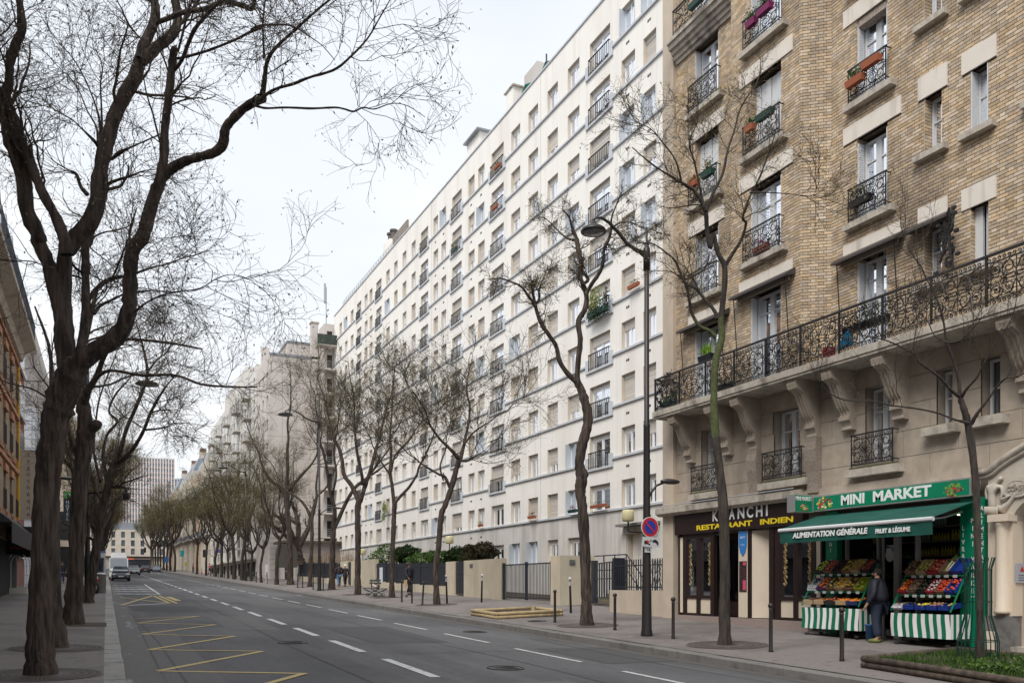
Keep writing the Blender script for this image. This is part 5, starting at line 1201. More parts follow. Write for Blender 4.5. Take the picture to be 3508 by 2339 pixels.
T3 = [LS([(300, 2062, 41), (318, 1960, 34.8), (332, 1860, 31.1), (352, 1745, 28.6), (372, 1660, 28.6), (392, 1588, 27.4)], z3),
      LS(Qp([(682, 1375, 37.3), (720, 1290, 28.6), (750, 1180, 24.9), (800, 1060, 23.6), (850, 940, 21.2), (880, 840, 18.6), (865, 730, 16.1), (845, 645, 11.2), (820, 560, 6.2), (790, 500, 3.1)]), z3, 36),
      LS(Qp([(690, 1370, 31.1), (780, 1300, 24.9), (850, 1190, 21.2), (890, 1090, 19.9), (940, 990, 17.4), (1000, 900, 9.9), (1060, 830, 5)]), z3, 34),
      LS(Qp([(640, 1480, 27.4), (615, 1330, 21.2), (640, 1200, 17.4), (700, 1120, 15), (650, 1060, 13.7), (690, 960, 13.7), (760, 880, 8.7), (830, 800, 5)]), z3, 39),
      LS(Qp([(870, 1170, 15), (930, 1165, 12.4), (1000, 1152, 9.9), (1040, 1130, 6.2), (1130, 1130, 3.7)]), 36, 34),
      LS(Qp([(900, 1070, 12.4), (950, 1055, 9.9), (1010, 1050, 9.9)]), 35, 34), LS(Qp([(885, 820, 12.4), (940, 750, 9.9), (1000, 700, 8.7), (1060, 560, 3.7)]), 36, 34),
      LS(Qp([(600, 1480, 18.6), (560, 1300, 16.1), (570, 1150, 13.7), (590, 1000, 11.2), (640, 850, 8.7), (700, 700, 5), (720, 600, 3.1)]), 38, 42)]
spec3 = [(11, (1.2, 3.2), (.5, 1.15), .06, .4, .014, 7, 4), (7, (.7, 1.6), (.4, 1.1), .03, .55, .01, 5, 3), (5, (.3, .9), (.4, 1.1), 0, .6, .007, 4, 3)]
make_tree('street_tree', 'bare tree with wide spreading crown beside the red motorbike on the left', T3, 3, spec3, BK, group='left row of street trees', budmat='seed', bud=(1, .06, .06, .6), flare=1.14)
# hidden trunk close behind the nearest one
T1b = [LS([(188, 2216, 74), (182, 2050, 60), (178, 1800, 56), (180, 1600, 46)], 17.6), LS([(180, 1600, 30), (180, 1400, 24), (170, 1200, 14), (120, 1050, 6)], 17.6, 19)]
make_tree('street_tree', 'dark trunk mostly hidden close behind the nearest big tree on the left', T1b, 4, [(6, (.8, 2), (.5, 1.1), .08, .4, .008, 6, 3), (5, (.4, 1), (.4, 1.1), 0, .6, .006, 4, 3)], BK, group='left row of street trees', bud=None, skip=1)
# ---- right pavement, from near to far: traced limbs
YA = (2800, 700, .4784)
def Yp(d): return cat_l((d, YA))
z = 15.8
TR3 = [LS([(3359, 2292, 34), (3356, 2150, 27), (3354, 2035, 27), (3348, 1821, 27), (3346, 1714, 28), (3338, 1607, 27), (3325, 1500, 28), (3308, 1420, 26), (3290, 1365, 20)], z),
       LS(Yp([(1025, 1380, 34), (960, 1330, 26), (880, 1240, 20), (800, 1180, 18), (740, 1140, 18), (700, 1080, 15), (600, 1020, 13), (480, 970, 11), (300, 930, 8), (100, 830, 5), (0, 780, 3)]), z, 15),
       LS(Yp([(1020, 1380, 30), (1010, 1250, 26), (975, 1120, 22), (925, 990, 20), (905, 850, 17), (860, 690, 14), (780, 530, 11), (740, 440, 9), (660, 330, 6), (600, 150, 4), (590, 0, 3)]), z, 15.4),
       LS(Yp([(1035, 1380, 28), (1070, 1320, 22), (1140, 1240, 18), (1200, 1130, 14), (1270, 1010, 11), (1380, 840, 9), (1430, 650, 6), (1420, 450, 4)]), z, 14.6),
       LS(Yp([(1110, 1568, 34), (1000, 1545, 16), (850, 1490, 15), (700, 1460, 14), (540, 1440, 13), (400, 1410, 12), (200, 1400, 10), (60, 1330, 8), (20, 1220, 6), (40, 1090, 4)]), z, 14.4),
       LS(Yp([(1105, 1568, 36), (1150, 1490, 26), (1220, 1400, 20), (1290, 1300, 18), (1350, 1245, 16), (1420, 1240, 12), (1500, 1200, 10), (1600, 1160, 8)]), z, 14.8),
       LS(Yp([(735, 1140, 12), (690, 1030, 9), (710, 880, 7), (740, 700, 6), (745, 520, 4), (700, 330, 3)]), 15.4, 15),
       LS(Yp([(930, 990, 16), (1010, 980, 12), (1090, 920, 9), (1180, 810, 6), (1260, 760, 4)]), 15.6, 14.8),
       LS(Yp([(925, 985, 14), (840, 940, 10), (790, 840, 8), (700, 740, 6), (560, 570, 4)]), 15.6, 16)]
specR = [(9, (.7, 1.9), (.4, 1.05), .14, .45, .006, 8, 3), (5, (.25, .7), (.4, 1.0), .04, .5, .0035, 5, 3), (3, (.1, .35), (.4, 1.0), 0, .6, .0025, 4, 3)]
make_tree('young_street_tree', 'slender young bare tree inside a green cage in front of the grocery', TR3, 5, specR, BK2, group='right row of street trees', bud=None, flare=1.14, skip=1, sides=12)
WA = (2200, 800, .5739); XA = (2200, 0, .5739)
z = 20.6
TR2 = [LS([(2483, 2209, 44.3), (2482, 2100, 37.7), (2483, 1950, 36.1), (2479, 1750, 34.4), (2464, 1600, 31.2), (2452, 1500, 27.9)] + cat_l(([(430, 1080, 47.6), (428, 950, 44.3), (432, 820, 41), (448, 720, 42.6), (475, 620, 44.3), (470, 540, 41)], WA)), z),
       LS(cat_l(([(475, 620, 41), (470, 520, 36.1), (480, 420, 34.4), (492, 300, 34.4), (490, 190, 32.8), (450, 110, 27.9), (425, 0, 26.2)], WA), ([(405, 1480, 24.6), (385, 1350, 27.9), (378, 1260, 26.2), (335, 1180, 18), (300, 1130, 16.4), (200, 1070, 13.1), (100, 1010, 10.7), (20, 950, 8.2), (-60, 880, 4.9)], XA)), z, 20),
       LS(cat_l(([(490, 200, 26.2), (540, 120, 21.3), (590, 40, 18), (620, -60, 16.4)], WA), ([(600, 1300, 14.8), (640, 1180, 13.1), (700, 1060, 10.7), (760, 900, 7.4), (800, 780, 4.9)], XA)), z, 19.6),
       LS(cat_l(([(440, 620, 27.9), (400, 580, 21.3), (340, 550, 21.3), (295, 470, 19.7), (280, 390, 18), (262, 310, 18), (230, 240, 16.4), (200, 170, 12.3), (150, 120, 9.8), (60, 60, 7.4), (-40, 60, 4.9)], WA)), z, 20.2),
       LS(cat_l(([(450, 510, 24.6), (430, 460, 23), (380, 400, 21.3), (320, 330, 18), (245, 285, 16.4), (300, 260, 9.8), (380, 200, 8.2), (400, 120, 6.6)], WA)), z, 21.2),
       LS(cat_l(([(380, 1260, 21.3), (430, 1140, 19.7), (480, 1040, 16.4), (510, 900, 13.9), (550, 780, 11.5), (590, 640, 9), (690, 480, 6.6), (710, 340, 4.1)], XA)), 20, 20.4),
       LS(cat_l(([(370, 1240, 16.4), (340, 1100, 13.1), (310, 960, 10.7), (280, 850, 9), (330, 720, 6.6), (330, 560, 4.9)], XA)), 20, 19.6),
       LS(cat_l(([(240, 1110, 13.1), (200, 960, 9.8), (120, 850, 7.4), (50, 770, 5.7), (-20, 740, 4.1)], XA)), 20, 19),
       LS(cat_l(([(640, 1150, 9.8), (760, 1150, 7.4), (900, 1160, 4.9), (1010, 1170, 3.3), (1060, 1080, 2.5)], XA)), 19.8, 19)]
specR2 = [(12, (.6, 1.9), (.4, 1.15), .08, .4, .007, 7, 4), (6, (.35, .95), (.4, 1.1), .02, .5, .005, 5, 3), (5, (.15, .45), (.4, 1.2), -.04, .6, .0035, 4, 3)]
make_tree('street_tree', 'slim leaning bare tree with mossy green trunk in front of the restaurant', TR2, 6, specR2, BK2, group='right row of street trees', mossy=(5.1, 7.9), bud=(1, .05, .04, 1), flare=1.14, skip=1, wob=.03)
VA = (1700, 650, .4464)
def Vp(d): return cat_l((d, VA))
z = 26.9
TR1 = [LS([(2010, 2142, 45), (2008, 2050, 34.2), (2005, 1900, 36), (1996, 1750, 36), (1988, 1680, 37.8), (1994, 1630, 45), (1985, 1590, 34.2), (1995, 1520, 34.2), (2015, 1440, 32.4), (2002, 1370, 30.6)] + Vp([(650, 1530, 57.6), (610, 1450, 54)]), z),
       LS(Vp([(620, 1480, 43.2), (540, 1400, 39.6), (485, 1310, 34.2), (460, 1200, 32.4), (405, 1115, 32.4), (345, 1025, 30.6), (312, 935, 28.8), (295, 880, 28.8), (245, 815, 19.8), (195, 745, 16.2), (110, 705, 12.6), (20, 680, 9), (-60, 690, 5.4)]), z, 26),
       LS(Vp([(620, 1460, 45), (628, 1320, 39.6), (645, 1160, 39.6), (632, 1010, 41.4), (680, 920, 41.4), (692, 810, 37.8), (662, 720, 36), (640, 650, 36), (652, 560, 36), (628, 450, 36), (618, 380, 34.2), (585, 300, 21.6), (560, 210, 14.4), (510, 150, 8.1)]), z, 27.4),
       LS(Vp([(690, 800, 30.6), (735, 720, 28.8), (790, 640, 28.8), (820, 560, 27), (828, 460, 27), (862, 380, 23.4), (880, 320, 21.6), (885, 220, 14.4), (920, 120, 9.9), (960, 20, 6.3)]), z, 26),
       LS(Vp([(295, 880, 23.4), (330, 840, 19.8), (330, 765, 16.2), (370, 660, 9), (400, 580, 6.3)]), 26.4, 27), LS(Vp([(300, 870, 23.4), (282, 800, 21.6), (280, 770, 19.8)]), 26.4, 26.3),
       LS(Vp([(660, 730, 23.4), (705, 690, 27), (670, 640, 23.4), (640, 620, 19.8)]), 27, 27.2), LS(Vp([(615, 390, 23.4), (540, 370, 14.4), (460, 300, 9.9), (390, 230, 7.2), (320, 200, 4.5)]), 27.4, 28),
       LS(Vp([(880, 300, 16.2), (960, 250, 11.7), (1060, 260, 8.1), (1160, 320, 5.4), (1240, 400, 3.6)]), 26, 25)]
specR1 = [(13, (.35, 1.1), (.5, 1.25), .05, .35, .009, 7, 4), (7, (.25, .65), (.5, 1.2), .0, .55, .006, 5, 3), (4, (.12, .35), (.4, 1.2), -.03, .6, .0045, 4, 3)]
make_tree('street_tree', 'crooked pollarded tree with small twiggy heads left of the tall lamp post', TR1, 7, specR1, BK, group='right row of street trees', bud=(1, .05, .04, .5), flare=1.14, skip=1)
BA = (800, 1500, .3827)
def Bp(d): return cat_l((d, BA))
def top(d, dx, up, seed): 
    """carry a traced limb on upwards beyond the crop"""
    x, y, w_ = d[-1]; q = random.Random(seed); out = list(d)
    for i in range(1, 6): out.append((x + dx * i / 5 + q.uniform(-8, 8), y - up * i / 5, w_ * (1 - .17 * i)))
    return out
specM = [(13, (1.8, 4.4), (.4, 1.1), .1, .4, .013, 8, 4), (8, (.9, 2.2), (.4, 1.0), .06, .55, .009, 5, 3), (4, (.4, 1.1), (.4, 1.1), .03, .6, .007, 4, 3)]
mid = [
 ('bare street tree with knotted trunk beside the white topped bollards', 40.0, [
  Bp([(1820, 1492, 64), (1815, 1350, 52), (1810, 1150, 50), (1838, 950, 50), (1860, 690, 52), (1895, 600, 50), (1948, 450, 50), (1995, 280, 48), (2025, 180, 44)]),
  top(Bp([(2020, 190, 40), (1970, 130, 32), (1900, 60, 26), (1840, 0, 22)]), -130, 230, 1), top(Bp([(2030, 190, 38), (2060, 70, 32), (2075, 0, 26)]), 20, 270, 2),
  top(Bp([(1935, 440, 30), (1890, 345, 26), (1830, 320, 22), (1700, 240, 16), (1620, 180, 12)]), -110, 100, 3), Bp([(2030, 200, 26), (2090, 205, 20), (2150, 170, 12), (2250, 110, 6)]), top(Bp([(1880, 380, 18), (1850, 250, 16), (1900, 100, 12)]), 30, 150, 4), top(Bp([(2060, 60, 22), (2160, -60, 16), (2300, -150, 12)]), 130, 90, 8)]),
 ('bare street tree forking low, just right of the bench with a bundle', 48.1, [
  Bp([(1418, 1428, 56), (1418, 1250, 42), (1425, 1000, 42), (1432, 800, 42), (1438, 660, 42), (1442, 590, 46)]),
  top(Bp([(1438, 600, 36), (1420, 430, 32), (1402, 300, 28), (1412, 100, 24), (1400, 0, 20)]), 10, 260, 5), top(Bp([(1450, 580, 28), (1490, 525, 26), (1570, 440, 24), (1640, 330, 22), (1660, 260, 20), (1715, 160, 16), (1760, 60, 12)]), 40, 180, 6),
  top(Bp([(1410, 300, 22), (1450, 150, 18), (1560, 30, 14)]), 110, 140, 7), top(Bp([(1405, 330, 20), (1340, 240, 16), (1260, 100, 12)]), -60, 170, 9)]),
 ('bare street tree with three mossy limbs, just left of the bench with a bundle', 52.6, [
  Bp([(1112, 1402, 66), (1112, 1200, 52), (1114, 900, 52), (1110, 640, 54), (1138, 530, 60)]),
  top(Bp([(1120, 560, 46), (1060, 430, 42), (990, 330, 38), (972, 200, 34), (940, 80, 30), (900, 20, 24)]), -60, 250, 10), top(Bp([(1145, 530, 42), (1180, 420, 38), (1210, 340, 34), (1245, 220, 32), (1280, 80, 28), (1310, 0, 24)]), 60, 270, 11),
  top(Bp([(1150, 420, 30), (1150, 340, 30), (1110, 150, 28), (1095, 40, 24)]), -20, 290, 12), top(Bp([(1210, 350, 20), (1330, 260, 16), (1450, 180, 12)]), 90, 120, 13)]),
 ('bare street tree with a long slanting right limb, in front of the walking pair', 62.0, [
  Bp([(880, 1357, 66), (882, 1150, 52), (890, 900, 50), (896, 780, 50)]),
  top(Bp([(892, 800, 40), (905, 640, 38), (870, 500, 34), (850, 380, 30), (830, 240, 26), (795, 100, 22)]), -40, 230, 14), top(Bp([(905, 800, 38), (960, 680, 36), (1020, 550, 34), (1100, 430, 30), (1200, 350, 24), (1330, 180, 16)]), 90, 180, 15), top(Bp([(880, 520, 24), (920, 330, 20), (900, 150, 16)]), 30, 230, 16)]),
 ('slim bare street tree between bollards, left of the far lamp post', 69.1, [
  Bp([(682, 1332, 44), (690, 1150, 34), (702, 900, 34), (700, 720, 34)]), top(Bp([(698, 740, 28), (650, 620, 26), (570, 530, 22), (470, 470, 16)]), -100, 160, 17), top(Bp([(702, 720, 28), (742, 540, 24), (740, 420, 22), (760, 250, 18)]), 20, 260, 18), top(Bp([(745, 520, 18), (830, 440, 14), (900, 300, 10)]), 50, 150, 19)]),
 ('bare street tree in front of the dark recycling container', 75.6, [
  Bp([(510, 1314, 64), (505, 1150, 52), (500, 850, 48), (482, 650, 46), (466, 500, 50)]), top(Bp([(466, 500, 36), (400, 430, 32), (320, 365, 28), (250, 230, 20)]), -80, 190, 20), top(Bp([(472, 490, 38), (482, 300, 34), (482, 100, 28), (492, 0, 22)]), 10, 260, 21), top(Bp([(480, 480, 34), (540, 410, 32), (610, 330, 28), (700, 230, 18)]), 60, 190, 22)]),
]
for i, (lab, z, ls) in enumerate(mid):
    make_tree('street_tree', lab, [LS(l, z, z + (0 if j == 0 else random.Random(i * 9 + j).uniform(-2.2, 2.2))) for j, l in enumerate(ls)], 20 + i, specM, BK, group='right row of street trees', bud=(4, .06, .16, 0), flare=1.14, skip=1)
# ---- rows of further trees from five grown patterns
tpl = []
for i in range(4):
    t_ = make_tree('street_tree', 'tmp', template(40 + i, 15 + i * .7, .24, 5, 3.4 + .3 * i), 60 + i, specF, BK2, bud=(3, .1, .3, 0), base=(0, 0, 0), skip=1, flare=1.14, sides=8)
    tpl.append(t_)
used = [False] * 4; qt = random.Random(12)
def put(px, s, lab, group, sc=1.0, u=None, k=None):
    k = qt.randrange(4) if k is None else k; u = us(px, s) if u is None else u
    loc = (u, s, gz(u, s)); rot = qt.uniform(0, 6.28)
    if not used[k]: o = tpl[k]; o.location = loc; o.rotation_euler = (0, 0, rot); o.scale = (sc,) * 3; o['label'] = lab; o['group'] = group; used[k] = True
    else: dup(tpl[k], loc, rot, lab, group, sc)
ordn = ['first', 'second', 'third', 'fourth', 'fifth', 'sixth', 'seventh', 'eighth', 'ninth', 'tenth', 'eleventh', 'twelfth', 'thirteenth', 'fourteenth', 'fifteenth', 'sixteenth', 'seventeenth', 'eighteenth', 'nineteenth', 'twentieth']
fr_px = [(948, .75), (895, .62), (861, .6), (829, .85), (803, .95), (782, .6), (759, .8), (739, .9), (706, .85), (675, .9)]
for i, (px, sc) in enumerate(fr_px):
    s = 13.6 * (CA - (px - 1754) / FP * SA) / ((px - 1754) / FP * CA + SA)
    put(px, s, 'budding street tree before the balconied white house, %s beyond the recycling container' % ordn[i], 'right row of street trees', sc)
s = 200
for i in range(9): put(0, s, 'hazy far tree on the right pavement, %s after the balconied white house' % ordn[i], 'right row of street trees', qt.uniform(1.05, 1.25), u=13.2); s += 13.5
s = 92
for i in range(13): put(0, s, 'brown twiggy tree on the left pavement, %s beyond the red motorbike' % ordn[i], 'left row of street trees', qt.uniform(.95, 1.2), u=-.7 + qt.uniform(-.2, .2)); s += 10 + i * 1.0
gt = [LS([(1018, 1925, 40), (1016, 1890, 34), (1014, 1875, 34)], 88)] + [LS(l, 88, 88 + d) for l, d in (([(1014, 1880, 26), (985, 1800, 16), (940, 1760, 9)], -2), ([(1015, 1880, 24), (1022, 1800, 16), (1000, 1720, 9)], 1), ([(1018, 1880, 24), (1060, 1800, 16), (1075, 1730, 9)], 2), ([(1010, 1880, 20), (975, 1830, 12), (930, 1800, 6)], -1))]
make_tree('garden_tree', 'small pruned bare tree behind the garden wall against the grey gable', gt, 77, [(9, (.8, 2.2), (.3, .9), .12, .5, .02, 5, 3), (6, (.5, 1.2), (.4, 1), .05, .6, .015, 4, 3)], BK, bud=None, skip=1)
# ------------------------------------------------------------ garden walls, gates and fences (right side)
UG = 17.7; fg = frR(UG)
gzr = lambda s: gz(UG, s)
def wallthing(lab, s0, s1, ztop, u0=UG, th=.3, m_=None, cat='wall', grp='beige garden walls'):
    t_ = thing('garden_wall', lab, cat, (u0, (s0 + s1) / 2, gz(u0, s0)), grp); zb = gz(u0, s0) - .3
    Mb().box(u0, u0 + th, s0, s1, zb, ztop).build('wall_body', m_ or MT['beige'], t_)
    return t_
low = wallthing('low stained planter wall topped by iron railings, beside the restaurant', 24.8, 28.4, 1.5, u0=17.2, th=.35, grp='beige garden walls', m_=MT['render_c'])
rf = thing('iron_railing', 'spiked iron railing on the low planter wall beside the restaurant', 'railing', (17.35, 26.6, 1.5)); m = Mb()
for q in range(24): Mb().box(17.34, 17.37, 24.85 + q * .15, 24.88 + q * .15, 1.5, 2.62).build('bar', MT['navy'], rf)
Mb().box(17.335, 17.375, 24.8, 28.4, 2.38, 2.42).build('rail', MT['navy'], rf); Mb().box(17.335, 17.375, 24.8, 28.4, 1.6, 1.64).build('rail', MT['navy'], rf)
# pillar wall with letter box
pw_ = thing('garden_wall', 'tall beige wall block with a grey letter slot between the two gates', 'wall', (17.7, 33.5, 1.0), 'beige garden walls')
Mb().box(17.7, 19.4, 33.3, 34.2, .6, 2.96).build('wall_body', MT['beige'], pw_)
Mb().box(18.15, 18.42, 33.27, 33.3, 2.55, 2.78).box(18.2, 18.37, 33.25, 33.27, 2.63, 2.66).build('letter_slot', cm('slot_grey', (.12, .12, .125), .4), pw_)
def bars(root, p0, p1, z0, z1, n, t=.018, m_=None, nm='bar'):
    for q in range(n + 1):
        x, y = p0[0] + (p1[0] - p0[0]) * q / n, p0[1] + (p1[1] - p0[1]) * q / n; Mb().box(x - t, x + t, y - t, y + t, z0, z1).build(nm, m_ or MT['navy'], root)
def rail(root, p0, p1, z, t=.025): Mb().tube([(p0[0], p0[1], z), (p1[0], p1[1], z)], t, 4).build('rail', MT['navy'], root)
vg = thing('vehicle_gate', 'wide blue black barred double gate left of the tall beige wall block', 'gate', (17.8, 37, 1.0))
bars(vg, (17.8, 34.3), (17.8, 39.4), 1.05, 2.66, 34, .011); rail(vg, (17.8, 34.25), (17.8, 39.45), 2.66, .04); rail(vg, (17.8, 34.25), (17.8, 39.45), 1.08, .04)
for y in (34.27, 36.85, 39.4): Mb().box(17.74, 17.86, y - .06, y + .06, .98, 2.76).build('gate_post', MT['navy'], vg)
pg = thing('pedestrian_gate', 'narrow blue black barred gate right of the tall beige wall block', 'gate', (19.2, 30.5, .95))
bars(pg, (19.3, 33.1), (17.75, 28.7), 1.15, 2.62, 9, .022); rail(pg, (19.3, 33.1), (17.75, 28.7), 2.6, .035); rail(pg, (19.3, 33.1), (17.75, 28.7), 1.95, .03); rail(pg, (19.3, 33.1), (17.75, 28.7), 1.15, .035)
Mb().box(19.2, 19.4, 33.0, 33.25, .9, 2.75).build('gate_post', MT['navy'], pg); Mb().box(17.5, 17.95, 28.5, 28.7, 1.4, 2.72).build('gate_post', MT['navy'], pg)
ramp = thing('handrail', 'blue black stair handrail with sloping bars in front of the entrance door', 'handrail', (21.5, 33, 1.2))
Mb().tube([(21.8, 38.5, 3.1), (21.8, 34.5, 3.1), (21.4, 33.0, 2.4), (21.0, 31.8, 1.9)], .03, 5).build('rail', MT['navy'], ramp); Mb().tube([(21.8, 38.5, 2.4), (21.8, 34.5, 2.4), (21.4, 33.0, 1.7), (21.0, 31.8, 1.3)], .025, 5).build('rail', MT['navy'], ramp)
for q in range(5): Mb().box(21.78, 21.82, 34.5 + q, 34.54 + q, 1.3, 3.1).build('bar', MT['navy'], ramp)
wallthing('beige garden wall with small letter slot, left of the wide barred gate', 39.5, 44.5, 3.0)
Mb().box(UG - .02, UG, 43.2, 43.6, 2.6, 2.8).build('letter_slot', MT['slot_grey'], bpy.data.objects['garden_wall.002'])
wallthing('narrow beige garden wall left of the dark garden door, at the fence end', 45.9, 47.3, 3.0)
def gdoor(lab, s0, s1, z0, z1):
    t_ = thing('garden_door', lab, 'door', (UG + .1, s0, z0)); Mb().box(UG + .08, UG + .14, s0, s1, z0, z1).build('door_leaf', MT['navy'], t_)
    for z in (z0 + .9, z1 - .6): Mb().box(UG + .06, UG + .08, s0, s1, z, z + .04).build('door_rail', cm('door_rail', (.05, .055, .07), .4), t_)
gdoor('dark steel garden door with white tags, between the two beige wall pieces', 44.5, 45.9, 1.2, 2.98)
def pfence(lab, s0, s1, zt, n):
    t_ = thing('panel_fence', lab, 'fence', (UG, (s0 + s1) / 2, gzr(s0)), 'dark panel fences on low walls')
    for q in range(n):
        a, b = s0 + (s1 - s0) * q / n, s0 + (s1 - s0) * (q + 1) / n; zg_ = gzr(a); zz = zt + (M_ * (a - s0) if True else 0)
        Mb().box(UG + .05, UG + .35, a, b, zg_ - .2, zg_ + .5).build('low_wall', MT['beige'], t_)
        Mb().box(UG + .14, UG + .17, a + .03, b - .03, zg_ + .5, zz).build('fence_panel', MT['navy'], t_); Mb().box(UG + .1, UG + .2, a - .04, a + .04, zg_ + .4, zz + .06).build('fence_post', MT['navy'], t_)
        for z in (zg_ + .7, zz - .2): Mb().box(UG + .11, UG + .14, a, b, z, z + .05).build('fence_rail', cm('fence_rail', (.04, .046, .06), .4), t_)
    return t_
pfence('dark blue panel fence on a low beige wall, behind the walking man', 47.3, 62, 2.95, 6)
wallthing('beige garden wall with slot, between the two dark panel fences', 62, 68.8, 3.55)
gdoor('dark steel garden door left of the middle beige garden wall', 68.8, 70, 1.75, 3.5); wallthing('short beige wall piece left of the second steel garden door', 70, 72.3, 3.6)
pfence('dark blue panel fence on a low beige wall, behind the strolling pair', 72.3, 90, 3.5, 8)
wallthing('pale wall end left of the far panel fence, by the container', 90, 92.5, 4.1, m_=MT['pink'])
an = thing('low_annex', 'low flat roofed grey annex with overhanging slab roof at the foot of the gable', 'building', (17.6, 98, 2)); Mb().box(18.2, 26, 98.5, 103.4, 1.5, 6.3).build('annex_wall', MT['pink'], an); Mb().box(17.5, 26.5, 97.6, 103.5, 6.3, 6.55).build('slab_roof', MT['mortar'], an)
Mb().box(17.7, 17.8, 93, 97.5, 1.9, 4.6).build('annex_fence', MT['navy'], an)
pn = tag(Mb().box(UG + .1, UG + .12, 60.35, 61.1, 1.75, 2.92).build('paper_notice', cm('paper', (.62, .66, .72), .8, col2=(.5, .53, .6), scale=30)), 'long white paper notice fixed to the dark fence behind the bench', 'notice')
# bushes
def bush(name, lab, c, r, m_, n=900, sz=.07, grp='garden bushes', seed=1):
    q = np.random.default_rng(seed); t_ = thing(name, lab, 'bush', (c[0], c[1], gz(c[0], c[1])), grp)
    K = n; d = q.normal(size=(K, 3)); d /= np.linalg.norm(d, axis=1, keepdims=True); rr = q.uniform(.45, 1, K)[:, None] ** .5
    lump = 1 + .28 * np.sin(d[:, :1] * 5 + seed) * np.cos(d[:, 2:] * 4 + seed * 2); P = np.array(c) + d * rr * np.array(r) * lump
    a = q.normal(size=(K, 3)); a /= np.linalg.norm(a, axis=1, keepdims=True); b = np.cross(a, q.normal(size=(K, 3))); b /= np.linalg.norm(b, axis=1, keepdims=True)
    s_ = (sz * q.uniform(.6, 1.4, K))[:, None]; V = np.stack([P - a * s_, P + b * s_ * .45, P + a * s_, P - b * s_ * .45], 1).reshape(-1, 3) - np.array(t_.location)
    link('foliage', fast_mesh('foliage', V, np.arange(4 * K).reshape(-1, 4), [m_], smooth=False), t_, world=False)
    m = Mb()
    for i in range(7): e = P[i * 3]; m.tube([(c[0], c[1], t_.location[2]), ((c[0] + e[0]) / 2, (c[1] + e[1]) / 2, c[2] * .6 + e[2] * .4), tuple(e)], [.04, .025, .01], 4)
    m.build('stems', MT['twig'], t_); return t_
for i, (px, py, zc, r, mk_, lab) in enumerate(((1640, 1893, 50.5, (1.0, 1.3, .6), 'rleaf', 'reddish dark bush above the beige wall, right end of the hedge'), (1585, 1905, 53.5, (1.1, 1.6, .6), 'dleaf', 'dark bush under the globe lamp, behind the panel fence'),
        (1510, 1915, 57, (1.0, 1.6, .6), 'leaf', 'low bright green bush behind the trunk and fence'), (1452, 1918, 60.5, (1.0, 2.0, .5), 'leaf', 'low bright green bush over the fence, beside the walking man'), (1392, 1898, 64, (.9, 1.3, .65), 'dleaf', 'tall dark bush over the fence, behind the walking man'), (1322, 1905, 69, (1.2, 1.8, .9), 'leaf', 'yellowish green bush at the left end of the hedge'))):
    c = at(px, py, zc); bush('bush', lab, tuple(c), r, MT[mk_], 3200 if mk_ != 'leaf' else 1800, .085, seed=i + 3)
dr = thing('dry_hedge', 'leafless brown hedge above the panel fence before the grey gable', 'hedge', (19.5, 84, 2)); m = Mb(); q = random.Random(4)
for i in range(420): x = 19.2 + q.uniform(-.4, .4); y = 73 + 20 * q.random(); m.tube([(x, y, 3.2), (x + q.uniform(-.3, .3), y + q.uniform(-.4, .4), 4.2 + M_ * (y - 73) + q.uniform(-.2, .6))], [.02, .008], 3, cap=False)
m.build('stems', cm('dry_stem', (.28, .21, .15), .9), dr, kind='stuff')
m = Mb()
for i in range(46): x = 18.3 + q.uniform(-.5, .5); y = 25.2 + 3 * q.random(); m.tube([(x, y, 1.4), (x + q.uniform(-.2, .2), y + q.uniform(-.2, .2), 1.9), (x + q.uniform(-.4, .4), y + q.uniform(-.4, .4), 2.6)], [.012, .009, .005], 3, cap=False)
sh = thing('bare_shrub', 'tangle of bare brown stems behind the spiked railing', 'shrub', (18.3, 26.5, 1.4)); m.build('stems', MT['twig'], sh, kind='stuff')
# ------------------------------------------------------------ grey gable house and the block beside it
PK = MT['pink']
gb = thing('gable_house', 'tall grey beige house whose blank end gable faces the camera beyond the white block', 'building', (17.2, 110, 2)); fG = frY(104); fS = frR(17.2)
gh = [(s_, s_ + 1.1, z, z + 1.9) for s_ in (105.3, 108.3, 111.3) for z in [5.2 + 2.8 * i for i in range(8)]]
m = Mb(); wall(m, fS, 104, 114, 1, 28.4, gh, .3, 0); m.add([(17.2, 104, 1), (25.5, 104, 1), (25.5, 104, 28.4), (17.2, 104, 28.4)], [(0, 1, 2, 3)]); m.add([(17.2, 104, 28.4), (25.5, 104, 28.4), (25.5, 114, 28.4), (17.2, 114, 28.4)], [(0, 1, 2, 3)])
m.build('walls', PK, gb)
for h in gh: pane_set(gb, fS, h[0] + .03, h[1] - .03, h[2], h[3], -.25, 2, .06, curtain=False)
for q in range(9): Mb().fbox(fG, 17.2, 25.5, 8.3 - .62 * q, 8.36 - .62 * q, -.02, .012).build('groove', cm('groove_grey', (.3, .28, .265), .9), gb)
for q in range(8): Mb().fbox(fG, 17.2, 25.5, 8.9 + 2.5 * q, 8.94 + 2.5 * q, -.02, .01).build('groove', MT['groove_grey'], gb)
for q in range(5): Mb().fbox(fG, 18.6 + q * 1.6, 18.64 + q * 1.6, 8.9, 28.3, -.02, .008).build('groove', MT['groove_grey'], gb)
Mb().box(17.1, 25.5, 103.9, 104.1, 28.35, 28.6).build('coping', MT['zinc'], gb)
Mb().box(19.5, 25.5, 105.5, 112, 28.4, 30.4).build('roof_storey', PK, gb); Mb().box(19.4, 25.6, 105.4, 112.1, 30.4, 30.6).build('roof_slab', MT['zinc'], gb)
m = Mb()
for q in range(9): m.tube([(19.6 + q * .5, 105.5, 30.6), (19.6 + q * .5, 105.5, 31.4)], .03, 3)
m.tube([(19.6, 105.5, 31.4), (23.6, 105.5, 31.4)], .03, 3); m.build('roof_railing', cm('rail_grey', (.35, .36, .37), .6), gb)
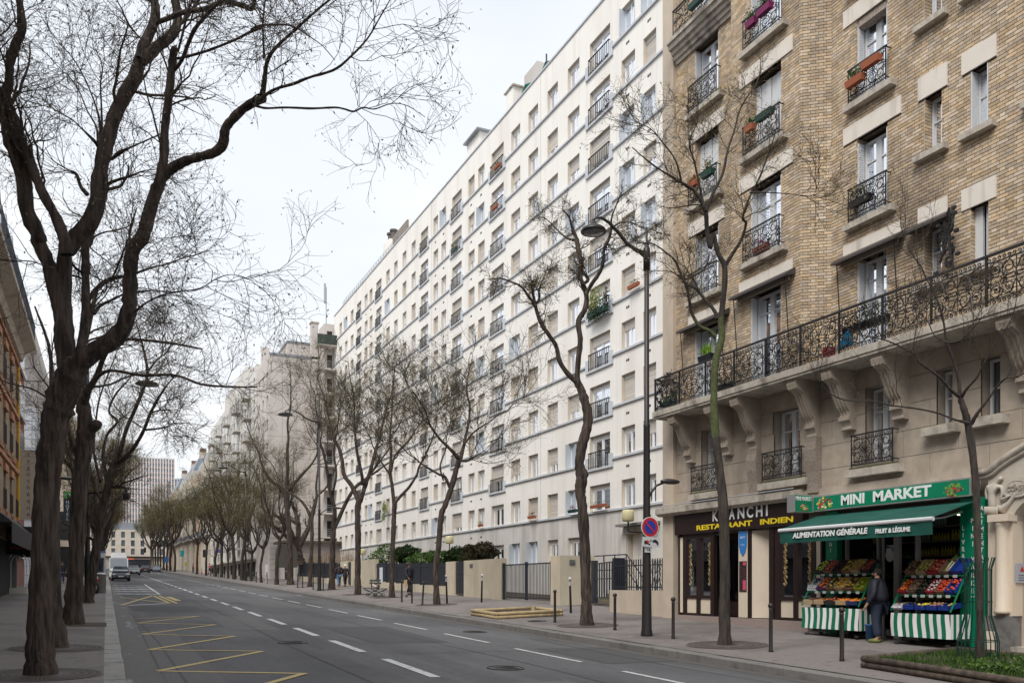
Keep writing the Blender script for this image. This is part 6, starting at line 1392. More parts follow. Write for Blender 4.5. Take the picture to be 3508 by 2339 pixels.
Mb().box(22.0, 22.8, 103.9, 104.8, 28, 32.6).build('chimney', PK, gb); Mb().box(21.9, 22.9, 103.8, 104.9, 32.6, 32.75).build('chimney_cap', MT['sill'], gb)
sb = thing('balcony_block', 'narrow grey stair block with stacked balconies between gable and white block', 'building', (22.6, 102.5, 2))
Mb().box(22.9, 26, 101.2, 103.95, 1.5, 31.9).build('walls', PK, sb)
for i in range(10):
    z = 4.2 + 2.75 * i
    Mb().box(21.8, 24.6, 99.6, 101.2, z, z + .2).build('balcony_slab', MT['pink'], sb)
    m = Mb(); 
    for q in range(4): m.box(21.8, 24.4, 99.6, 99.63, z + .35 + q * .22, z + .38 + q * .22).box(21.8, 21.83, 99.6, 101.2, z + .35 + q * .22, z + .38 + q * .22)
    m.build('balcony_railing', MT['rail_grey'], sb, kind='stuff')
    Mb().fbox(frY(101.2), 23.2, 23.8, z + .25, z + 2.1, .005, .02).build('balcony_door', MT['dark'], sb)
Mb().box(21.75, 24.0, 99.55, 99.62, 29.1, 30.2).build('green_netting', cm('netting_green', (.04, .055, .048), .9), sb)
am = tag(Mb().tube([(23.3, 102, 31.8), (23.3, 102, 36.4)], .06, 5).box(23.05, 23.25, 101.9, 102.1, 34.5, 36.8).build('antenna', MT['rail_grey']), 'tall mobile antenna mast above the grey stair block', 'antenna')
# ------------------------------------------------------------ white house with balconies, then old houses
def plain_house(name, lab, s0, s1, zb, zt, u, wmat, pitch, nwin, fr_=None, wm=None, base=None, wh=1.9, ww=1.1, bal=None, mans=None, gap=0, shade=None):
    t_ = thing(name, lab, 'building', (u, s0, zb)); f_ = frR(u) if fr_ is None else fr_; hs = []; n = int((zt - zb - 3.4) / pitch)
    for j in range(n):
        for i in range(nwin):
            c = s0 + (s1 - s0) * (i + .5) / nwin; z = zb + 4.2 + j * pitch
            if z + wh < zt - .3: hs.append((c - ww / 2, c + ww / 2, z, z + wh))
    m = Mb(); wall(m, f_, s0, s1, zb - 1, zt, hs, .3, 0)
    a, b = f_(s0, zb, 0), f_(s1, zb, 0); c0, c1 = f_(s0, zb, -10), f_(s1, zb, -10)
    for p, q_ in ((a, c0), (b, c1)): m.add([(p[0], p[1], zb - 1), (q_[0], q_[1], zb - 1), (q_[0], q_[1], zt), (p[0], p[1], zt)], [(0, 1, 2, 3)])
    m.add([(a[0], a[1], zt), (b[0], b[1], zt), (c1[0], c1[1], zt), (c0[0], c0[1], zt)], [(0, 1, 2, 3)]); m.build('wall', wmat, t_)
    for h in hs:
        w_ = Mb().fquad(f_, h[0], h[1], h[2], h[3], -.28).build('window', cm('far_window', (.1, .11, .125), .2, obj_rand=.5), t_)
        Mb().fbox(f_, (h[0] + h[1]) / 2 - .05, (h[0] + h[1]) / 2 + .05, h[2], h[3], -.27, -.24).fbox(f_, h[0], h[1], h[3] - .55, h[3] - .48, -.27, -.24).build('window_bar', MT['frame2'], w_)
    return t_, hs, f_
t_, hs, f_ = plain_house('balconied_house', 'white modern house with rows of angular balconies behind the budding trees', 114, 168, 2.6, 29.5, 17.2, cm('white_render_far', (.66, .64, .6), .85, col2=(.56, .54, .5), scale=.4), 2.78, 14)
for j in range(8):
    for i in range(5):
        s_ = 118 + i * 10.5 + (j % 2) * .8; z = 6.6 + j * 2.78
        Mb().box(16.3, 17.2, s_, s_ + 3.0, z, z + .2).build('balcony', cm('balcony_grey', (.58, .56, .52), .85), t_)
        m = Mb()
        for q in range(6): m.box(16.32, 16.34, s_ + q * .58, s_ + q * .58 + .03, z + .15, z + 1.1)
        for q in range(3): m.box(16.4 + q * .3, 16.43 + q * .3, s_, s_ + .03, z + .15, z + 1.1)
        m.box(16.3, 16.34, s_, s_ + 3.0, z + 1.1, z + 1.14).box(16.34, 17.2, s_, s_ + .04, z + 1.1, z + 1.14).build('balcony_railing', cm('balcony_bars', (.13, .13, .14), .6), t_, kind='stuff')
        Mb().fquad(f_, s_ + .7, s_ + 2.2, z + .25, z + 2.3, .01).build('balcony_door', MT['far_window'], t_)
Mb().box(16.2, 17.2, 114, 168, 4.9, 5.15).build('canopy', MT['balcony_grey'], t_)
for i in range(12): Mb().fbox(f_, 115 + i * 4.4, 117.6 + i * 4.4, 2.7, 4.6, .0, .02).build('shop_window', MT['dark'], t_)
Mb().box(17.6, 22, 126, 150, 29.5, 32).build('roof_storey', MT['white_render_far'], t_)
for i, s_ in enumerate((118, 133, 146)): Mb().box(18.5, 19.5, s_, s_ + .9, 29.5, 32.8 + .5 * (i % 2)).build('chimney', PK, t_)
S2 = cm('old_facade_cream', (.5, .45, .37), .85, col2=(.58, .52, .44), scale=.6); S3 = cm('old_facade_brick', (.4, .3, .22), .85, col2=(.48, .38, .29), scale=.6)
specs = [('old_house', 'cream old house with dark balcony bands after the white balconied house', 168, 186, 24.5, S2), ('old_house', 'brick and cream old house, second after the white balconied house', 186, 204, 23.5, S3), ('old_house', 'cream old house, third after the white balconied house', 204, 225, 25, S2), ('old_house', 'pale old house, fourth after the white balconied house', 225, 255, 24.5, S2), ('old_house', 'pale old house, fifth and last along the right pavement', 255, 292, 25, S3)]
for nm, lab, a, b, zt, m_ in specs:
    zb = M_ * a + .1; t_, hs, f_ = plain_house(nm, lab, a, b, zb, zb + zt - 3, 17.2, m_, 3.0, int((b - a) / 3))
    zt_ = zb + zt - 3
    for z in (zb + 7.0, zb + 16): Mb().box(16.5, 17.2, a, b, z, z + .15).build('balcony', MT['balcony_grey'], t_); Mb().box(16.5, 16.53, a, b, z + .15, z + 1.1).build('balcony_railing', MT['balcony_bars'], t_)
    Mb().prism([(17.3, zt_), (18.4, zt_ + 2.8), (24, zt_ + 3.4), (26, zt_)], lambda x, z, s_: (x, s_, z), a, b).build('mansard_roof', MT['zinc'], t_)
    Mb().box(18.6, 20.2, a + .2, a + 1.0, zt_, zt_ + 4.2).build('chimney_stack', S2, t_)
    m = Mb()
    for q in range(7): m.lathe([(.13, 0), (.11, .9)], (18.8 + q * .2, a + .6, zt_ + 4.2), 5)
    m.build('chimney_pots', cm('dull_clay', (.2, .13, .1), .9), t_, kind='stuff')
eh = thing('end_house', 'cream old house closing the view at the end of the street, above the red awnings', 'building', (10, 332, 8)); fE = frY(332)
hs = [(x, x + 1.2, z, z + 2.1) for x in [-14 + 3.1 * i for i in range(17)] for z in [12 + 2.9 * j for j in range(3)]]
m = Mb(); wall(m, fE, -16, 38, 6.5, 20.6, hs, .3, 0); m.add([(-16, 332, 20.6), (38, 332, 20.6), (38, 345, 20.6), (-16, 345, 20.6)], [(0, 1, 2, 3)]); m.build('wall', S2, eh)
for h in hs: Mb().fquad(fE, h[0], h[1], h[2], h[3], -.28).build('window', MT['far_window'], eh)
Mb().prism([(-16, 20.6), (-14, 23), (36, 23), (38, 20.6)], lambda x, z, t: (x, 332.5 + t, z), 0, 12).build('mansard_roof', MT['zinc'], eh)
for x in (-9, 3, 14, 26): Mb().box(x, x + 2.2, 334, 335, 22, 25.5).build('chimney_stack', cm('orange_brick', (.34, .27, .21), .9), eh)
Mb().box(-16, 38, 331.2, 331.95, 10.9, 11.4).build('shop_band', MT['brown'], eh)
for x, c_, lab in ((-4, 'red', 'orange red cafe awning at the far crossing, left one'), (5.5, 'red', 'small red shop awning at the far crossing, right one')):
    a_ = thing('cafe_awning', lab, 'awning', (x, 331, 10.5)); Mb().hexa([(x, 329, 10), (x + 3, 329, 10), (x + 3, 331.2, 10.6), (x, 331.2, 10.6), (x, 329, 10.1), (x + 3, 329, 10.1), (x + 3, 331.2, 10.7), (x, 331.2, 10.7)]).build('cloth', cm('awning_red', (.5, .07, .03), .7), a_)
# towers on the skyline
def tower(lab, x0, x1, y, zt, cols_, floors, dep, ca_, cb_):
    t_ = thing('tower_block', lab, 'building', ((x0 + x1) / 2, y, 8), 'towers beyond the end of the street'); f_ = frY(y); w_ = (x1 - x0) / cols_
    Mb().box(x0, x1, y + .6, y + dep, 0, zt).build('core', cm('tower_window', (.3, .32, .38), .35, col2=(.3, .31, .35), scale=.3), t_)
    m = Mb()
    for i in range(cols_ + 1): c = x0 + w_ * i; m.fbox(f_, c - w_ * .2, c + w_ * .2, 0, zt + .6, -.6, .3, 0)
    m.build('piers', ca_, t_, kind='stuff'); m = Mb(); h = zt / floors
    for j in range(floors): m.fbox(f_, x0, x1, h * j, h * j + h * .38, -.6, 0, 0)
    m.build('spandrels', cb_, t_, kind='stuff'); m = Mb()
    g_ = lambda s_, z, o: (x1 + o, s_, z); n = int(dep / 2.4)
    for i in range(n + 1): c = y + .6 + (dep - .6) * i / n; m.fbox(g_, c - .5, c + .5, 0, zt + .6, 0, .3)
    m.build('side_piers', ca_, t_, kind='stuff'); m = Mb()
    for j in range(floors): m.fbox(g_, y + .6, y + dep, h * j, h * j + h * .4, 0, .15)
    m.build('side_spandrels', cb_, t_, kind='stuff'); return t_
TW = cm('tower_white', (.72, .68, .66), .8); TP = cm('tower_pink', (.42, .32, .31), .8)
y = 480; x0, x1 = us(345, y), us(597, y); zt = CZ + (2000 - 1572) * (x1 * SA + y * CA) / FP
tower('tall pink and white striped tower block far beyond the street end', us(392, y), x1, y, zt, 21, 25, 26, TW, TP)
tower('second striped tower block, left of the taller one and behind branches', us(300, 520), us(410, 520), 520, zt - 4, 12, 25, 20, TW, TP)
y = 560; tower('grey white slab tower right of the striped towers', us(597, y), us(640, y), y, CZ + (2000 - 1640) * (us(620, y) * SA + y * CA) / FP, 4, 20, 20, cm('tower_grey', (.5, .52, .54), .8), cm('tower_grey2', (.36, .38, .41), .8))
# ------------------------------------------------------------ left side buildings
UL = -4.5; fL_ = frL(UL); RBK = cm('red_brown_brick', (.24, .165, .11), .85, col2=(.34, .25, .17), scale=3, bump=.3, bscale=30); ORG = cm('orange_brick_trim', (.38, .14, .065), .85, col2=(.42, .25, .15), scale=2)
lb = thing('brick_house_left', 'old brown brick house with orange trim and cornice balcony at the left edge', 'building', (UL, 40, 1))
hs = [(s_, s_ + 1.1, z, z + 2.0) for s_ in [x for x in np.arange(-14.5, 54, 3.0)] for z in (5.2, 8.2, 11.2)]
m = Mb(); wall(m, fL_, -18, 55.3, 3.9, 14.7, hs, .3, 0); m.add([(UL, 55.3, 0), (UL - 10, 55.3, 0), (UL - 10, 55.3, 15), (UL, 55.3, 15)], [(0, 1, 2, 3)]); m.add([(UL, -18, 0), (UL - 10, -18, 0), (UL - 10, -18, 15), (UL, -18, 15)], [(0, 1, 2, 3)]); m.build('wall', RBK, lb)
m = Mb()
for i, h in enumerate(hs):
    if h[0] < 38: continue
    w_ = Mb().fquad(fL_, h[0], h[1], h[2], h[3], -.28).build('window', MT['far_window'], lb)
    Mb().fbox(fL_, h[0] - .2, h[1] + .2, h[3], h[3] + .35, 0, .12).build('window_head', ORG, lb); Mb().fbox(fL_, h[0] - .25, h[1] + .25, h[2] - .22, h[2] - .02, 0, .2).build('window_sill', ORG, lb)
    rr = Mb()
    rr.fbox(fL_, h[0] - .1, h[1] + .1, h[2] + .85, h[2] + .9, .28, .32)
    for q in range(9): rr.fbox(fL_, h[0] - .08 + q * .155, h[0] - .05 + q * .155, h[2], h[2] + .85, .28, .31)
    rr.build('window_railing', MT['iron'], lb)
Mb().box(UL - .3, UL, -18, 38, 4.6, 17.2).build('near_windows_wall', RBK, lb) if False else None
m = Mb(); m.prism([(0, 13.9), (.3, 14.0), (.42, 14.4), (.95, 14.75), (.95, 15.0), (0, 15.0)], lambda a, z, t_: (UL + a, t_, z), -18, 55.3); m.build('cornice', MT['stone'], lb)
m = Mb(); m.box(UL + .9, UL + .93, -18, 55.2, 15.9, 15.95)
for q in range(110): m.box(UL + .9, UL + .92, 38 + q * .156, 38.02 + q * .156, 15.0, 15.9)
m.build('balcony_railing', cm('railing_blue_grey', (.05, .06, .08), .6), lb, kind='stuff')
Mb().prism([(UL - .4, 15.0), (UL - 1.0, 18.6), (UL - 5, 19.6), (UL - 8, 15.0)], lambda x, z, s_: (x, s_, z), -18, 55.3).build('mansard_roof', MT['zinc'], lb)
for s_ in np.arange(39, 54.5, 2.9):
    d_ = Mb().box(UL - 1.6, UL - .1, s_, s_ + 1.4, 16.9, 18.7).build('dormer', ORG, lb); Mb().prism([(s_ - .12, 18.7), (s_ + .7, 19.5), (s_ + 1.52, 18.7)], lambda a, z, t_: (UL + t_, a, z), -2.2, .15).build('dormer_roof', MT['zinc'], d_)
for z in (7.7, 10.7, 13.7): Mb().fbox(fL_, -18, 55.3, z, z + .2, 0, .16).build('string_course', ORG, lb)
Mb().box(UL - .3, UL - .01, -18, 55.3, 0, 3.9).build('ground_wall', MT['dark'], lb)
aw2 = thing('restaurant_awning', 'black awning with orange lettering over the left pavement', 'awning', (UL + 1, 47, 4)); u_ = UL + 1.25
Mb().hexa([(u_, 38, 4.05), (UL, 38, 5.1), (UL, 55.0, 5.1), (u_, 55.0, 4.05), (u_, 38, 4.1), (UL, 38, 5.15), (UL, 55.0, 5.15), (u_, 55.0, 4.1)]).build('canopy', cm('black_canvas', (.012, .01, .012), .7), aw2)
Mb().box(u_ - .01, u_, 38, 55, 3.3, 4.05).build('valance', MT['black_canvas'], aw2); Mb().add([(u_, 38, 4.07), (UL, 38, 5.1), (UL, 38, 4.07)], [(0, 1, 2)]).box(UL, u_, 54.97, 55, 3.2, 4.07).build('side', MT['black_canvas'], aw2)
Mb().box(UL, u_, 49.97, 50, 3.2, 4.6).build('side', MT['black_canvas'], aw2)
for s_ in (49.95, 54.95):
    text('Restaurant', .27, (UL + .55, s_ - .03, 4.05), 'Y', cm('orange_letter', (.5, .12, .03), .6), aw2, .8, .003); text('La Zygothèque', .22, (UL + .58, s_ - .03, 3.55), 'Y', MT['orange_letter'], aw2, .7, .003)
for q, s_ in enumerate((51.5, 55.2)):
    ar = thing('arched_door_screen', 'white metal arch shaped screen on a pale block, %s one by the restaurant' % ('nearer', 'farther')[q], 'screen', (UL + .25, s_, gz(UL, s_)), 'white arched screens'); c0 = Vector(ar.location)
    m = Mb(); m.box(-.35, .55, -.12, .12, 0, .3); m.build('block', MT['wall_pale'] if 'wall_pale' in MT else cm('wall_pale', (.6, .57, .5), .8), ar, world=False)
    m = Mb()
    for r_ in (.42, .3): m.tube([(.1 - r_, 0, .3), (.1 - r_, 0, 1.5)] + [(.1 - r_ * math.cos(t), 0, 1.5 + r_ * 1.5 * math.sin(t)) for t in np.linspace(0, math.pi, 9)] + [(.1 + r_, 0, .3)], .025, 5)
    m.build('arch_frame', MT['white'], ar, world=False)
s0_, z0_ = 55.1, 0
vs = thing('hanging_sign', 'tall narrow beige sign with upright brown lettering beside the yellow pipe', 'sign', (-3.9, 55.6, 7)); Mb().box(-4.35, -3.55, 55.55, 55.68, 5.3, 9.2).build('board', cm('sign_beige', (.4, .35, .28), .7), vs)
for i, ch in enumerate('zygothèque'): text(ch, .36, (-3.95, 55.54, 8.95 - i * .37), 'Y', cm('sign_brown', (.14, .04, .02), .6), vs, 1, .004)
tag(Mb().tube([(UL + .06, 55.5, 5.3), (UL + .06, 55.5, 16.5)], .09, 8).build('yellow_downpipe', cm('pipe_yellow', (.62, .33, .03), .5)), 'bright yellow downpipe at the end of the old brick house', 'pipe')
mh = thing('red_panel_house', 'dark red brick modern house with white framed windows behind the yellow pipe', 'building', (UL, 58, 1)); RD = cm('dark_red_brick', (.2, .075, .055), .85, col2=(.27, .11, .08), scale=3)
m = Mb(); m.box(UL - 9, UL - .05, 55.4, 60.9, 0, 17.2); m.build('wall', RD, mh)
for j in range(5): w_ = Mb().box(UL - .05, UL + .02, 56.2, 60.2, 3.4 + j * 2.7, 5.2 + j * 2.7).build('window', MT['far_window'], mh); Mb().box(UL + .02, UL + .12, 56.1, 60.3, 3.2 + j * 2.7, 3.4 + j * 2.7).build('window_ledge', MT['frame2'], w_)
th = thing('tiled_building', 'white building tiled in a fine blue grid with an open concrete frame on its roof', 'building', (UL, 75, 1)); TG = cm('white_tile', (.58, .6, .63), .35)
Mb().box(UL - 12, UL + .2, 66, 92, 0, 13.4).build('wall', TG, th); f1 = frY(66); f2 = frL(UL + .2); m = Mb()
for q in range(22): m.fbox(f1, UL - 9, UL + .2, .5 + q * .6, .54 + q * .6, 0, .006).fbox(f2, 66, 92, .5 + q * .6, .54 + q * .6, 0, .006)
for q in range(16): m.fbox(f1, UL - 9 + q * .6, UL - 8.96 + q * .6, 0, 13.4, 0, .005)
for q in range(43): m.fbox(f2, 66 + q * .6, 66.04 + q * .6, 0, 13.4, 0, .005)
m.build('tile_joints', cm('tile_joint_blue', (.22, .27, .36), .7), th, kind='stuff')
for q in range(3): Mb().box(UL - .3 + 0, UL + .2, 68 + q * 9, 69.2 + q * 9, 13.4, 17.6).build('roof_frame', MT['pink'], th)
Mb().box(UL - 4, UL + .2, 66, 92, 17.6, 18.5).build('roof_frame', MT['pink'], th)
ht = thing('hotel_building', 'beige rendered hotel with dark ground floor, seen between the left trunks', 'building', (UL + 1, 118, 2)); Mb().box(UL - 12, -3.0, 112, 150, 6.0, 20.5).build('wall', MT['render_c'], ht); Mb().box(UL - 12, -3.05, 112.1, 150, 1.5, 6.0).build('ground_floor', MT['dark'], ht)
Mb().box(-4.9, -3.3, 111.94, 112.0, 6.8, 10).build('window', MT['dark'], ht); Mb().box(-3.7, -3.35, 111.9, 111.94, 7.2, 9.3).build('green_panel', cm('hotel_green', (.08, .5, .06), .5, emit=(.1, .6, .1, .05)), ht)
hsn = thing('hotel_sign', 'dark vertical hotel sign with a bright green square at its top', 'sign', (-2.7, 92, 8)); px_ = us(217, 92); pe = us(245, 92)
Zs = lambda py: CZ + (2000 - py) * ((px_ + .3) * SA + 92 * CA) / FP
Mb().box(px_, pe, 92, 92.25, Zs(1788), Zs(1682)).build('board', cm('sign_slate', (.03, .035, .045), .5), hsn); Mb().box(px_ + .05, pe - .05, 91.97, 92, Zs(1706), Zs(1684)).build('green_square', cm('sign_bright_green', (.08, .5, .06), .5), hsn)
text('ibis', .42, ((px_ + pe) / 2, 91.95, Zs(1693)), 'Y', MT['letter'], hsn, .9, .004); text('styles', .16, ((px_ + pe) / 2, 91.95, Zs(1701)), 'Y', MT['letter'], hsn, .9, .004)
for i, ch in enumerate('HOTEL'):
    text(ch, .45, ((px_ + pe) / 2, 91.97, Zs(1720 + i * 14)), 'Y', MT['letter'], hsn, .8, .004)
for i, (a, b, zt) in enumerate(((150, 190, 22), (190, 230, 24), (230, 292, 23))):
    lab = 'cream old house behind the left tree row, %s beyond the hotel' % ordn[i]
    plain_house('old_house', lab, a, b, M_ * a, M_ * a + zt, UL, S2 if i != 1 else S3, 3.1, int((b - a) / 3.2), frL(UL))
plain_house('old_house', 'cream old house behind the left tree row, between tiled building and hotel', 92.5, 111.5, 2, 12, UL - 4, S2, 3.1, 4, frL(UL - 4))
# ------------------------------------------------------------ street furniture
def G(u, s): return (u, s, gz(u, s))
# bollards
bol = thing('bollard', 'tmp', 'bollard', G(13.09, 12.87), 'brown black bollards along the right kerb')
Mb().lathe([(.05, -.05), (.05, .04), (.043, .06), (.04, .9), (.046, .93), (.03, .95)], (0, 0, 0), 14).build('post', MT['post'], bol, smooth=True, world=False)
Mb().ball((0, 0, 1.0), .062, 0, 12, 8).build('ball', MT['post'], bol, smooth=True, world=False)
bol['label'] = 'nearest brown black bollard, in front of the left fruit stall'
for u, s, lab, t_ in ((13.05, 18.45, 'brown black bollard right of the tall lamp post', 0), (13.2, 21.5, 'brown black bollard just left of the tall lamp post', 0), (13.15, 25.1, 'brown black bollard at the right end of the yellow log planter', 0)):
    dup(bol, G(u, s), label=lab)
dup(bol, G(13.05, 14.85), label='brown black bollard between the slim tree and the left fruit stall')
bt = thing('bollard', 'tmp', 'bollard', G(15.76, 28.8), 'white topped bollards near the gates')
Mb().lathe([(.045, -.05), (.04, 1.2), (.03, 1.22)], (0, 0, 0), 12).build('post', MT['post'], bt, smooth=True, world=False)
Mb().ball((0, 0, 1.28), .06, 0, 10, 7).build('white_ball', MT['white'], bt, smooth=True, world=False); Mb().lathe([(.043, 1.02), (.043, 1.18)], (0, 0, 0), 12).build('sticker', cm('sticker', (.4, .42, .45)), bt, world=False)
bt['label'] = 'slightly leaning white topped bollard in front of the tall beige wall block'; bt.rotation_euler = (0, -.03, 0)
dup(bt, G(16.1, 38.2), (0, .02, 0), label='white topped bollard in front of the long beige garden wall'); dup(bt, G(14.4, 38.3), (0, -.04, 0), label='white topped bollard beside the knotted trunk, in front of the panel fence')
for i, (u, s, tl) in enumerate(((13.16, 41.3, 0), (13.15, 39.7, 0), (13.08, 38.0, .07), (13.55, 67.2, 0), (13.41, 62.8, 0), (13.5, 60.0, 0), (13.39, 68.3, 0))):
    dup(bol, G(u, s), (0, tl, 0), label=['bollard left of the walking man legs, beyond the knotted trunk', 'bollard overlapping the walking man right leg', 'leaning bollard just left of the knotted trunk', 'thin bollard left of the far lamp post, second from it', 'thin bollard immediately left of the far lamp post', 'thin bollard immediately right of the far lamp post', 'thin tall bollard right of the dark container'][i])
for i in range(12): dup(bol, G(13.3, 82 + i * 5.3 + (i % 3)), label='far bollard beyond the container, %s along the kerb' % ordn[i])
# lamp posts
def lamp_post(name, lab, u, s, H, arm_z, armdir, L_, low=None, px=None, disc=.42, grp='street lamp posts'):
    t_ = thing(name, lab, 'lamp post', G(u, s), grp); z0 = gz(u, s)
    Mb().lathe([(.16, -.05), (.16, .05), (.135, .2), (.125, 1.2), (.1, 2.5), (.085, 5.5), (.095, 5.55), (.07, 5.6), (.062, H - .4), (.03, H - .38), (.025, H)], (0, 0, 0), 16).build('pole', MT['post'], t_, smooth=True, world=False)
    dx, dy = armdir; m = Mb(); pts = [(0, 0, arm_z)] + [(dx * L_ * a, dy * L_ * a, arm_z + b) for a, b in ((.18, .02), (.38, .16), (.55, .42), (.72, .62), (.86, .7), (.95, .66), (1.0, .58))]
    m.tube(pts, [.06, .055, .05, .045, .04, .035, .03, .03], 8); m.tube([(0, 0, arm_z - .12), (dx * L_ * .15, dy * L_ * .15, arm_z + .02)], .05, 6); m.lathe([(.09, arm_z - .45), (.09, arm_z + .12), (.075, arm_z + .15)], (0, 0, 0), 12); m.build('arm', MT['post'], t_, smooth=True, world=False)
    c = (dx * L_, dy * L_, arm_z + .34)
    hd = Mb().lathe([(.03, .24), (.07, .2), (.1, .12), (disc * .55, .1), (disc * .9, .03), (disc, -.03), (disc * .98, -.06), (disc * .9, -.05)], c, 24).build('lamp_head', MT['post'], t_, smooth=True, world=False)
    Mb().ball((c[0], c[1], c[2] - .045), disc * .82, 0, 18, 8, (1, 1, .22)).build('lamp_bowl', cm('bowl_glass', (.12, .125, .13), .15, spec=.8), hd, smooth=True, world=False)
    if low:
        lz, lx, ly, LL = low
        m = Mb(); m.tube([(0, 0, lz - .5), (lx * LL * .15, ly * LL * .15, lz - .2), (lx * LL * .4, ly * LL * .4, lz + .02), (lx * LL * .7, ly * LL * .7, lz + .1)], .032, 7); m.build('lower_arm', MT['post'], t_, smooth=True, world=False)
        m = Mb(); c2 = (lx * LL * .98, ly * LL * .98, lz + .13); m.ball(c2, .27, 0, 14, 8, (1.15 if abs(lx) > .5 else .5, 1.15 if abs(ly) > .5 else .5, .28)); m.build('lower_lamp_head', cm('lamp_metal', (.06, .055, .05), .25, metal=.3), t_, smooth=True, world=False)
    return t_
u, s = 12.95, 19.5; zc = u * SA + s * CA; Zp = lambda py: CZ + (2000 - py) * zc / FP - gz(u, s)
lamp_post('lamp_post', 'tall dark lamp post carrying the round no parking sign', u, s, Zp(780), Zp(868), (-1, .0), 1.62, (Zp(1665), .55, -.2, 1.1), disc=.33)
lamp_post('lamp_post', 'far slim lamp post between bare trees before the grey gable', 13.3, 60.3, 13.4, 11.6, (-1, 0), 2.3, (5.6, 1, 0, 1.3), disc=.5)
lamp_post('lamp_post', 'distant lamp post before the white balconied house', 13.5, 97, 13.4, 11.6, (-1, 0), 2.3, (5.6, 1, 0, 1.5), disc=.5)
lamp_post('lamp_post', 'lamp post on the left pavement among the bare trees, over the road', -.75, 42.5, 11.3, 9.4, (1, 0), 2.4, (5.2, -1, 0, .8), disc=.5)
cr_ = thing('security_camera_arm', 'curved dark arm with hanging hexagonal camera over the left lane', 'camera', (-.6, 41, 5)); a, b = at(300, 1690, 38), at(440, 1678, 38)
Mb().tube([tuple(a), tuple(at(345, 1686, 38)), tuple(at(390, 1670, 38)), tuple(at(425, 1668, 38)), tuple(at(432, 1676, 38)), tuple(at(433, 1690, 38))], [.06, .05, .045, .045, .04, .03], 6).build('arm', MT['post'], cr_, smooth=True)
c = at(433, 1694, 38); Mb().lathe([(.05, .12), (.13, .08), (.16, -.04), (.12, -.2), (.05, -.24)], tuple(c), 6).build('camera_head', MT['iron'], cr_)
# signs on the near lamp post
def disc_pts(r, n=32, a0=0, a1=2 * math.pi): return [(r * math.cos(t), r * math.sin(t)) for t in np.linspace(a0, a1, n, endpoint=(a1 - a0) < 6.2)]
sg = thing('no_parking_sign', 'round red and blue no parking sign strapped to the tall lamp post', 'sign', (u + .0, s - .16, Zp(1806) + gz(u, s)))
sp = lambda a, b, o: (a, -o, b)
def flat(pts, o, m_, nm): return Mb().add([sp(a, b, o) for a, b in pts], [tuple(range(len(pts)))]).build(nm, m_, sg, world=False)
Mb().prism(disc_pts(.27), sp, -.02, .0).build('rim', cm('sign_rim', (.62, .62, .62), .5), sg, world=False); flat(disc_pts(.25), .004, cm('sign_red', (.48, .012, .02), .5), 'red_disc'); flat(disc_pts(.175), .007, cm('sign_blue', (.012, .04, .3), .5), 'blue_disc')
m = Mb(); q = .7071; w_ = .022; m.add([sp(-.19 * q - w_ * q, .19 * q - w_ * q, .01), sp(-.19 * q + w_ * q, .19 * q + w_ * q, .01), sp(.19 * q + w_ * q, -.19 * q + w_ * q, .01), sp(.19 * q - w_ * q, -.19 * q - w_ * q, .01)], [(0, 1, 2, 3)]); m.build('red_bar', MT['sign_red'], sg, world=False)
Mb().box(-.06, .3, .03, .05, .05, .09).box(-.06, .3, .03, .05, -.09, -.05).build('clamp', MT['iron'], sg, world=False)
tw = thing('tow_away_plate', 'white tow away plate with truck pictogram under the round sign', 'sign', (u + .03, s - .17, Zp(1857) + gz(u, s))); tw.rotation_euler = (0, 0.03, .12)
Mb().prism([(-.29, -.1), (-.26, -.13), (.26, -.13), (.29, -.1), (.29, .1), (.26, .13), (-.26, .13), (-.29, .1)], sp, -.015, 0).build('plate', MT['sign_rim'], tw, world=False)
m = Mb()
def pf(pts, mi=0): m.add([sp(a, b, .004) for a, b in pts], [tuple(range(len(pts)))], mi)
pf([(-.24, -.04), (-.24, .02), (-.19, .04), (-.17, .02), (-.17, -.04)]); pf([(-.2, -.05), (-.05, -.07), (-.05, -.04), (-.2, -.02)]); pf([(-.13 + a, 0.0 + b) for a, b in disc_pts(.045, 12)], 1); pf([(-.21 + a, -.055 + b) for a, b in disc_pts(.022, 10)]); pf([(-.06 + a, -.065 + b) for a, b in disc_pts(.022, 10)])
pf([(-.08, 0), (-.02, .06), (0, .05), (-.06, -.01)]); pf([(-.01, .06), (.03, .01), (.04, .02), (0, .07)])
pf([(.04, .03), (.24, -.05), (.25, -.02), (.22, .03), (.15, .075), (.09, .07)]); pf([(.07 + a, .01 + b) for a, b in disc_pts(.024, 10)]); pf([(.21 + a, -.05 + b) for a, b in disc_pts(.024, 10)])
m.build('tow_pictogram', [MT['iron'], MT['sign_red']], tw, world=False)
n16 = thing('number_plate', 'small white plate reading 16 on the lamp post', 'sign', (u - .04, s - .15, Zp(1883) + gz(u, s)))
Mb().box(-.11, .11, 0, .02, -.07, .07).build('plate', MT['sign_rim'], n16, world=False); text('16', .11, (n16.location[0], n16.location[1] - .004, n16.location[2]), 'Y', MT['iron'], n16, 1, .002, bold=.003)
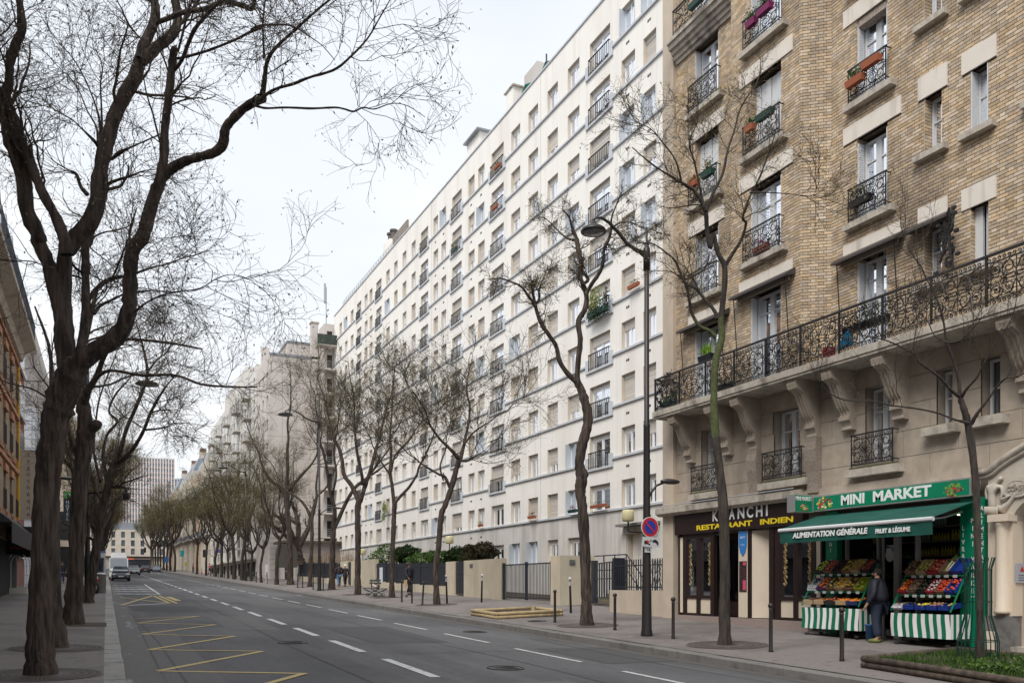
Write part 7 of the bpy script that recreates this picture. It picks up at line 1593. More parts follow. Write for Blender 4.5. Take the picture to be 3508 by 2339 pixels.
# tree grates
def grate(lab, u, s, r, sq=None):
    t_ = thing('tree_grate', lab, 'tree grate', G(u, s), 'cast iron tree grates'); m = Mb(); sl_u = (.03 if u > KR else -.02)
    def P(x, y, z): return (x, y, z + .012 + sl_u * x + M_ * y)
    n = 40; ri = .28
    for k, rr in enumerate(np.linspace(ri, r, 6)):
        for i in range(n):
            a, b = 2 * math.pi * i / n, 2 * math.pi * (i + 1) / n; w_ = .028 if k in (0, 5) else .016
            m.add([P((rr - w_) * math.cos(a), (rr - w_) * math.sin(a), 0), P(rr * math.cos(a), rr * math.sin(a), 0), P(rr * math.cos(b), rr * math.sin(b), 0), P((rr - w_) * math.cos(b), (rr - w_) * math.sin(b), 0)], [(0, 1, 2, 3)])
    for i in range(n * 2):
        a = math.pi * i / n; h = .008; c_, s_ = math.cos(a), math.sin(a); m.add([P(ri * c_ - h * s_, ri * s_ + h * c_, 0), P(r * c_ - h * s_, r * s_ + h * c_, 0), P(r * c_ + h * s_, r * s_ - h * c_, 0), P(ri * c_ + h * s_, ri * s_ - h * c_, 0)], [(0, 1, 2, 3)])
    m.build('bars', MT['grate'], t_, world=False, kind='stuff')
    Mb().add([P(r * math.cos(a), r * math.sin(a), -.007) for a in np.linspace(0, 6.283, 41)[:-1]], [tuple(range(40))]).build('pit', MT['soil'], t_, world=False)
grate('round iron grate round the nearest big trunk on the left', -.9, 15.0, .86); grate('round iron grate round the half hidden second trunk on the left', -.9, 19.5, .86)
grate('round iron grate round the crooked pollarded tree', 13.4, 23.4, .95); grate('round iron grate round the slim tree before the restaurant', 13.2, 16.5, .95); grate('round iron grate round the knotted trunk by the white topped bollard', 13.7, 37.8, .95)
def pit(lab, u, s, w_=.75, l_=.8):
    Z = lambda x, y: (x, y, gz(x, y) + .008); Mb_ = Mb().add([Z(u - w_, s - l_), Z(u + w_, s - l_), Z(u + w_, s + l_), Z(u - w_, s + l_)], [(0, 1, 2, 3)]); tag(Mb_.build('tree_pit', MT['soil']), lab, 'tree pit', 'earth squares round the trunks')
for u, s, lab in ((-.75, 26.8, 'earth square round the trunk with a sawn stump'), (13.9, 46.6, 'earth square right of the bench with a bundle'), (13.7, 51.8, 'earth square left of the bench with a bundle'), (14.2, 61.8, 'earth square round the tree before the strolling pair'), (14.2, 69.4, 'earth square round the slim tree between bollards'), (14.1, 76.6, 'earth square before the recycling container')): pit(lab, u, s)
# log planters
def logs(name, lab, corners, zt, r, m_, fill, n=2, grp='log edged planters'):
    c0 = corners[0]; t_ = thing(name, lab, 'planter', (c0[0], c0[1], gz(*c0)), grp)
    for k in range(n):
        for (a, b) in zip(corners, corners[1:] + corners[:1]):
            za, zb = gz(*a) + r * (.9 + 1.85 * k), gz(*b) + r * (.9 + 1.85 * k); d = Vector((b[0] - a[0], b[1] - a[1], 0)).normalized() * .06
            Mb().tube([(a[0] - d.x, a[1] - d.y, za), ((a[0] + b[0]) / 2, (a[1] + b[1]) / 2, (za + zb) / 2 + .005), (b[0] + d.x, b[1] + d.y, zb)], [r, r * .96, r], 10).build('log', m_, t_, smooth=True)
    m = Mb(); m.add([(a[0], a[1], gz(*a) + r * 2 * n * .55) for a in corners], [tuple(range(len(corners)))]); m.build('soil_bed', fill, t_)
    return t_
p1 = logs('log_planter', 'pale yellow log edged planter filled with earth by the middle kerb', [(12.25, 29.9), (12.2, 27.6), (14.7, 27.6), (14.7, 29.9)], 0, .065, MT['wood'], MT['soil'])
m = Mb(); q = random.Random(3)
for i in range(30): m.ball((q.uniform(12.5, 14.4), q.uniform(27.8, 29.7), gz(13, 28.6) + .12), q.uniform(.05, .14), 0, 6, 4)
m.build('earth_clods', MT['soil'], p1, kind='stuff'); Mb().lathe([(.09, 0), (.09, .2)], (13.9, 28.2, gz(13.9, 28) + .16), 10).build('cut_log', MT['wood'], p1)
p2 = logs('log_planter', 'dark weathered log edged bed with grass round the caged tree', [(12.68, 11.9), (12.3, 8.2), (15.3, 8.2), (15.3, 12.0)], 0, .062, MT['dwood'], MT['soil'])
q = np.random.default_rng(8); K = 6500; x = q.uniform(12.6, 15.2, K); y = q.uniform(8.4, 11.8, K); keep = np.hypot(x - 14.26, y - 10.8) > .15; dens = np.sin(x * 4) * np.cos(y * 3.3) + q.normal(size=K) * .5 > -.2; keep &= dens; x, y = x[keep], y[keep]; K = len(x)
zb = np.array([gz(a, b) for a, b in zip(x, y)]) + .15; h = q.uniform(.03, .12, K); a = q.uniform(0, 6.28, K); ln = q.uniform(-.5, .5, K); P0 = np.stack([x, y, zb], 1); dv = np.stack([np.cos(a) * .012, np.sin(a) * .012, np.zeros(K)], 1); tp_ = P0 + np.stack([np.cos(a + 1) * h * ln, np.sin(a + 1) * h * ln, h], 1)
V = np.stack([P0 - dv, P0 + dv, tp_ + dv * .3, tp_ - dv * .3], 1).reshape(-1, 3); go = link('grass', fast_mesh('grass', V, np.arange(4 * K).reshape(-1, 4), [cm('grass_blade', (.045, .085, .018), .9, island=.4, spec=.15)], smooth=False)); tag(go, 'bright spring grass in the dark log edged bed', 'grass'); go['kind'] = 'stuff'
for i, (x_, y_) in enumerate(((13.0, 9.6), (13.4, 9.0), (14.8, 9.6))):
    K = 260; P = np.array([x_, y_, gz(x_, y_) + .25]) + q.normal(size=(K, 3)) * [.2, .25, .06]; a_ = q.normal(size=(K, 3)); a_ /= np.linalg.norm(a_, axis=1, keepdims=True); b_ = np.cross(a_, q.normal(size=(K, 3))); b_ /= np.linalg.norm(b_, axis=1, keepdims=True); s_ = .035
    tag(link('weed_plant', fast_mesh('weed_plant', np.stack([P - a_ * s_, P + b_ * s_ * .6, P + a_ * s_, P - b_ * s_ * .6], 1).reshape(-1, 3), np.arange(4 * K).reshape(-1, 4), [MT['leaf']], smooth=False)), 'leafy weed clump in the dark log bed, %s' % ('left of the cage', 'nearest the road', 'right of the cage')[i], 'plant', 'weeds in the log bed')['kind'] = 'stuff'
# cage round the young tree
cg = thing('tree_cage', 'dark green flared metal cage round the young tree before the grocery', 'tree guard', G(14.26, 10.8)); c0 = Vector(cg.location); CGm = cm('cage_green', (.005, .035, .025), .45)
for i in range(12):
    a = 2 * math.pi * i / 12; c_, s_ = math.cos(a), math.sin(a); Mb().tube([(.34 * c_, .34 * s_, 0), (.34 * c_, .34 * s_, .5), (.22 * c_, .22 * s_, .95), (.22 * c_, .22 * s_, 1.8), (.28 * c_, .28 * s_, 2.0)], .01, 4).build('cage_bar', CGm, cg, world=False)
for r_, z_ in ((.345, .12), (.345, .5), (.23, 1.2), (.23, 1.78)): Mb().tube([(r_ * math.cos(t), r_ * math.sin(t), z_) for t in np.linspace(0, 6.283, 17)], .012, 4).build('cage_ring', CGm, cg, world=False)
# benches
def bench(lab, u, s, rot=0):
    t_ = thing('bench', lab, 'bench', G(u, s), 'double sided park benches', rot); BG = cm('bench_green', (.045, .06, .05), .5)
    for sd in (-1, 1):
        for k in range(3): Mb().box(sd * .1 + sd * k * .13 - .055, sd * .1 + sd * k * .13 + .055, -1.1, 1.1, .43, .46).build('seat_slat', BG, t_, world=False)
    for k in range(2): Mb().box(-.02, .02, -1.1, 1.1, .7 + k * .15, .8 + k * .15).build('back_slat', BG, t_, world=False)
    for y in (-.75, .75):
        m = Mb(); m.tube([(0, y, .45), (0, y, .98)], .03, 6)
        for sd in (-1, 1):
            m.tube([(sd * .45, y, .42), (sd * .2, y, .3), (0, y, .24), (sd * .12, y, .12), (sd * .24, y, .02)], .03, 6); m.tube([(sd * .24 + .08 * math.cos(t), y, .1 + .08 * math.sin(t)) for t in np.linspace(0, 6, 10)], .02, 5)
        m.build('leg', BG, t_, smooth=True, world=False)
    return t_
bench('dark green double sided bench with a pale bundle on it', 13.9, 48.6, .0); bench('far dark green bench beside the thin trunk before the white house', 14.0, 96, 0)
bd_ = tag(Mb().ball((14.05, 48.9, gz(14, 48.9) + .6), .22, 0, 10, 7, (1.1, 1.4, .75)).ball((13.95, 48.6, gz(14, 48.6) + .55), .15, 0, 8, 6, (1, 1.2, .7)).build('bundle', cm('bundle_pale', (.5, .42, .38), .9), smooth=True), 'pale plastic bundle lying on the bench', 'bag')
# recycling container
rc = thing('recycling_container', 'tall dark domed glass recycling container behind the trunks', 'container', G(14.9, 80.2)); m = Mb()
pf2 = [(-1.0, 0), (1.0, 0), (1.0, 1.2), (.93, 1.6), (.7, 1.95), (.3, 2.1), (-.3, 2.1), (-.7, 1.95), (-.93, 1.6), (-1.0, 1.2)]
m.prism(pf2, lambda a, z, t_: (a * .82, t_, z), -.8, .8).build('shell', cm('container_grey', (.075, .068, .06), .55), rc, world=False); Mb().lathe([(.2, 0), (.2, .03), (.12, .04)], (0, 0, 0), 14).build('opening', MT['iron'], rc, world=False).rotation_euler = (R(90), 0, 0)
rc.children[-1].location = (-.35, -.83, 1.45); Mb().box(-.45, -.2, -.83, -.81, 1.0, 1.2).build('sticker', MT['sign_rim'], rc, world=False)
def simple(name, lab, cat, u, s, fn, m_, grp=None):
    t_ = thing(name, lab, cat, G(u, s), grp); m = Mb(); fn(m); m.build('casing', m_, t_, world=False); return t_
pm_ = simple('parking_meter', 'grey parking ticket post left of the container', 'parking meter', 13.6, 84, lambda m: m.box(-.13, .13, -.12, .12, .75, 1.75).box(-.06, .06, -.06, .06, 0, .76), MT['sign_rim'])
tb = simple('litter_bin', 'grey litter bin with clear bag beside the red motorbike', 'bin', -.3, 54.8, lambda m: m.lathe([(.27, 0), (.29, 1.0), (.3, 1.02)], (0, 0, 0), 14), cm('bin_grey', (.13, .12, .11), .6)); Mb().ball((0, 0, 1.05), .3, 0, 10, 6, (1, 1, .35)).build('bag', cm('bag_pale', (.5, .45, .45), .4), tb, world=False)
ip = simple('info_panel', 'slim grey information panel behind the red motorbike', 'sign', -.55, 57.5, lambda m: m.box(-.5, .5, -.05, .05, .5, 2.3).box(-.4, -.34, -.04, .04, 0, .5).box(.34, .4, -.04, .04, 0, .5), MT['sign_rim']); Mb().box(-.42, .42, -.06, -.05, .7, 2.0).build('panel_face', MT['glass'], ip, world=False); Mb().box(-.52, .52, -.07, .07, 2.3, 2.4).build('header', cm('panel_blue', (.1, .2, .45)), ip, world=False)
# motorbike
mo = thing('motorbike', 'red motorbike parked beside the litter bin on the left pavement', 'motorbike', G(-.75, 53.2), rot=.35)
RB_ = cm('moto_red', (.4, .01, .02), .3); 
for y, nm in ((-.7, 'wheel'), (.7, 'wheel')):
    w_ = Mb().tube([(0, y + .27 * math.cos(t), .31 + .27 * math.sin(t)) for t in np.linspace(0, 6.283, 19)], .055, 6).build('wheel', cm('tyre', (.012, .012, .013), .8), mo, smooth=True, world=False); Mb().tube([(-.05, y, .31), (.05, y, .31)], .12, 8).build('hub', MT['alu'], w_, world=False)
Mb().ball((0, -.12, .85), .3, 0, 12, 8, (.55, 1.2, .6)).ball((0, -.62, .78), .2, 0, 10, 6, (.8, .7, 1.0)).build('tank', RB_, mo, smooth=True, world=False); Mb().ball((0, .38, .85), .32, 0, 10, 6, (.45, 1.1, .28)).build('saddle', MT['iron'], mo, smooth=True, world=False)
Mb().ball((0, -.02, .45), .24, 0, 8, 6, (.8, 1.2, .9)).build('engine', cm('engine_grey', (.12, .12, .12), .4, metal=.6), mo, world=False); Mb().tube([(.08, -.7, .31), (.08, -.45, 1.0)], .03, 5).tube([(-.08, -.7, .31), (-.08, -.45, 1.0)], .03, 5).build('fork', MT['alu'], mo, world=False)
Mb().tube([(-.35, -.38, 1.05), (0, -.48, 1.02), (.35, -.38, 1.05)], .02, 5).build('handlebar', MT['iron'], mo, world=False); Mb().ball((0, -.72, .88), .1, 0, 8, 6).build('headlight', MT['sign_rim'], mo, world=False); Mb().ball((0, .1, 1.22), .2, 0, 10, 7, (1, 1, .9)).build('top_case', MT['iron'], mo, world=False)
# ------------------------------------------------------------ cars
def loft(m, secs, mi=0, cap=True):
    """secs: list of rings (same count); skins them"""
    n = len(secs[0]); v = [p for s_ in secs for p in s_]; f = [(i * n + j, i * n + (j + 1) % n, (i + 1) * n + (j + 1) % n, (i + 1) * n + j) for i in range(len(secs) - 1) for j in range(n)]
    if cap: f += [tuple(range(n))[::-1], tuple(range((len(secs) - 1) * n, len(secs) * n))]
    m.add(v, f, mi)
def car(name, lab, u, s, paint, kind='hatch', facing=-1, rear=False, grp='cars on the road'):
    """front towards -y when facing = -1"""
    t_ = thing(name, lab, 'van' if kind == 'van' else 'car', G(u, s), grp, 0 if facing < 0 else math.pi)
    L_, W, H = (4.0, 1.74, 1.48) if kind != 'van' else (5.4, 2.0, 2.35); a = L_ / 2; h = W / 2
    if kind != 'van': pr = [(-a, .28, .5), (-a + .03, .62, .7), (-a + .25, .78, .9), (-a + 1.0, .93, .97), (-a + 1.05, .95, .97), (a - .5, 1.0, .97), (a - .08, .92, .93), (a, .6, .9)]
    else: pr = [(-a, .35, .9), (-a + .1, .95, .95), (-a + .75, 1.2, 1), (a - .1, 1.2, 1), (a, 1.1, 1)]
    m = Mb(); secs = []
    for y, z, k in pr: w_ = h * k if k > .6 else h * .92; secs.append([(-w_ * .93, y, .2), (-w_, y, .35), (-w_, y, z * .75), (-w_ * .93, y, z), (w_ * .93, y, z), (w_, y, z * .75), (w_, y, .35), (w_ * .93, y, .2)])
    loft(m, secs); m.build('body', paint, t_, smooth=False, world=False)
    m = Mb(); z1 = .95 if kind != 'van' else 1.2; y0, y1, y2, y3 = (-a + .85, -a + 1.65, a - .7, a - .12) if kind != 'van' else (-a + .7, -a + 1.25, a - .3, a - .02)
    b = h * .93; tq = h * (.74 if kind != 'van' else .9)
    m.hexa([(-b, y0, z1), (b, y0, z1), (b, y3, z1), (-b, y3, z1), (-tq, y1, H), (tq, y1, H), (tq, y2, H), (-tq, y2, H)]); cab = m.build('cabin', paint if kind == 'van' else cm('car_glass', (.03, .035, .04), .08, spec=.8), t_, world=False)
    if kind != 'van': m = Mb(); m.hexa([(-tq, y1, H - .02), (tq, y1, H - .02), (tq, y2, H - .02), (-tq, y2, H - .02), (-tq * .97, y1 + .05, H + .03), (tq * .97, y1 + .05, H + .03), (tq * .97, y2 - .05, H + .03), (-tq * .97, y2 - .05, H + .03)]); m.build('roof', paint, t_, world=False)
    gw = Mb(); e = .012; gw.add([(-b * .9, y0 + .03 - e, z1 + .05), (b * .9, y0 + .03 - e, z1 + .05), (tq * .93, y1 - .03 - e, H - .08), (-tq * .93, y1 - .03 - e, H - .08)], [(0, 1, 2, 3)]); gw.build('windscreen', cm('windscreen_glass', (.22, .25, .28), .08, spec=.8), t_, world=False)
    for sx_ in (-1, 1):
        hl = Mb(); yf = -a + .1; hl.ball((sx_ * h * .74, yf, .66 if kind != 'van' else .8), .13, 0, 8, 6, (1.3, .6, .6)); hl.build('headlight', cm('headlight', (.6, .62, .65), .2), t_, smooth=True, world=False)
        tl_ = Mb().box(sx_ * h * .8 - .1, sx_ * h * .8 + .1, a - .06, a + .02, .7, .95).build('tail_light', cm('tail_light', (.6, .01, .01), .3, emit=(1, .02, .01, 1.2 if rear else 0)), t_, world=False)
        Mb().ball((sx_ * (h + .08), y0 + .35, z1 + .05), .1, 0, 6, 5, (1, .6, .7)).build('mirror', paint, t_, world=False)
        for y in (-a + .75, a - .75):
            w_ = Mb().tube([(sx_ * (h - .2), y, .31), (sx_ * (h + .01), y, .31)], .31, 14).build('wheel', MT['tyre'], t_, world=False); Mb().tube([(sx_ * (h - .1), y, .31), (sx_ * (h + .02), y, .31)], .18, 8).build('rim', MT['alu'], w_, world=False)
    Mb().box(-h * .6, h * .6, -a - .01, -a + .02, .3, .5).build('grille', MT['iron'], t_, world=False); Mb().box(-.26, .26, -a - .025, -a - .01, .4, .5).build('number_plate', MT['sign_rim'], t_, world=False); Mb().box(-.26, .26, a, a + .02, .5, .6).build('number_plate', MT['sign_rim'], t_, world=False)
    return t_
car('parked_car', 'dark grey hatchback parked at the left kerb facing the camera', 1.32, 98.5, cm('paint_dark_grey', (.05, .05, .06), .25, coat=.6))
vn = car('parked_van', 'white van with roof box parked behind the grey hatchback', 1.2, 105, cm('paint_white', (.68, .68, .67), .35), 'van'); Mb().hexa([(-.8, -1.5, 2.36), (.8, -1.5, 2.36), (.8, .8, 2.36), (-.8, .8, 2.36), (-.7, -1.1, 2.95), (.7, -1.1, 2.95), (.7, .6, 2.95), (-.7, .6, 2.95)]).build('roof_box', MT['paint_white'], vn, world=False)
car('moving_car', 'silver car coming down the road beyond the van', 3.9, 150, cm('paint_silver', (.45, .47, .5), .3)); car('moving_car', 'black car driving away with red tail lights lit', 6.9, 188, cm('paint_black', (.015, .015, .018), .25), facing=-1, rear=True).rotation_euler = (0, 0, math.pi)
car('parked_car', 'small pale blue car far away at the right kerb', 10.3, 215, cm('paint_pale_blue', (.3, .36, .45), .3)); car('parked_car', 'dark car far away at the right kerb, beyond the pale blue one', 10.3, 228, MT['paint_black'])
bs = thing('city_bus', 'dark far bus crossing at the end of the street', 'bus', (5, 322, gz(5, 322))); Mb().box(0, 9, 0, 2.5, .4, 3.1).build('body', MT['paint_black'], bs, world=False); Mb().box(.3, 8.7, -.02, 0, 1.4, 2.6).build('windows', MT['car_glass'] if 'car_glass' in MT else MT['dark'], bs, world=False)
# ------------------------------------------------------------ traffic lights and little signs far away
for i, (px, s_, c_, py) in enumerate(((700, 170, 'red', 1895), (497, 250, 'green', 1883), (586, 235, 'green', 1898))):
    u_ = us(px, s_); lab = ['traffic light showing red among the far right trees', 'small green traffic light over the far crossing, left one', 'small green traffic light over the far crossing, right one'][i]
    zc = u_ * SA + s_ * CA; Z = CZ + (2000 - py) * zc / FP; t_ = thing('traffic_light', lab, 'traffic light', (u_, s_, gz(u_, s_)), 'far traffic lights'); Mb().box(u_ - .25, u_ + .25, s_, s_ + .2, Z - .7, Z + .7).build('housing', MT['iron'], t_); Mb().tube([(u_, s_ + .1, gz(u_, s_)), (u_, s_ + .1, Z - .6)], .06, 5).build('pole', MT['iron'], t_)
    Mb().lathe([(.2, 0), (.2, .02)], (0, 0, 0), 12).build('lit_lens', cm('lens_' + c_, (.1, .1, .1), .5, emit=((1, .08, .02, 6) if c_ == 'red' else (.02, 1, .35, 5))), t_, world=False); ch = t_.children[-1]; ch.location = (0, -.03, Z - t_.location[2]); ch.rotation_euler = (R(90), 0, 0)
for px, py, s_, w_, h_, col, lab, cat in ((570, 1916, 215, .9, 1.3, (.05, .14, .4), 'blue road sign by the far crossing', 'sign'), (750, 1890, 150, 1.1, .9, (.12, .06, .3), 'purple shop sign under the balconied house', 'sign'), (701, 1905, 185, 1.2, .8, (.25, .4, .6), 'pale blue shop sign after the balconied house', 'sign'), (624, 1895, 210, .8, 1.4, (.02, .3, .35), 'turquoise pharmacy style sign far on the right', 'sign'), (637, 1931, 205, .5, .7, (.5, .38, .03), 'small yellow sign far on the right pavement', 'sign')):
    u_ = us(px, s_); zc = u_ * SA + s_ * CA; Z = CZ + (2000 - py) * zc / FP; t_ = thing('street_sign', lab, cat, (u_, s_, gz(u_, s_))); Mb().box(u_ - w_ / 2, u_ + w_ / 2, s_, s_ + .06, Z - h_ / 2, Z + h_ / 2).build('board', cm('sg_%d' % px, col, .5), t_); Mb().tube([(u_, s_ + .1, gz(u_, s_) - .1), (u_, s_ + .1, Z)], .05, 5).build('pole', MT['iron'], t_)
# ------------------------------------------------------------ people
def person(lab, u, s, heading, H=1.72, jacket=(.02, .02, .03), trousers=(.02, .025, .05), skinc=(.4, .24, .16), hair=(.05, .035, .025), shoes=(.03, .02, .02), stride=.0, arms=(0, 0), hat=None, coat=False, fat=1.0, lean=0, elbow=.25, name='person'):
    """faces -y before turning; stride: forward reach of the left foot; arms: swing of left, right"""
    t_ = thing(name, lab, 'person', G(u, s), 'people on the pavements', heading); k = H / 1.72; st = stride
    hip = .92; lf, rf_ = -st, st
    def leg(sx_, f): kn = .5; return [(sx_ * .09, 0, hip - .03), (sx_ * .1, f * .45 - .03, kn + .02), (sx_ * .1, f + .02, .09 + max(0, f) * .1), (sx_ * .11, f - .14, .035 + max(0, f) * .05)]
    def arm(sx_, f): return [(sx_ * .19 * fat, lean, 1.42), (sx_ * .25 * fat, lean + .02 + f * .35, 1.14), (sx_ * .24 * fat, f * .75 - elbow * .5, .9 + elbow * .12), (sx_ * .235 * fat, f * .85 - elbow * .7, .82 + elbow * .12)]
    sc = lambda p: tuple(a * k for a in p)
    V = [(0, 0, hip), (0, lean * .5, 1.1), (0, lean, 1.3), (0, lean, 1.43), (0, lean - .01, 1.52), (0, lean - .02, 1.6), (0, lean - .01, 1.68)]; E = [(0, 1), (1, 2), (2, 3), (3, 4), (4, 5), (5, 6)]; Rr = [.13, .12, .13, .1, .05, .085, .07]
    for sx_, f in ((-1, lf), (1, rf_)):
        n = len(V); V += leg(sx_, f); E += [(0, n), (n, n + 1), (n + 1, n + 2), (n + 2, n + 3)]; Rr += [.085, .055, .04, .035]
    hands = []
    for sx_, f in ((-1, arms[0]), (1, arms[1])):
        n = len(V); a = arm(sx_, f); V += a; E += [(3, n), (n, n + 1), (n + 1, n + 2), (n + 2, n + 3)]; Rr += [.055, .045, .032, .03]
        wv = Vector(a[3]); d = (Vector(a[3]) - Vector(a[2])).normalized(); h0 = n + 3
        for q in range(4): m_ = len(V); b = wv + Vector((0, (q - 1.5) * .018, 0)) + d * .05; V += [tuple(b), tuple(b + d * (.06 + .01 * (q in (1, 2))) + Vector((-sx_ * .015, 0, 0)))]; E += [(h0, m_), (m_, m_ + 1)]; Rr += [.011, .008]
        m_ = len(V); V += [tuple(wv + Vector((-sx_ * .02, -.04, -.02)))]; E += [(h0, m_)]; Rr += [.01]
    body = skin('body', [sc(p) for p in V], E, [r * k for r in Rr], cm('skin_%02d' % int(skinc[0] * 100), skinc, .6), t_, 1, world=False)
    def grow(nm, idx_pts, edges, rad, m_): return skin(nm, [sc(p) for p in idx_pts], edges, [r * k for r in rad], m_, t_, 1, world=False)
    P = [(0, 0, hip + .04), (-.09, 0, hip - .05), (-.1, lf * .45 - .03, .52), (-.1, lf + .02, .13 + max(0, lf) * .1), (.09, 0, hip - .05), (.1, rf_ * .45 - .03, .52), (.1, rf_ + .02, .13 + max(0, rf_) * .1)]
    grow('trousers', P, [(0, 1), (1, 2), (2, 3), (0, 4), (4, 5), (5, 6)], [.145 * fat, .105 * fat, .08 * (.5 + fat / 2), .07 * (.5 + fat / 2), .105 * fat, .08 * (.5 + fat / 2), .07 * (.5 + fat / 2)], cm('trs_%d%d%d' % tuple(int(c * 99) for c in trousers), trousers, .85))
    bot = .66 if coat else .88
    P = [(0, 0, bot + .02), (0, lean * .5, 1.08), (0, lean, 1.3), (0, lean, 1.44), (0, lean, 1.5)]; E = [(0, 1), (1, 2), (2, 3), (3, 4)]; Rj = [.19 * fat, .18 * fat, .18 * fat, .12, .075]
    for sx_, f in ((-1, arms[0]), (1, arms[1])): n = len(P); a = arm(sx_, f); P += a[:3]; E += [(3, n), (n, n + 1), (n + 1, n + 2)]; Rj += [.085, .07, .055]
    jk = grow('jacket', P, E, Rj, cm('jkt_%d%d%d' % tuple(int(c * 99) for c in jacket), jacket, .7))
    for sx_, f in ((-1, lf), (1, rf_)): Mb().ball(sc((sx_ * .1, f - .06, .045 + max(0, f) * .07)), .15 * k, 0, 10, 6, (.38, 1, .36)).build('shoe', cm('shoe_%d%d' % (int(shoes[0] * 99), int(shoes[1] * 99)), shoes, .6), t_, smooth=True, world=False)
    hc = sc((0, lean + .015, 1.655))
    if hat: Mb().ball(sc((0, lean, 1.69)), .125 * k, 0, 12, 8, (1, 1, .85)).build('hat', cm('hat_white', hat, .9), t_, smooth=True, world=False)
    else: Mb().ball(hc, .108 * k, 0, 12, 8, (.92, 1.0, .95)).build('hair', cm('hair_%d' % int(hair[0] * 99), hair, .8), t_, smooth=True, world=False)
    f0 = Vector(sc((0, lean - .105, 1.6))); m = Mb(); m.ball((0, f0.y - .0, f0.z + .0), .016, 0, 6, 5, (1, 1.6, 1.5)); m.ball((-.09 * k, lean - .02, 1.6 * k), .02, 0, 6, 5, (.5, 1, 1.5)); m.ball((.09 * k, lean - .02, 1.6 * k), .02, 0, 6, 5, (.5, 1, 1.5)); m.build('nose_and_ears', body.data.materials[0], body, smooth=True, world=False, kind='stuff')
    m = Mb(); m.box(-.045, -.02, f0.y - .0, f0.y + .01, f0.z + .025, f0.z + .035).box(.02, .045, f0.y - .0, f0.y + .01, f0.z + .025, f0.z + .035).box(-.022, .022, f0.y - .0, f0.y + .01, f0.z - .045, f0.z - .038); m.build('eyes_and_mouth', cm('feature', (.06, .03, .025)), body, world=False, kind='stuff')
    return t_
person('man in dark quilted jacket and jeans with yellow soled shoes at the fruit stalls', 16.35, 14.98, R(-150), 1.72, (.012, .012, .022), (.02, .028, .055), hair=(.03, .022, .02), shoes=(.13, .14, .03), arms=(.1, -.05), elbow=.2, fat=1.5)
w1 = person('man walking in a dark jacket over blue shirt, carrying a paper bag', 15.9, 48.5, R(12), 1.88, (.015, .017, .028), (.012, .012, .016), skinc=(.16, .09, .06), stride=.32, arms=(-.25, .25))
w1l = w1.location; hx = Vector((math.cos(R(12)), math.sin(R(12)), 0)) * -.28
tag(Mb().hexa([(w1l[0] + hx.x - .08, w1l[1] - .35, w1l[2] + .5), (w1l[0] + hx.x + .04, w1l[1] - .35, w1l[2] + .46), (w1l[0] + hx.x + .06, w1l[1] - .25, w1l[2] + .46), (w1l[0] + hx.x - .06, w1l[1] - .25, w1l[2] + .5), (w1l[0] + hx.x - .16, w1l[1] - .33, w1l[2] + .84), (w1l[0] + hx.x + .04, w1l[1] - .33, w1l[2] + .9), (w1l[0] + hx.x + .06, w1l[1] - .2, w1l[2] + .9), (w1l[0] + hx.x - .14, w1l[1] - .2, w1l[2] + .84)]).build('paper_bag', cm('kraft', (.5, .36, .2), .8)), 'brown paper bag in the walking man hand', 'bag')
person('woman in a long dark coat and white knitted hat, right of the pair', 16.9, 67.5, R(185), 1.66, (.02, .012, .02), (.02, .02, .025), stride=.16, hat=(.7, .7, .68), coat=True, arms=(.15, -.1))
person('person in dark hooded jacket and blue jeans, left of the pair', 16.1, 66.2, R(180), 1.78, (.012, .012, .014), (.09, .17, .27), skinc=(.1, .06, .04), shoes=(.3, .12, .08), stride=.2, arms=(-.1, .15), fat=1.1)
person('pedestrian in dark coat and blue trousers far on the left pavement', -3.16, 76.9, R(10), 1.7, (.015, .018, .035), (.04, .05, .12), arms=(.05, -.05), fat=1.1)
person('second pedestrian in black, partly hidden behind the left trunks', -2.75, 79.5, R(190), 1.75, (.01, .01, .012), (.015, .015, .02), fat=1.1)
for i, (u_, s_) in enumerate(((8.4, 240), (9.6, 236), (14.2, 168), (15.2, 150))): person('tiny far pedestrian, %s' % ['crossing the road on the left', 'crossing the road on the right', 'among the far right trees', 'before the white balconied house'][i], u_, s_, R(40 * i), 1.72, (.1 + .1 * i, .1, .12), (.03, .03, .06), arms=(.1, -.1), stride=.15)
# pigeons
def pigeon(lab, u, s, h):
    t_ = thing('pigeon', lab, 'pigeon', G(u, s), 'pigeons on the right pavement', h); Mb().ball((0, 0, .12), .09, 0, 10, 7, (.75, 1.6, .8)).ball((0, -.13, .21), .045, 0, 8, 6).tube([(0, -.09, .13), (0, -.12, .2)], .04, 6).hexa([(-.03, .1, .1), (.03, .1, .1), (.03, .24, .08), (-.03, .24, .08), (-.03, .1, .13), (.03, .1, .13), (.03, .24, .09), (-.03, .24, .09)]).build('body', cm('pigeon_grey', (.1, .11, .13), .7), t_, smooth=True, world=False)
    Mb().tube([(-.03, 0, 0), (-.03, 0, .07)], .008, 4).build('leg', MT['terra'], t_, world=False); Mb().tube([(.03, 0, 0), (.03, 0, .07)], .008, 4).build('leg', MT['terra'], t_, world=False); Mb().tube([(0, -.17, .21), (0, -.2, .2)], [.012, .004], 4).build('beak', MT['iron'], t_, world=False)
pigeon('grey pigeon on the pavement right of the strolling pair', 16.3, 61.0, 1.2); pigeon('grey pigeon beside the trunk right of the bench', 14.8, 45.6, 2.4)
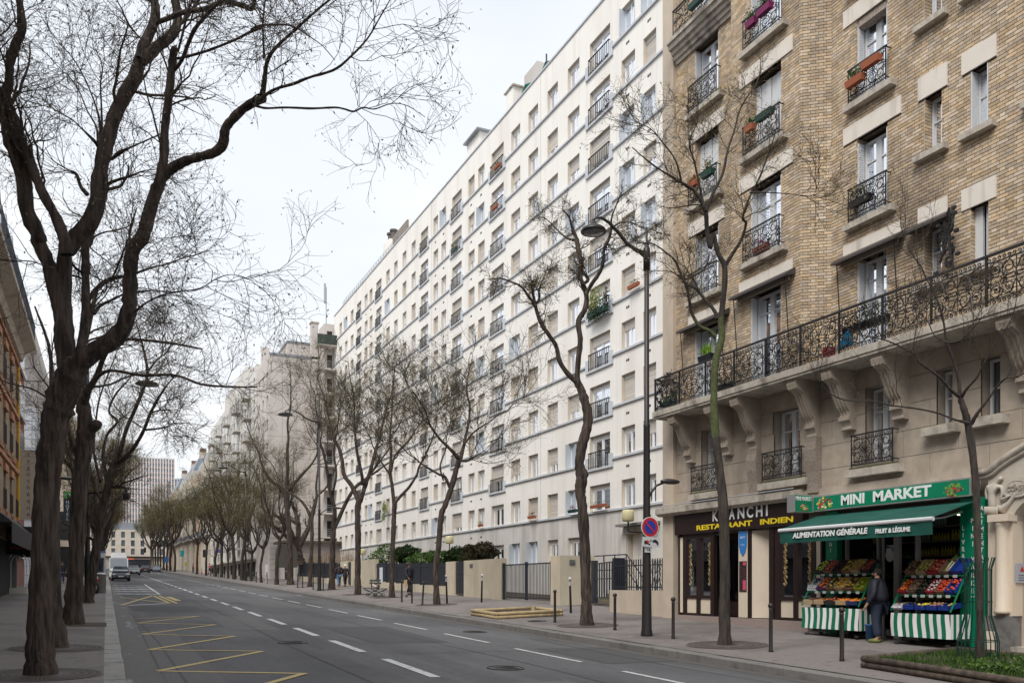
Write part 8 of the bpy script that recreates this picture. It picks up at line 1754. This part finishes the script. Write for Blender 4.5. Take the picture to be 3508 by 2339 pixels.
# ------------------------------------------------------------ flower boxes, plants and things on the balconies
def leaves(parent, c, r, n, m_, sz=.03, seed=0, spiky=False):
    q = np.random.default_rng(seed); P = np.array(c) + q.normal(size=(n, 3)) * np.array(r) * .55; a = q.normal(size=(n, 3)); 
    if spiky: a[:, 2] = np.abs(a[:, 2]) * 3
    a /= np.linalg.norm(a, axis=1, keepdims=True); b = np.cross(a, q.normal(size=(n, 3))); b /= np.linalg.norm(b, axis=1, keepdims=True); s_ = (sz * q.uniform(.6, 1.5, n))[:, None] * (3 if spiky else 1)
    V = np.stack([P - a * s_, P + b * s_ * (.12 if spiky else .45), P + a * s_, P - b * s_ * (.12 if spiky else .45)], 1).reshape(-1, 3) - np.array(parent.location)
    link('leaves', fast_mesh('leaves', V, np.arange(4 * n).reshape(-1, 4), [m_], smooth=False), parent, world=False)
def fbox_(lab, px, py, u, w_, m_, leaf=None, n=140, r=(.08, .25, .12), h=.16, seed=0, dz=.12, extra=None):
    s_, z = F(px, py, u); t_ = thing('flower_box', lab, 'flower box', (u, s_, z), 'flower boxes on the facades'); Mb().hexa([(u - .07, s_ - w_ / 2, z), (u + .07, s_ - w_ / 2, z), (u + .07, s_ + w_ / 2, z), (u - .07, s_ + w_ / 2, z), (u - .1, s_ - w_ / 2 - .02, z + h), (u + .1, s_ - w_ / 2 - .02, z + h), (u + .1, s_ + w_ / 2 + .02, z + h), (u - .1, s_ + w_ / 2 + .02, z + h)]).build('box', m_, t_)
    if leaf is not None: leaves(t_, (u, s_, z + h + dz), (r[0], w_ * .5, r[2]), n, leaf, seed=seed)
    if extra is not None: leaves(t_, (u - .05, s_, z + h + dz), (r[0], w_ * .4, r[2]), 30, extra, seed=seed + 50)
    return t_
TR = MT['terra']; MG = cm('magenta_plastic', (.2, .01, .09), .5); DG = cm('dark_green_plastic', (.01, .05, .04), .5)
fbox_('terracotta box with upright green plant on the railing below the red window bar', 2930, 290, 16.95, .5, TR, MT['leaf'], 160, seed=1); fbox_('empty terracotta box at the right end of the same railing below the red bar', 2985, 225, 16.95, .5, TR)
fbox_('magenta box with tumbling green plant, left one on the top right railing', 2575, 90, 16.35, .35, MG, MT['leaf'], 220, r=(.12, .2, .2), seed=2); fbox_('magenta box with leafy plant, right one on the top railing', 2620, 45, 16.35, .5, MG, MT['leaf'], 220, r=(.1, .2, .15), seed=3)
fbox_('dark green box on the railing of the closed shutter window', 2620, 405, 16.35, .6, DG, None); fbox_('terracotta box with plant left of the dark green box', 2570, 450, 16.35, .3, TR, MT['leaf'], 120, seed=4)
fbox_('brick red box with orange flowers on the lower left railing', 2375, 640, 16.95, .4, TR, MT['leaf'], 60, seed=5, extra=cm('orange_flower', (.7, .2, .02))); fbox_('green box with orange flowers right of the brick red box', 2425, 605, 16.95, .5, DG, MT['leaf'], 260, r=(.1, .3, .3), seed=6, extra=MT['orange_flower'])
fbox_('dark green box hanging outside the top left balcony', 2385, 20, 16.5, .6, DG)
fbox_('long green box with plants low on the first bay of the long balcony', 2290, 1390, 16.5, .7, DG, MT['leaf'], 140, seed=7); fbox_('hanging basket of brown foliage on the end bay of the long balcony', 2285, 1320, 16.6, .5, MT['mortar'], MT['rleaf'], 160, seed=8)
t_ = fbox_('dark trough with spiky bright green plant on the long balcony', 2420, 1235, 16.45, .6, MT['iron']); leaves(t_, (16.45, t_.location[1], t_.location[2] + .3), (.06, .2, .08), 90, cm('bright_leaf', (.2, .36, .04), .6), .05, 9, True)
fbox_('trough of trailing green foliage beside the right balcony door', 2965, 1125, 16.6, 1.3, MT['iron'], MT['dleaf'], 420, r=(.15, .4, .22), seed=10); fbox_('low row of green plants behind the trunk on the long balcony', 2480, 1335, 16.6, .9, MT['iron'], MT['leaf'], 200, seed=11)
fbox_('small pink flowers low behind the third railing', 2605, 865, 16.75, .5, TR, MT['dleaf'], 60, seed=12, extra=cm('pink_flower', (.5, .05, .25))); fbox_('leafy pots behind the railing of the middle right window', 2950, 700, 17.0, .6, MT['iron'], MT['dleaf'], 260, r=(.08, .3, .25), seed=13)
s_, z = F(2895, 1175, 16.6); tag(Mb().hexa([(16.5, s_ - .2, z - .05), (16.7, s_ - .2, z - .05), (16.7, s_ + .2, z - .1), (16.5, s_ + .2, z - .1), (16.52, s_ - .22, z + .3), (16.6, s_ - .22, z + .3), (16.6, s_ - .05, z + .2), (16.52, s_ - .05, z + .2)]).build('blue_sheet', cm('bright_blue', (.01, .25, .5), .7)), 'bright blue folded plastic sheet on the long balcony', 'sheet')
s_, z = F(2840, 1205, 16.6); tag(Mb().box(16.5, 16.7, s_ - .12, s_ + .12, z - .1, z + .1).build('red_case', cm('bright_red', (.4, .015, .02), .6)), 'red box beside the blue sheet on the long balcony', 'box')
for px, py, w_, lab, lf_, ex in ((2050, 1738, 1.5, 'terracotta pots with trailing plants under the wide window', 'leaf', None), (1962, 1755, .9, 'dark box with pink flowers under the window left of the trunk', 'leaf', 'pink_flower'), (1822, 1775, .9, 'red pots under the window with purple curtain', 'dleaf', None), (1646, 1803, .6, 'small red pot with plants on the lowest window ledge', 'leaf', None), (1315, 1745, .6, 'dark trough under the trailing yellow green plant', 'leaf', None),
        (2170, 1190 * 0 + 985, .9, 'wooden ledge box with green sprigs on the upper window', 'leaf', None), (1703, 575, .9, 'terracotta box on a top floor railing', 'leaf', None), (1695, 715, .9, 'terracotta box with grass on a railing, second from the top', 'leaf', None), (1555, 860, .9, 'dark box with flowers hanging from a high railing', 'leaf', 'orange_flower')):
    fbox_(lab, px, py, 23.75, w_, TR if 'dark' not in lab else DG, MT[lf_], 110, seed=px, extra=MT[ex] if ex else None)
s_, z = F(2045, 1060, 23.6); t_ = thing('balcony_garden', 'overflowing balcony garden of yellow green shrubs and dark troughs on the white block', 'plants', (23.6, s_, z - .6), 'flower boxes on the facades')
Mb().box(23.5, 23.75, s_ - .9, s_ + .9, z - .25, z).build('trough', DG, t_); leaves(t_, (23.6, s_ + .3, z + .55), (.25, .7, .6), 700, cm('yellow_leaf', (.22, .26, .05), .7, island=.3), .05, 3); leaves(t_, (23.55, s_, z - .1), (.2, 1.0, .4), 600, MT['dleaf'], .05, 4); leaves(t_, (23.6, s_ - .9, z + .4), (.1, .2, .6), 200, MT['rleaf'], .05, 5)
s_, z = F(1318, 1750, 23.5); t_ = thing('trailing_plant', 'trailing yellow green plant hanging from a low window box behind the trunks', 'plant', (23.5, s_, z)); leaves(t_, (23.5, s_, z + .4), (.2, .5, .5), 350, MT['yellow_leaf'], .06, 5); leaves(t_, (23.5, s_ + .35, z - .4), (.15, .25, .6), 250, MT['yellow_leaf'], .06, 6)
s_, z = F(1773, 350, 25); bush('roof_shrub', 'wispy reddish shrub beside the right roof chimney', (25.5, s_, ZR + .6), (.5, .9, .9), MT['rleaf'], 260, .06, 'roof plants', 9)
# litter on the ground
q = random.Random(6); lt = Mb()
for i in range(170):
    u_ = q.uniform(11.9, 17) if i % 3 else q.uniform(-3, -.1); s_ = q.uniform(11, 40) if u_ > 5 else q.uniform(12, 40); z = gz(u_, s_) + .006; r_ = q.uniform(.008, .025); a = q.uniform(0, 6)
    lt.add([(u_ + r_ * math.cos(a + k_ * 1.57), s_ + r_ * math.sin(a + k_ * 1.57), z) for k_ in range(4)], [(0, 1, 2, 3)])
lo = lt.build('litter', cm('litter_pale', (.4, .38, .36), .9), kind='stuff'); tag(lo, 'scattered pale specks of litter and chewing gum on the pavements', 'litter')
for px, py, w_, lab in ((2455, 2183, .0, ''),): pass

# ------------------------------------------------------------ wear on the road and pavements
def cover(lab, u, s, r=.33, m_='grate'):
    t_ = thing('manhole_cover', lab, 'manhole cover', G(u, s), 'manhole covers'); sl = -.015 if KL < u < KR else .03; P = lambda x, y, z: (x, y, z + sl * x + M_ * y)
    Mb().add([P(r * math.cos(a), r * math.sin(a), .006) for a in np.linspace(0, 6.283, 25)[:-1]], [tuple(range(24))]).build('lid', cm('lid_iron', (.075, .07, .066), .55, col2=(.12, .115, .11), scale=40), t_, world=False)
    m = Mb(); m.tube([P(r * 1.06 * math.cos(a), r * 1.06 * math.sin(a), .004) for a in np.linspace(0, 6.283, 25)], .02, 4)
    for q in range(-3, 4): m.box(-.22, .22, q * .07 - .008, q * .07 + .008, .004 + M_ * q * .07, .012 + M_ * q * .07)
    m.build('rim', cm('rim_iron', (.045, .042, .04), .6), t_, world=False, kind='stuff')
cover('round manhole cover in the lane left of the centre dashes', 4.1, 21.5); cover('round manhole cover in the right lane near the middle planter', 10.1, 24.5); cover('round manhole cover on the pavement by the yellow log planter', 12.9, 25.9, .28); cover('round manhole cover in the middle of the road near the bottom edge', 6.9, 15.2)
DK = cm('asphalt_patch_dark', (.062, .062, .066), .9, col2=(.09, .09, .094), scale=30, bump=.5, bscale=120); LT = cm('asphalt_patch_light', (.115, .113, .113), .9, col2=(.15, .148, .148), scale=30, bump=.5, bscale=120)
def patch(u0, u1, s0, s1, m_, lift=.0045):
    q = random.Random(int(s0 * 9)); j = lambda: q.uniform(-.06, .06); P = [(u0 + j(), s0 + j()), (u1 + j(), s0 + j()), (u1 + j(), s1 + j()), (u0 + j(), s1 + j())]; Mb().add([(a, b, gz(a, b) + lift) for a, b in P], [(0, 1, 2, 3)]).build('asphalt_patch', m_, road)
patch(1.0, 3.6, 36.5, 41, DK, .0035); patch(6.0, 8.0, 21, 27, DK); patch(.9, 1.7, 12, 26, LT, .0035); patch(3.2, 4.6, 26, 33, LT); patch(9.4, 11.1, 15.5, 19, DK); patch(6.2, 8.4, 40, 52, LT); patch(5.6, 7.2, 10.5, 13.2, LT)
for pts in ([(7.6, 9), (7.7, 16), (7.45, 24), (7.6, 34), (7.5, 60)], [(3.9, 12), (3.85, 20), (4.0, 31), (3.9, 55)], [(1, 27.4), (3, 27.1), (5, 27.6), (8, 27.2), (11.3, 27.5)], [(5.4, 18.1), (8, 18.5), (9.5, 18.2), (11.3, 18.7)], [(10.6, 12), (10.4, 15), (10.7, 22)]): strip(pts, .022, 'asphalt_seam', MT['tar'], .0075)
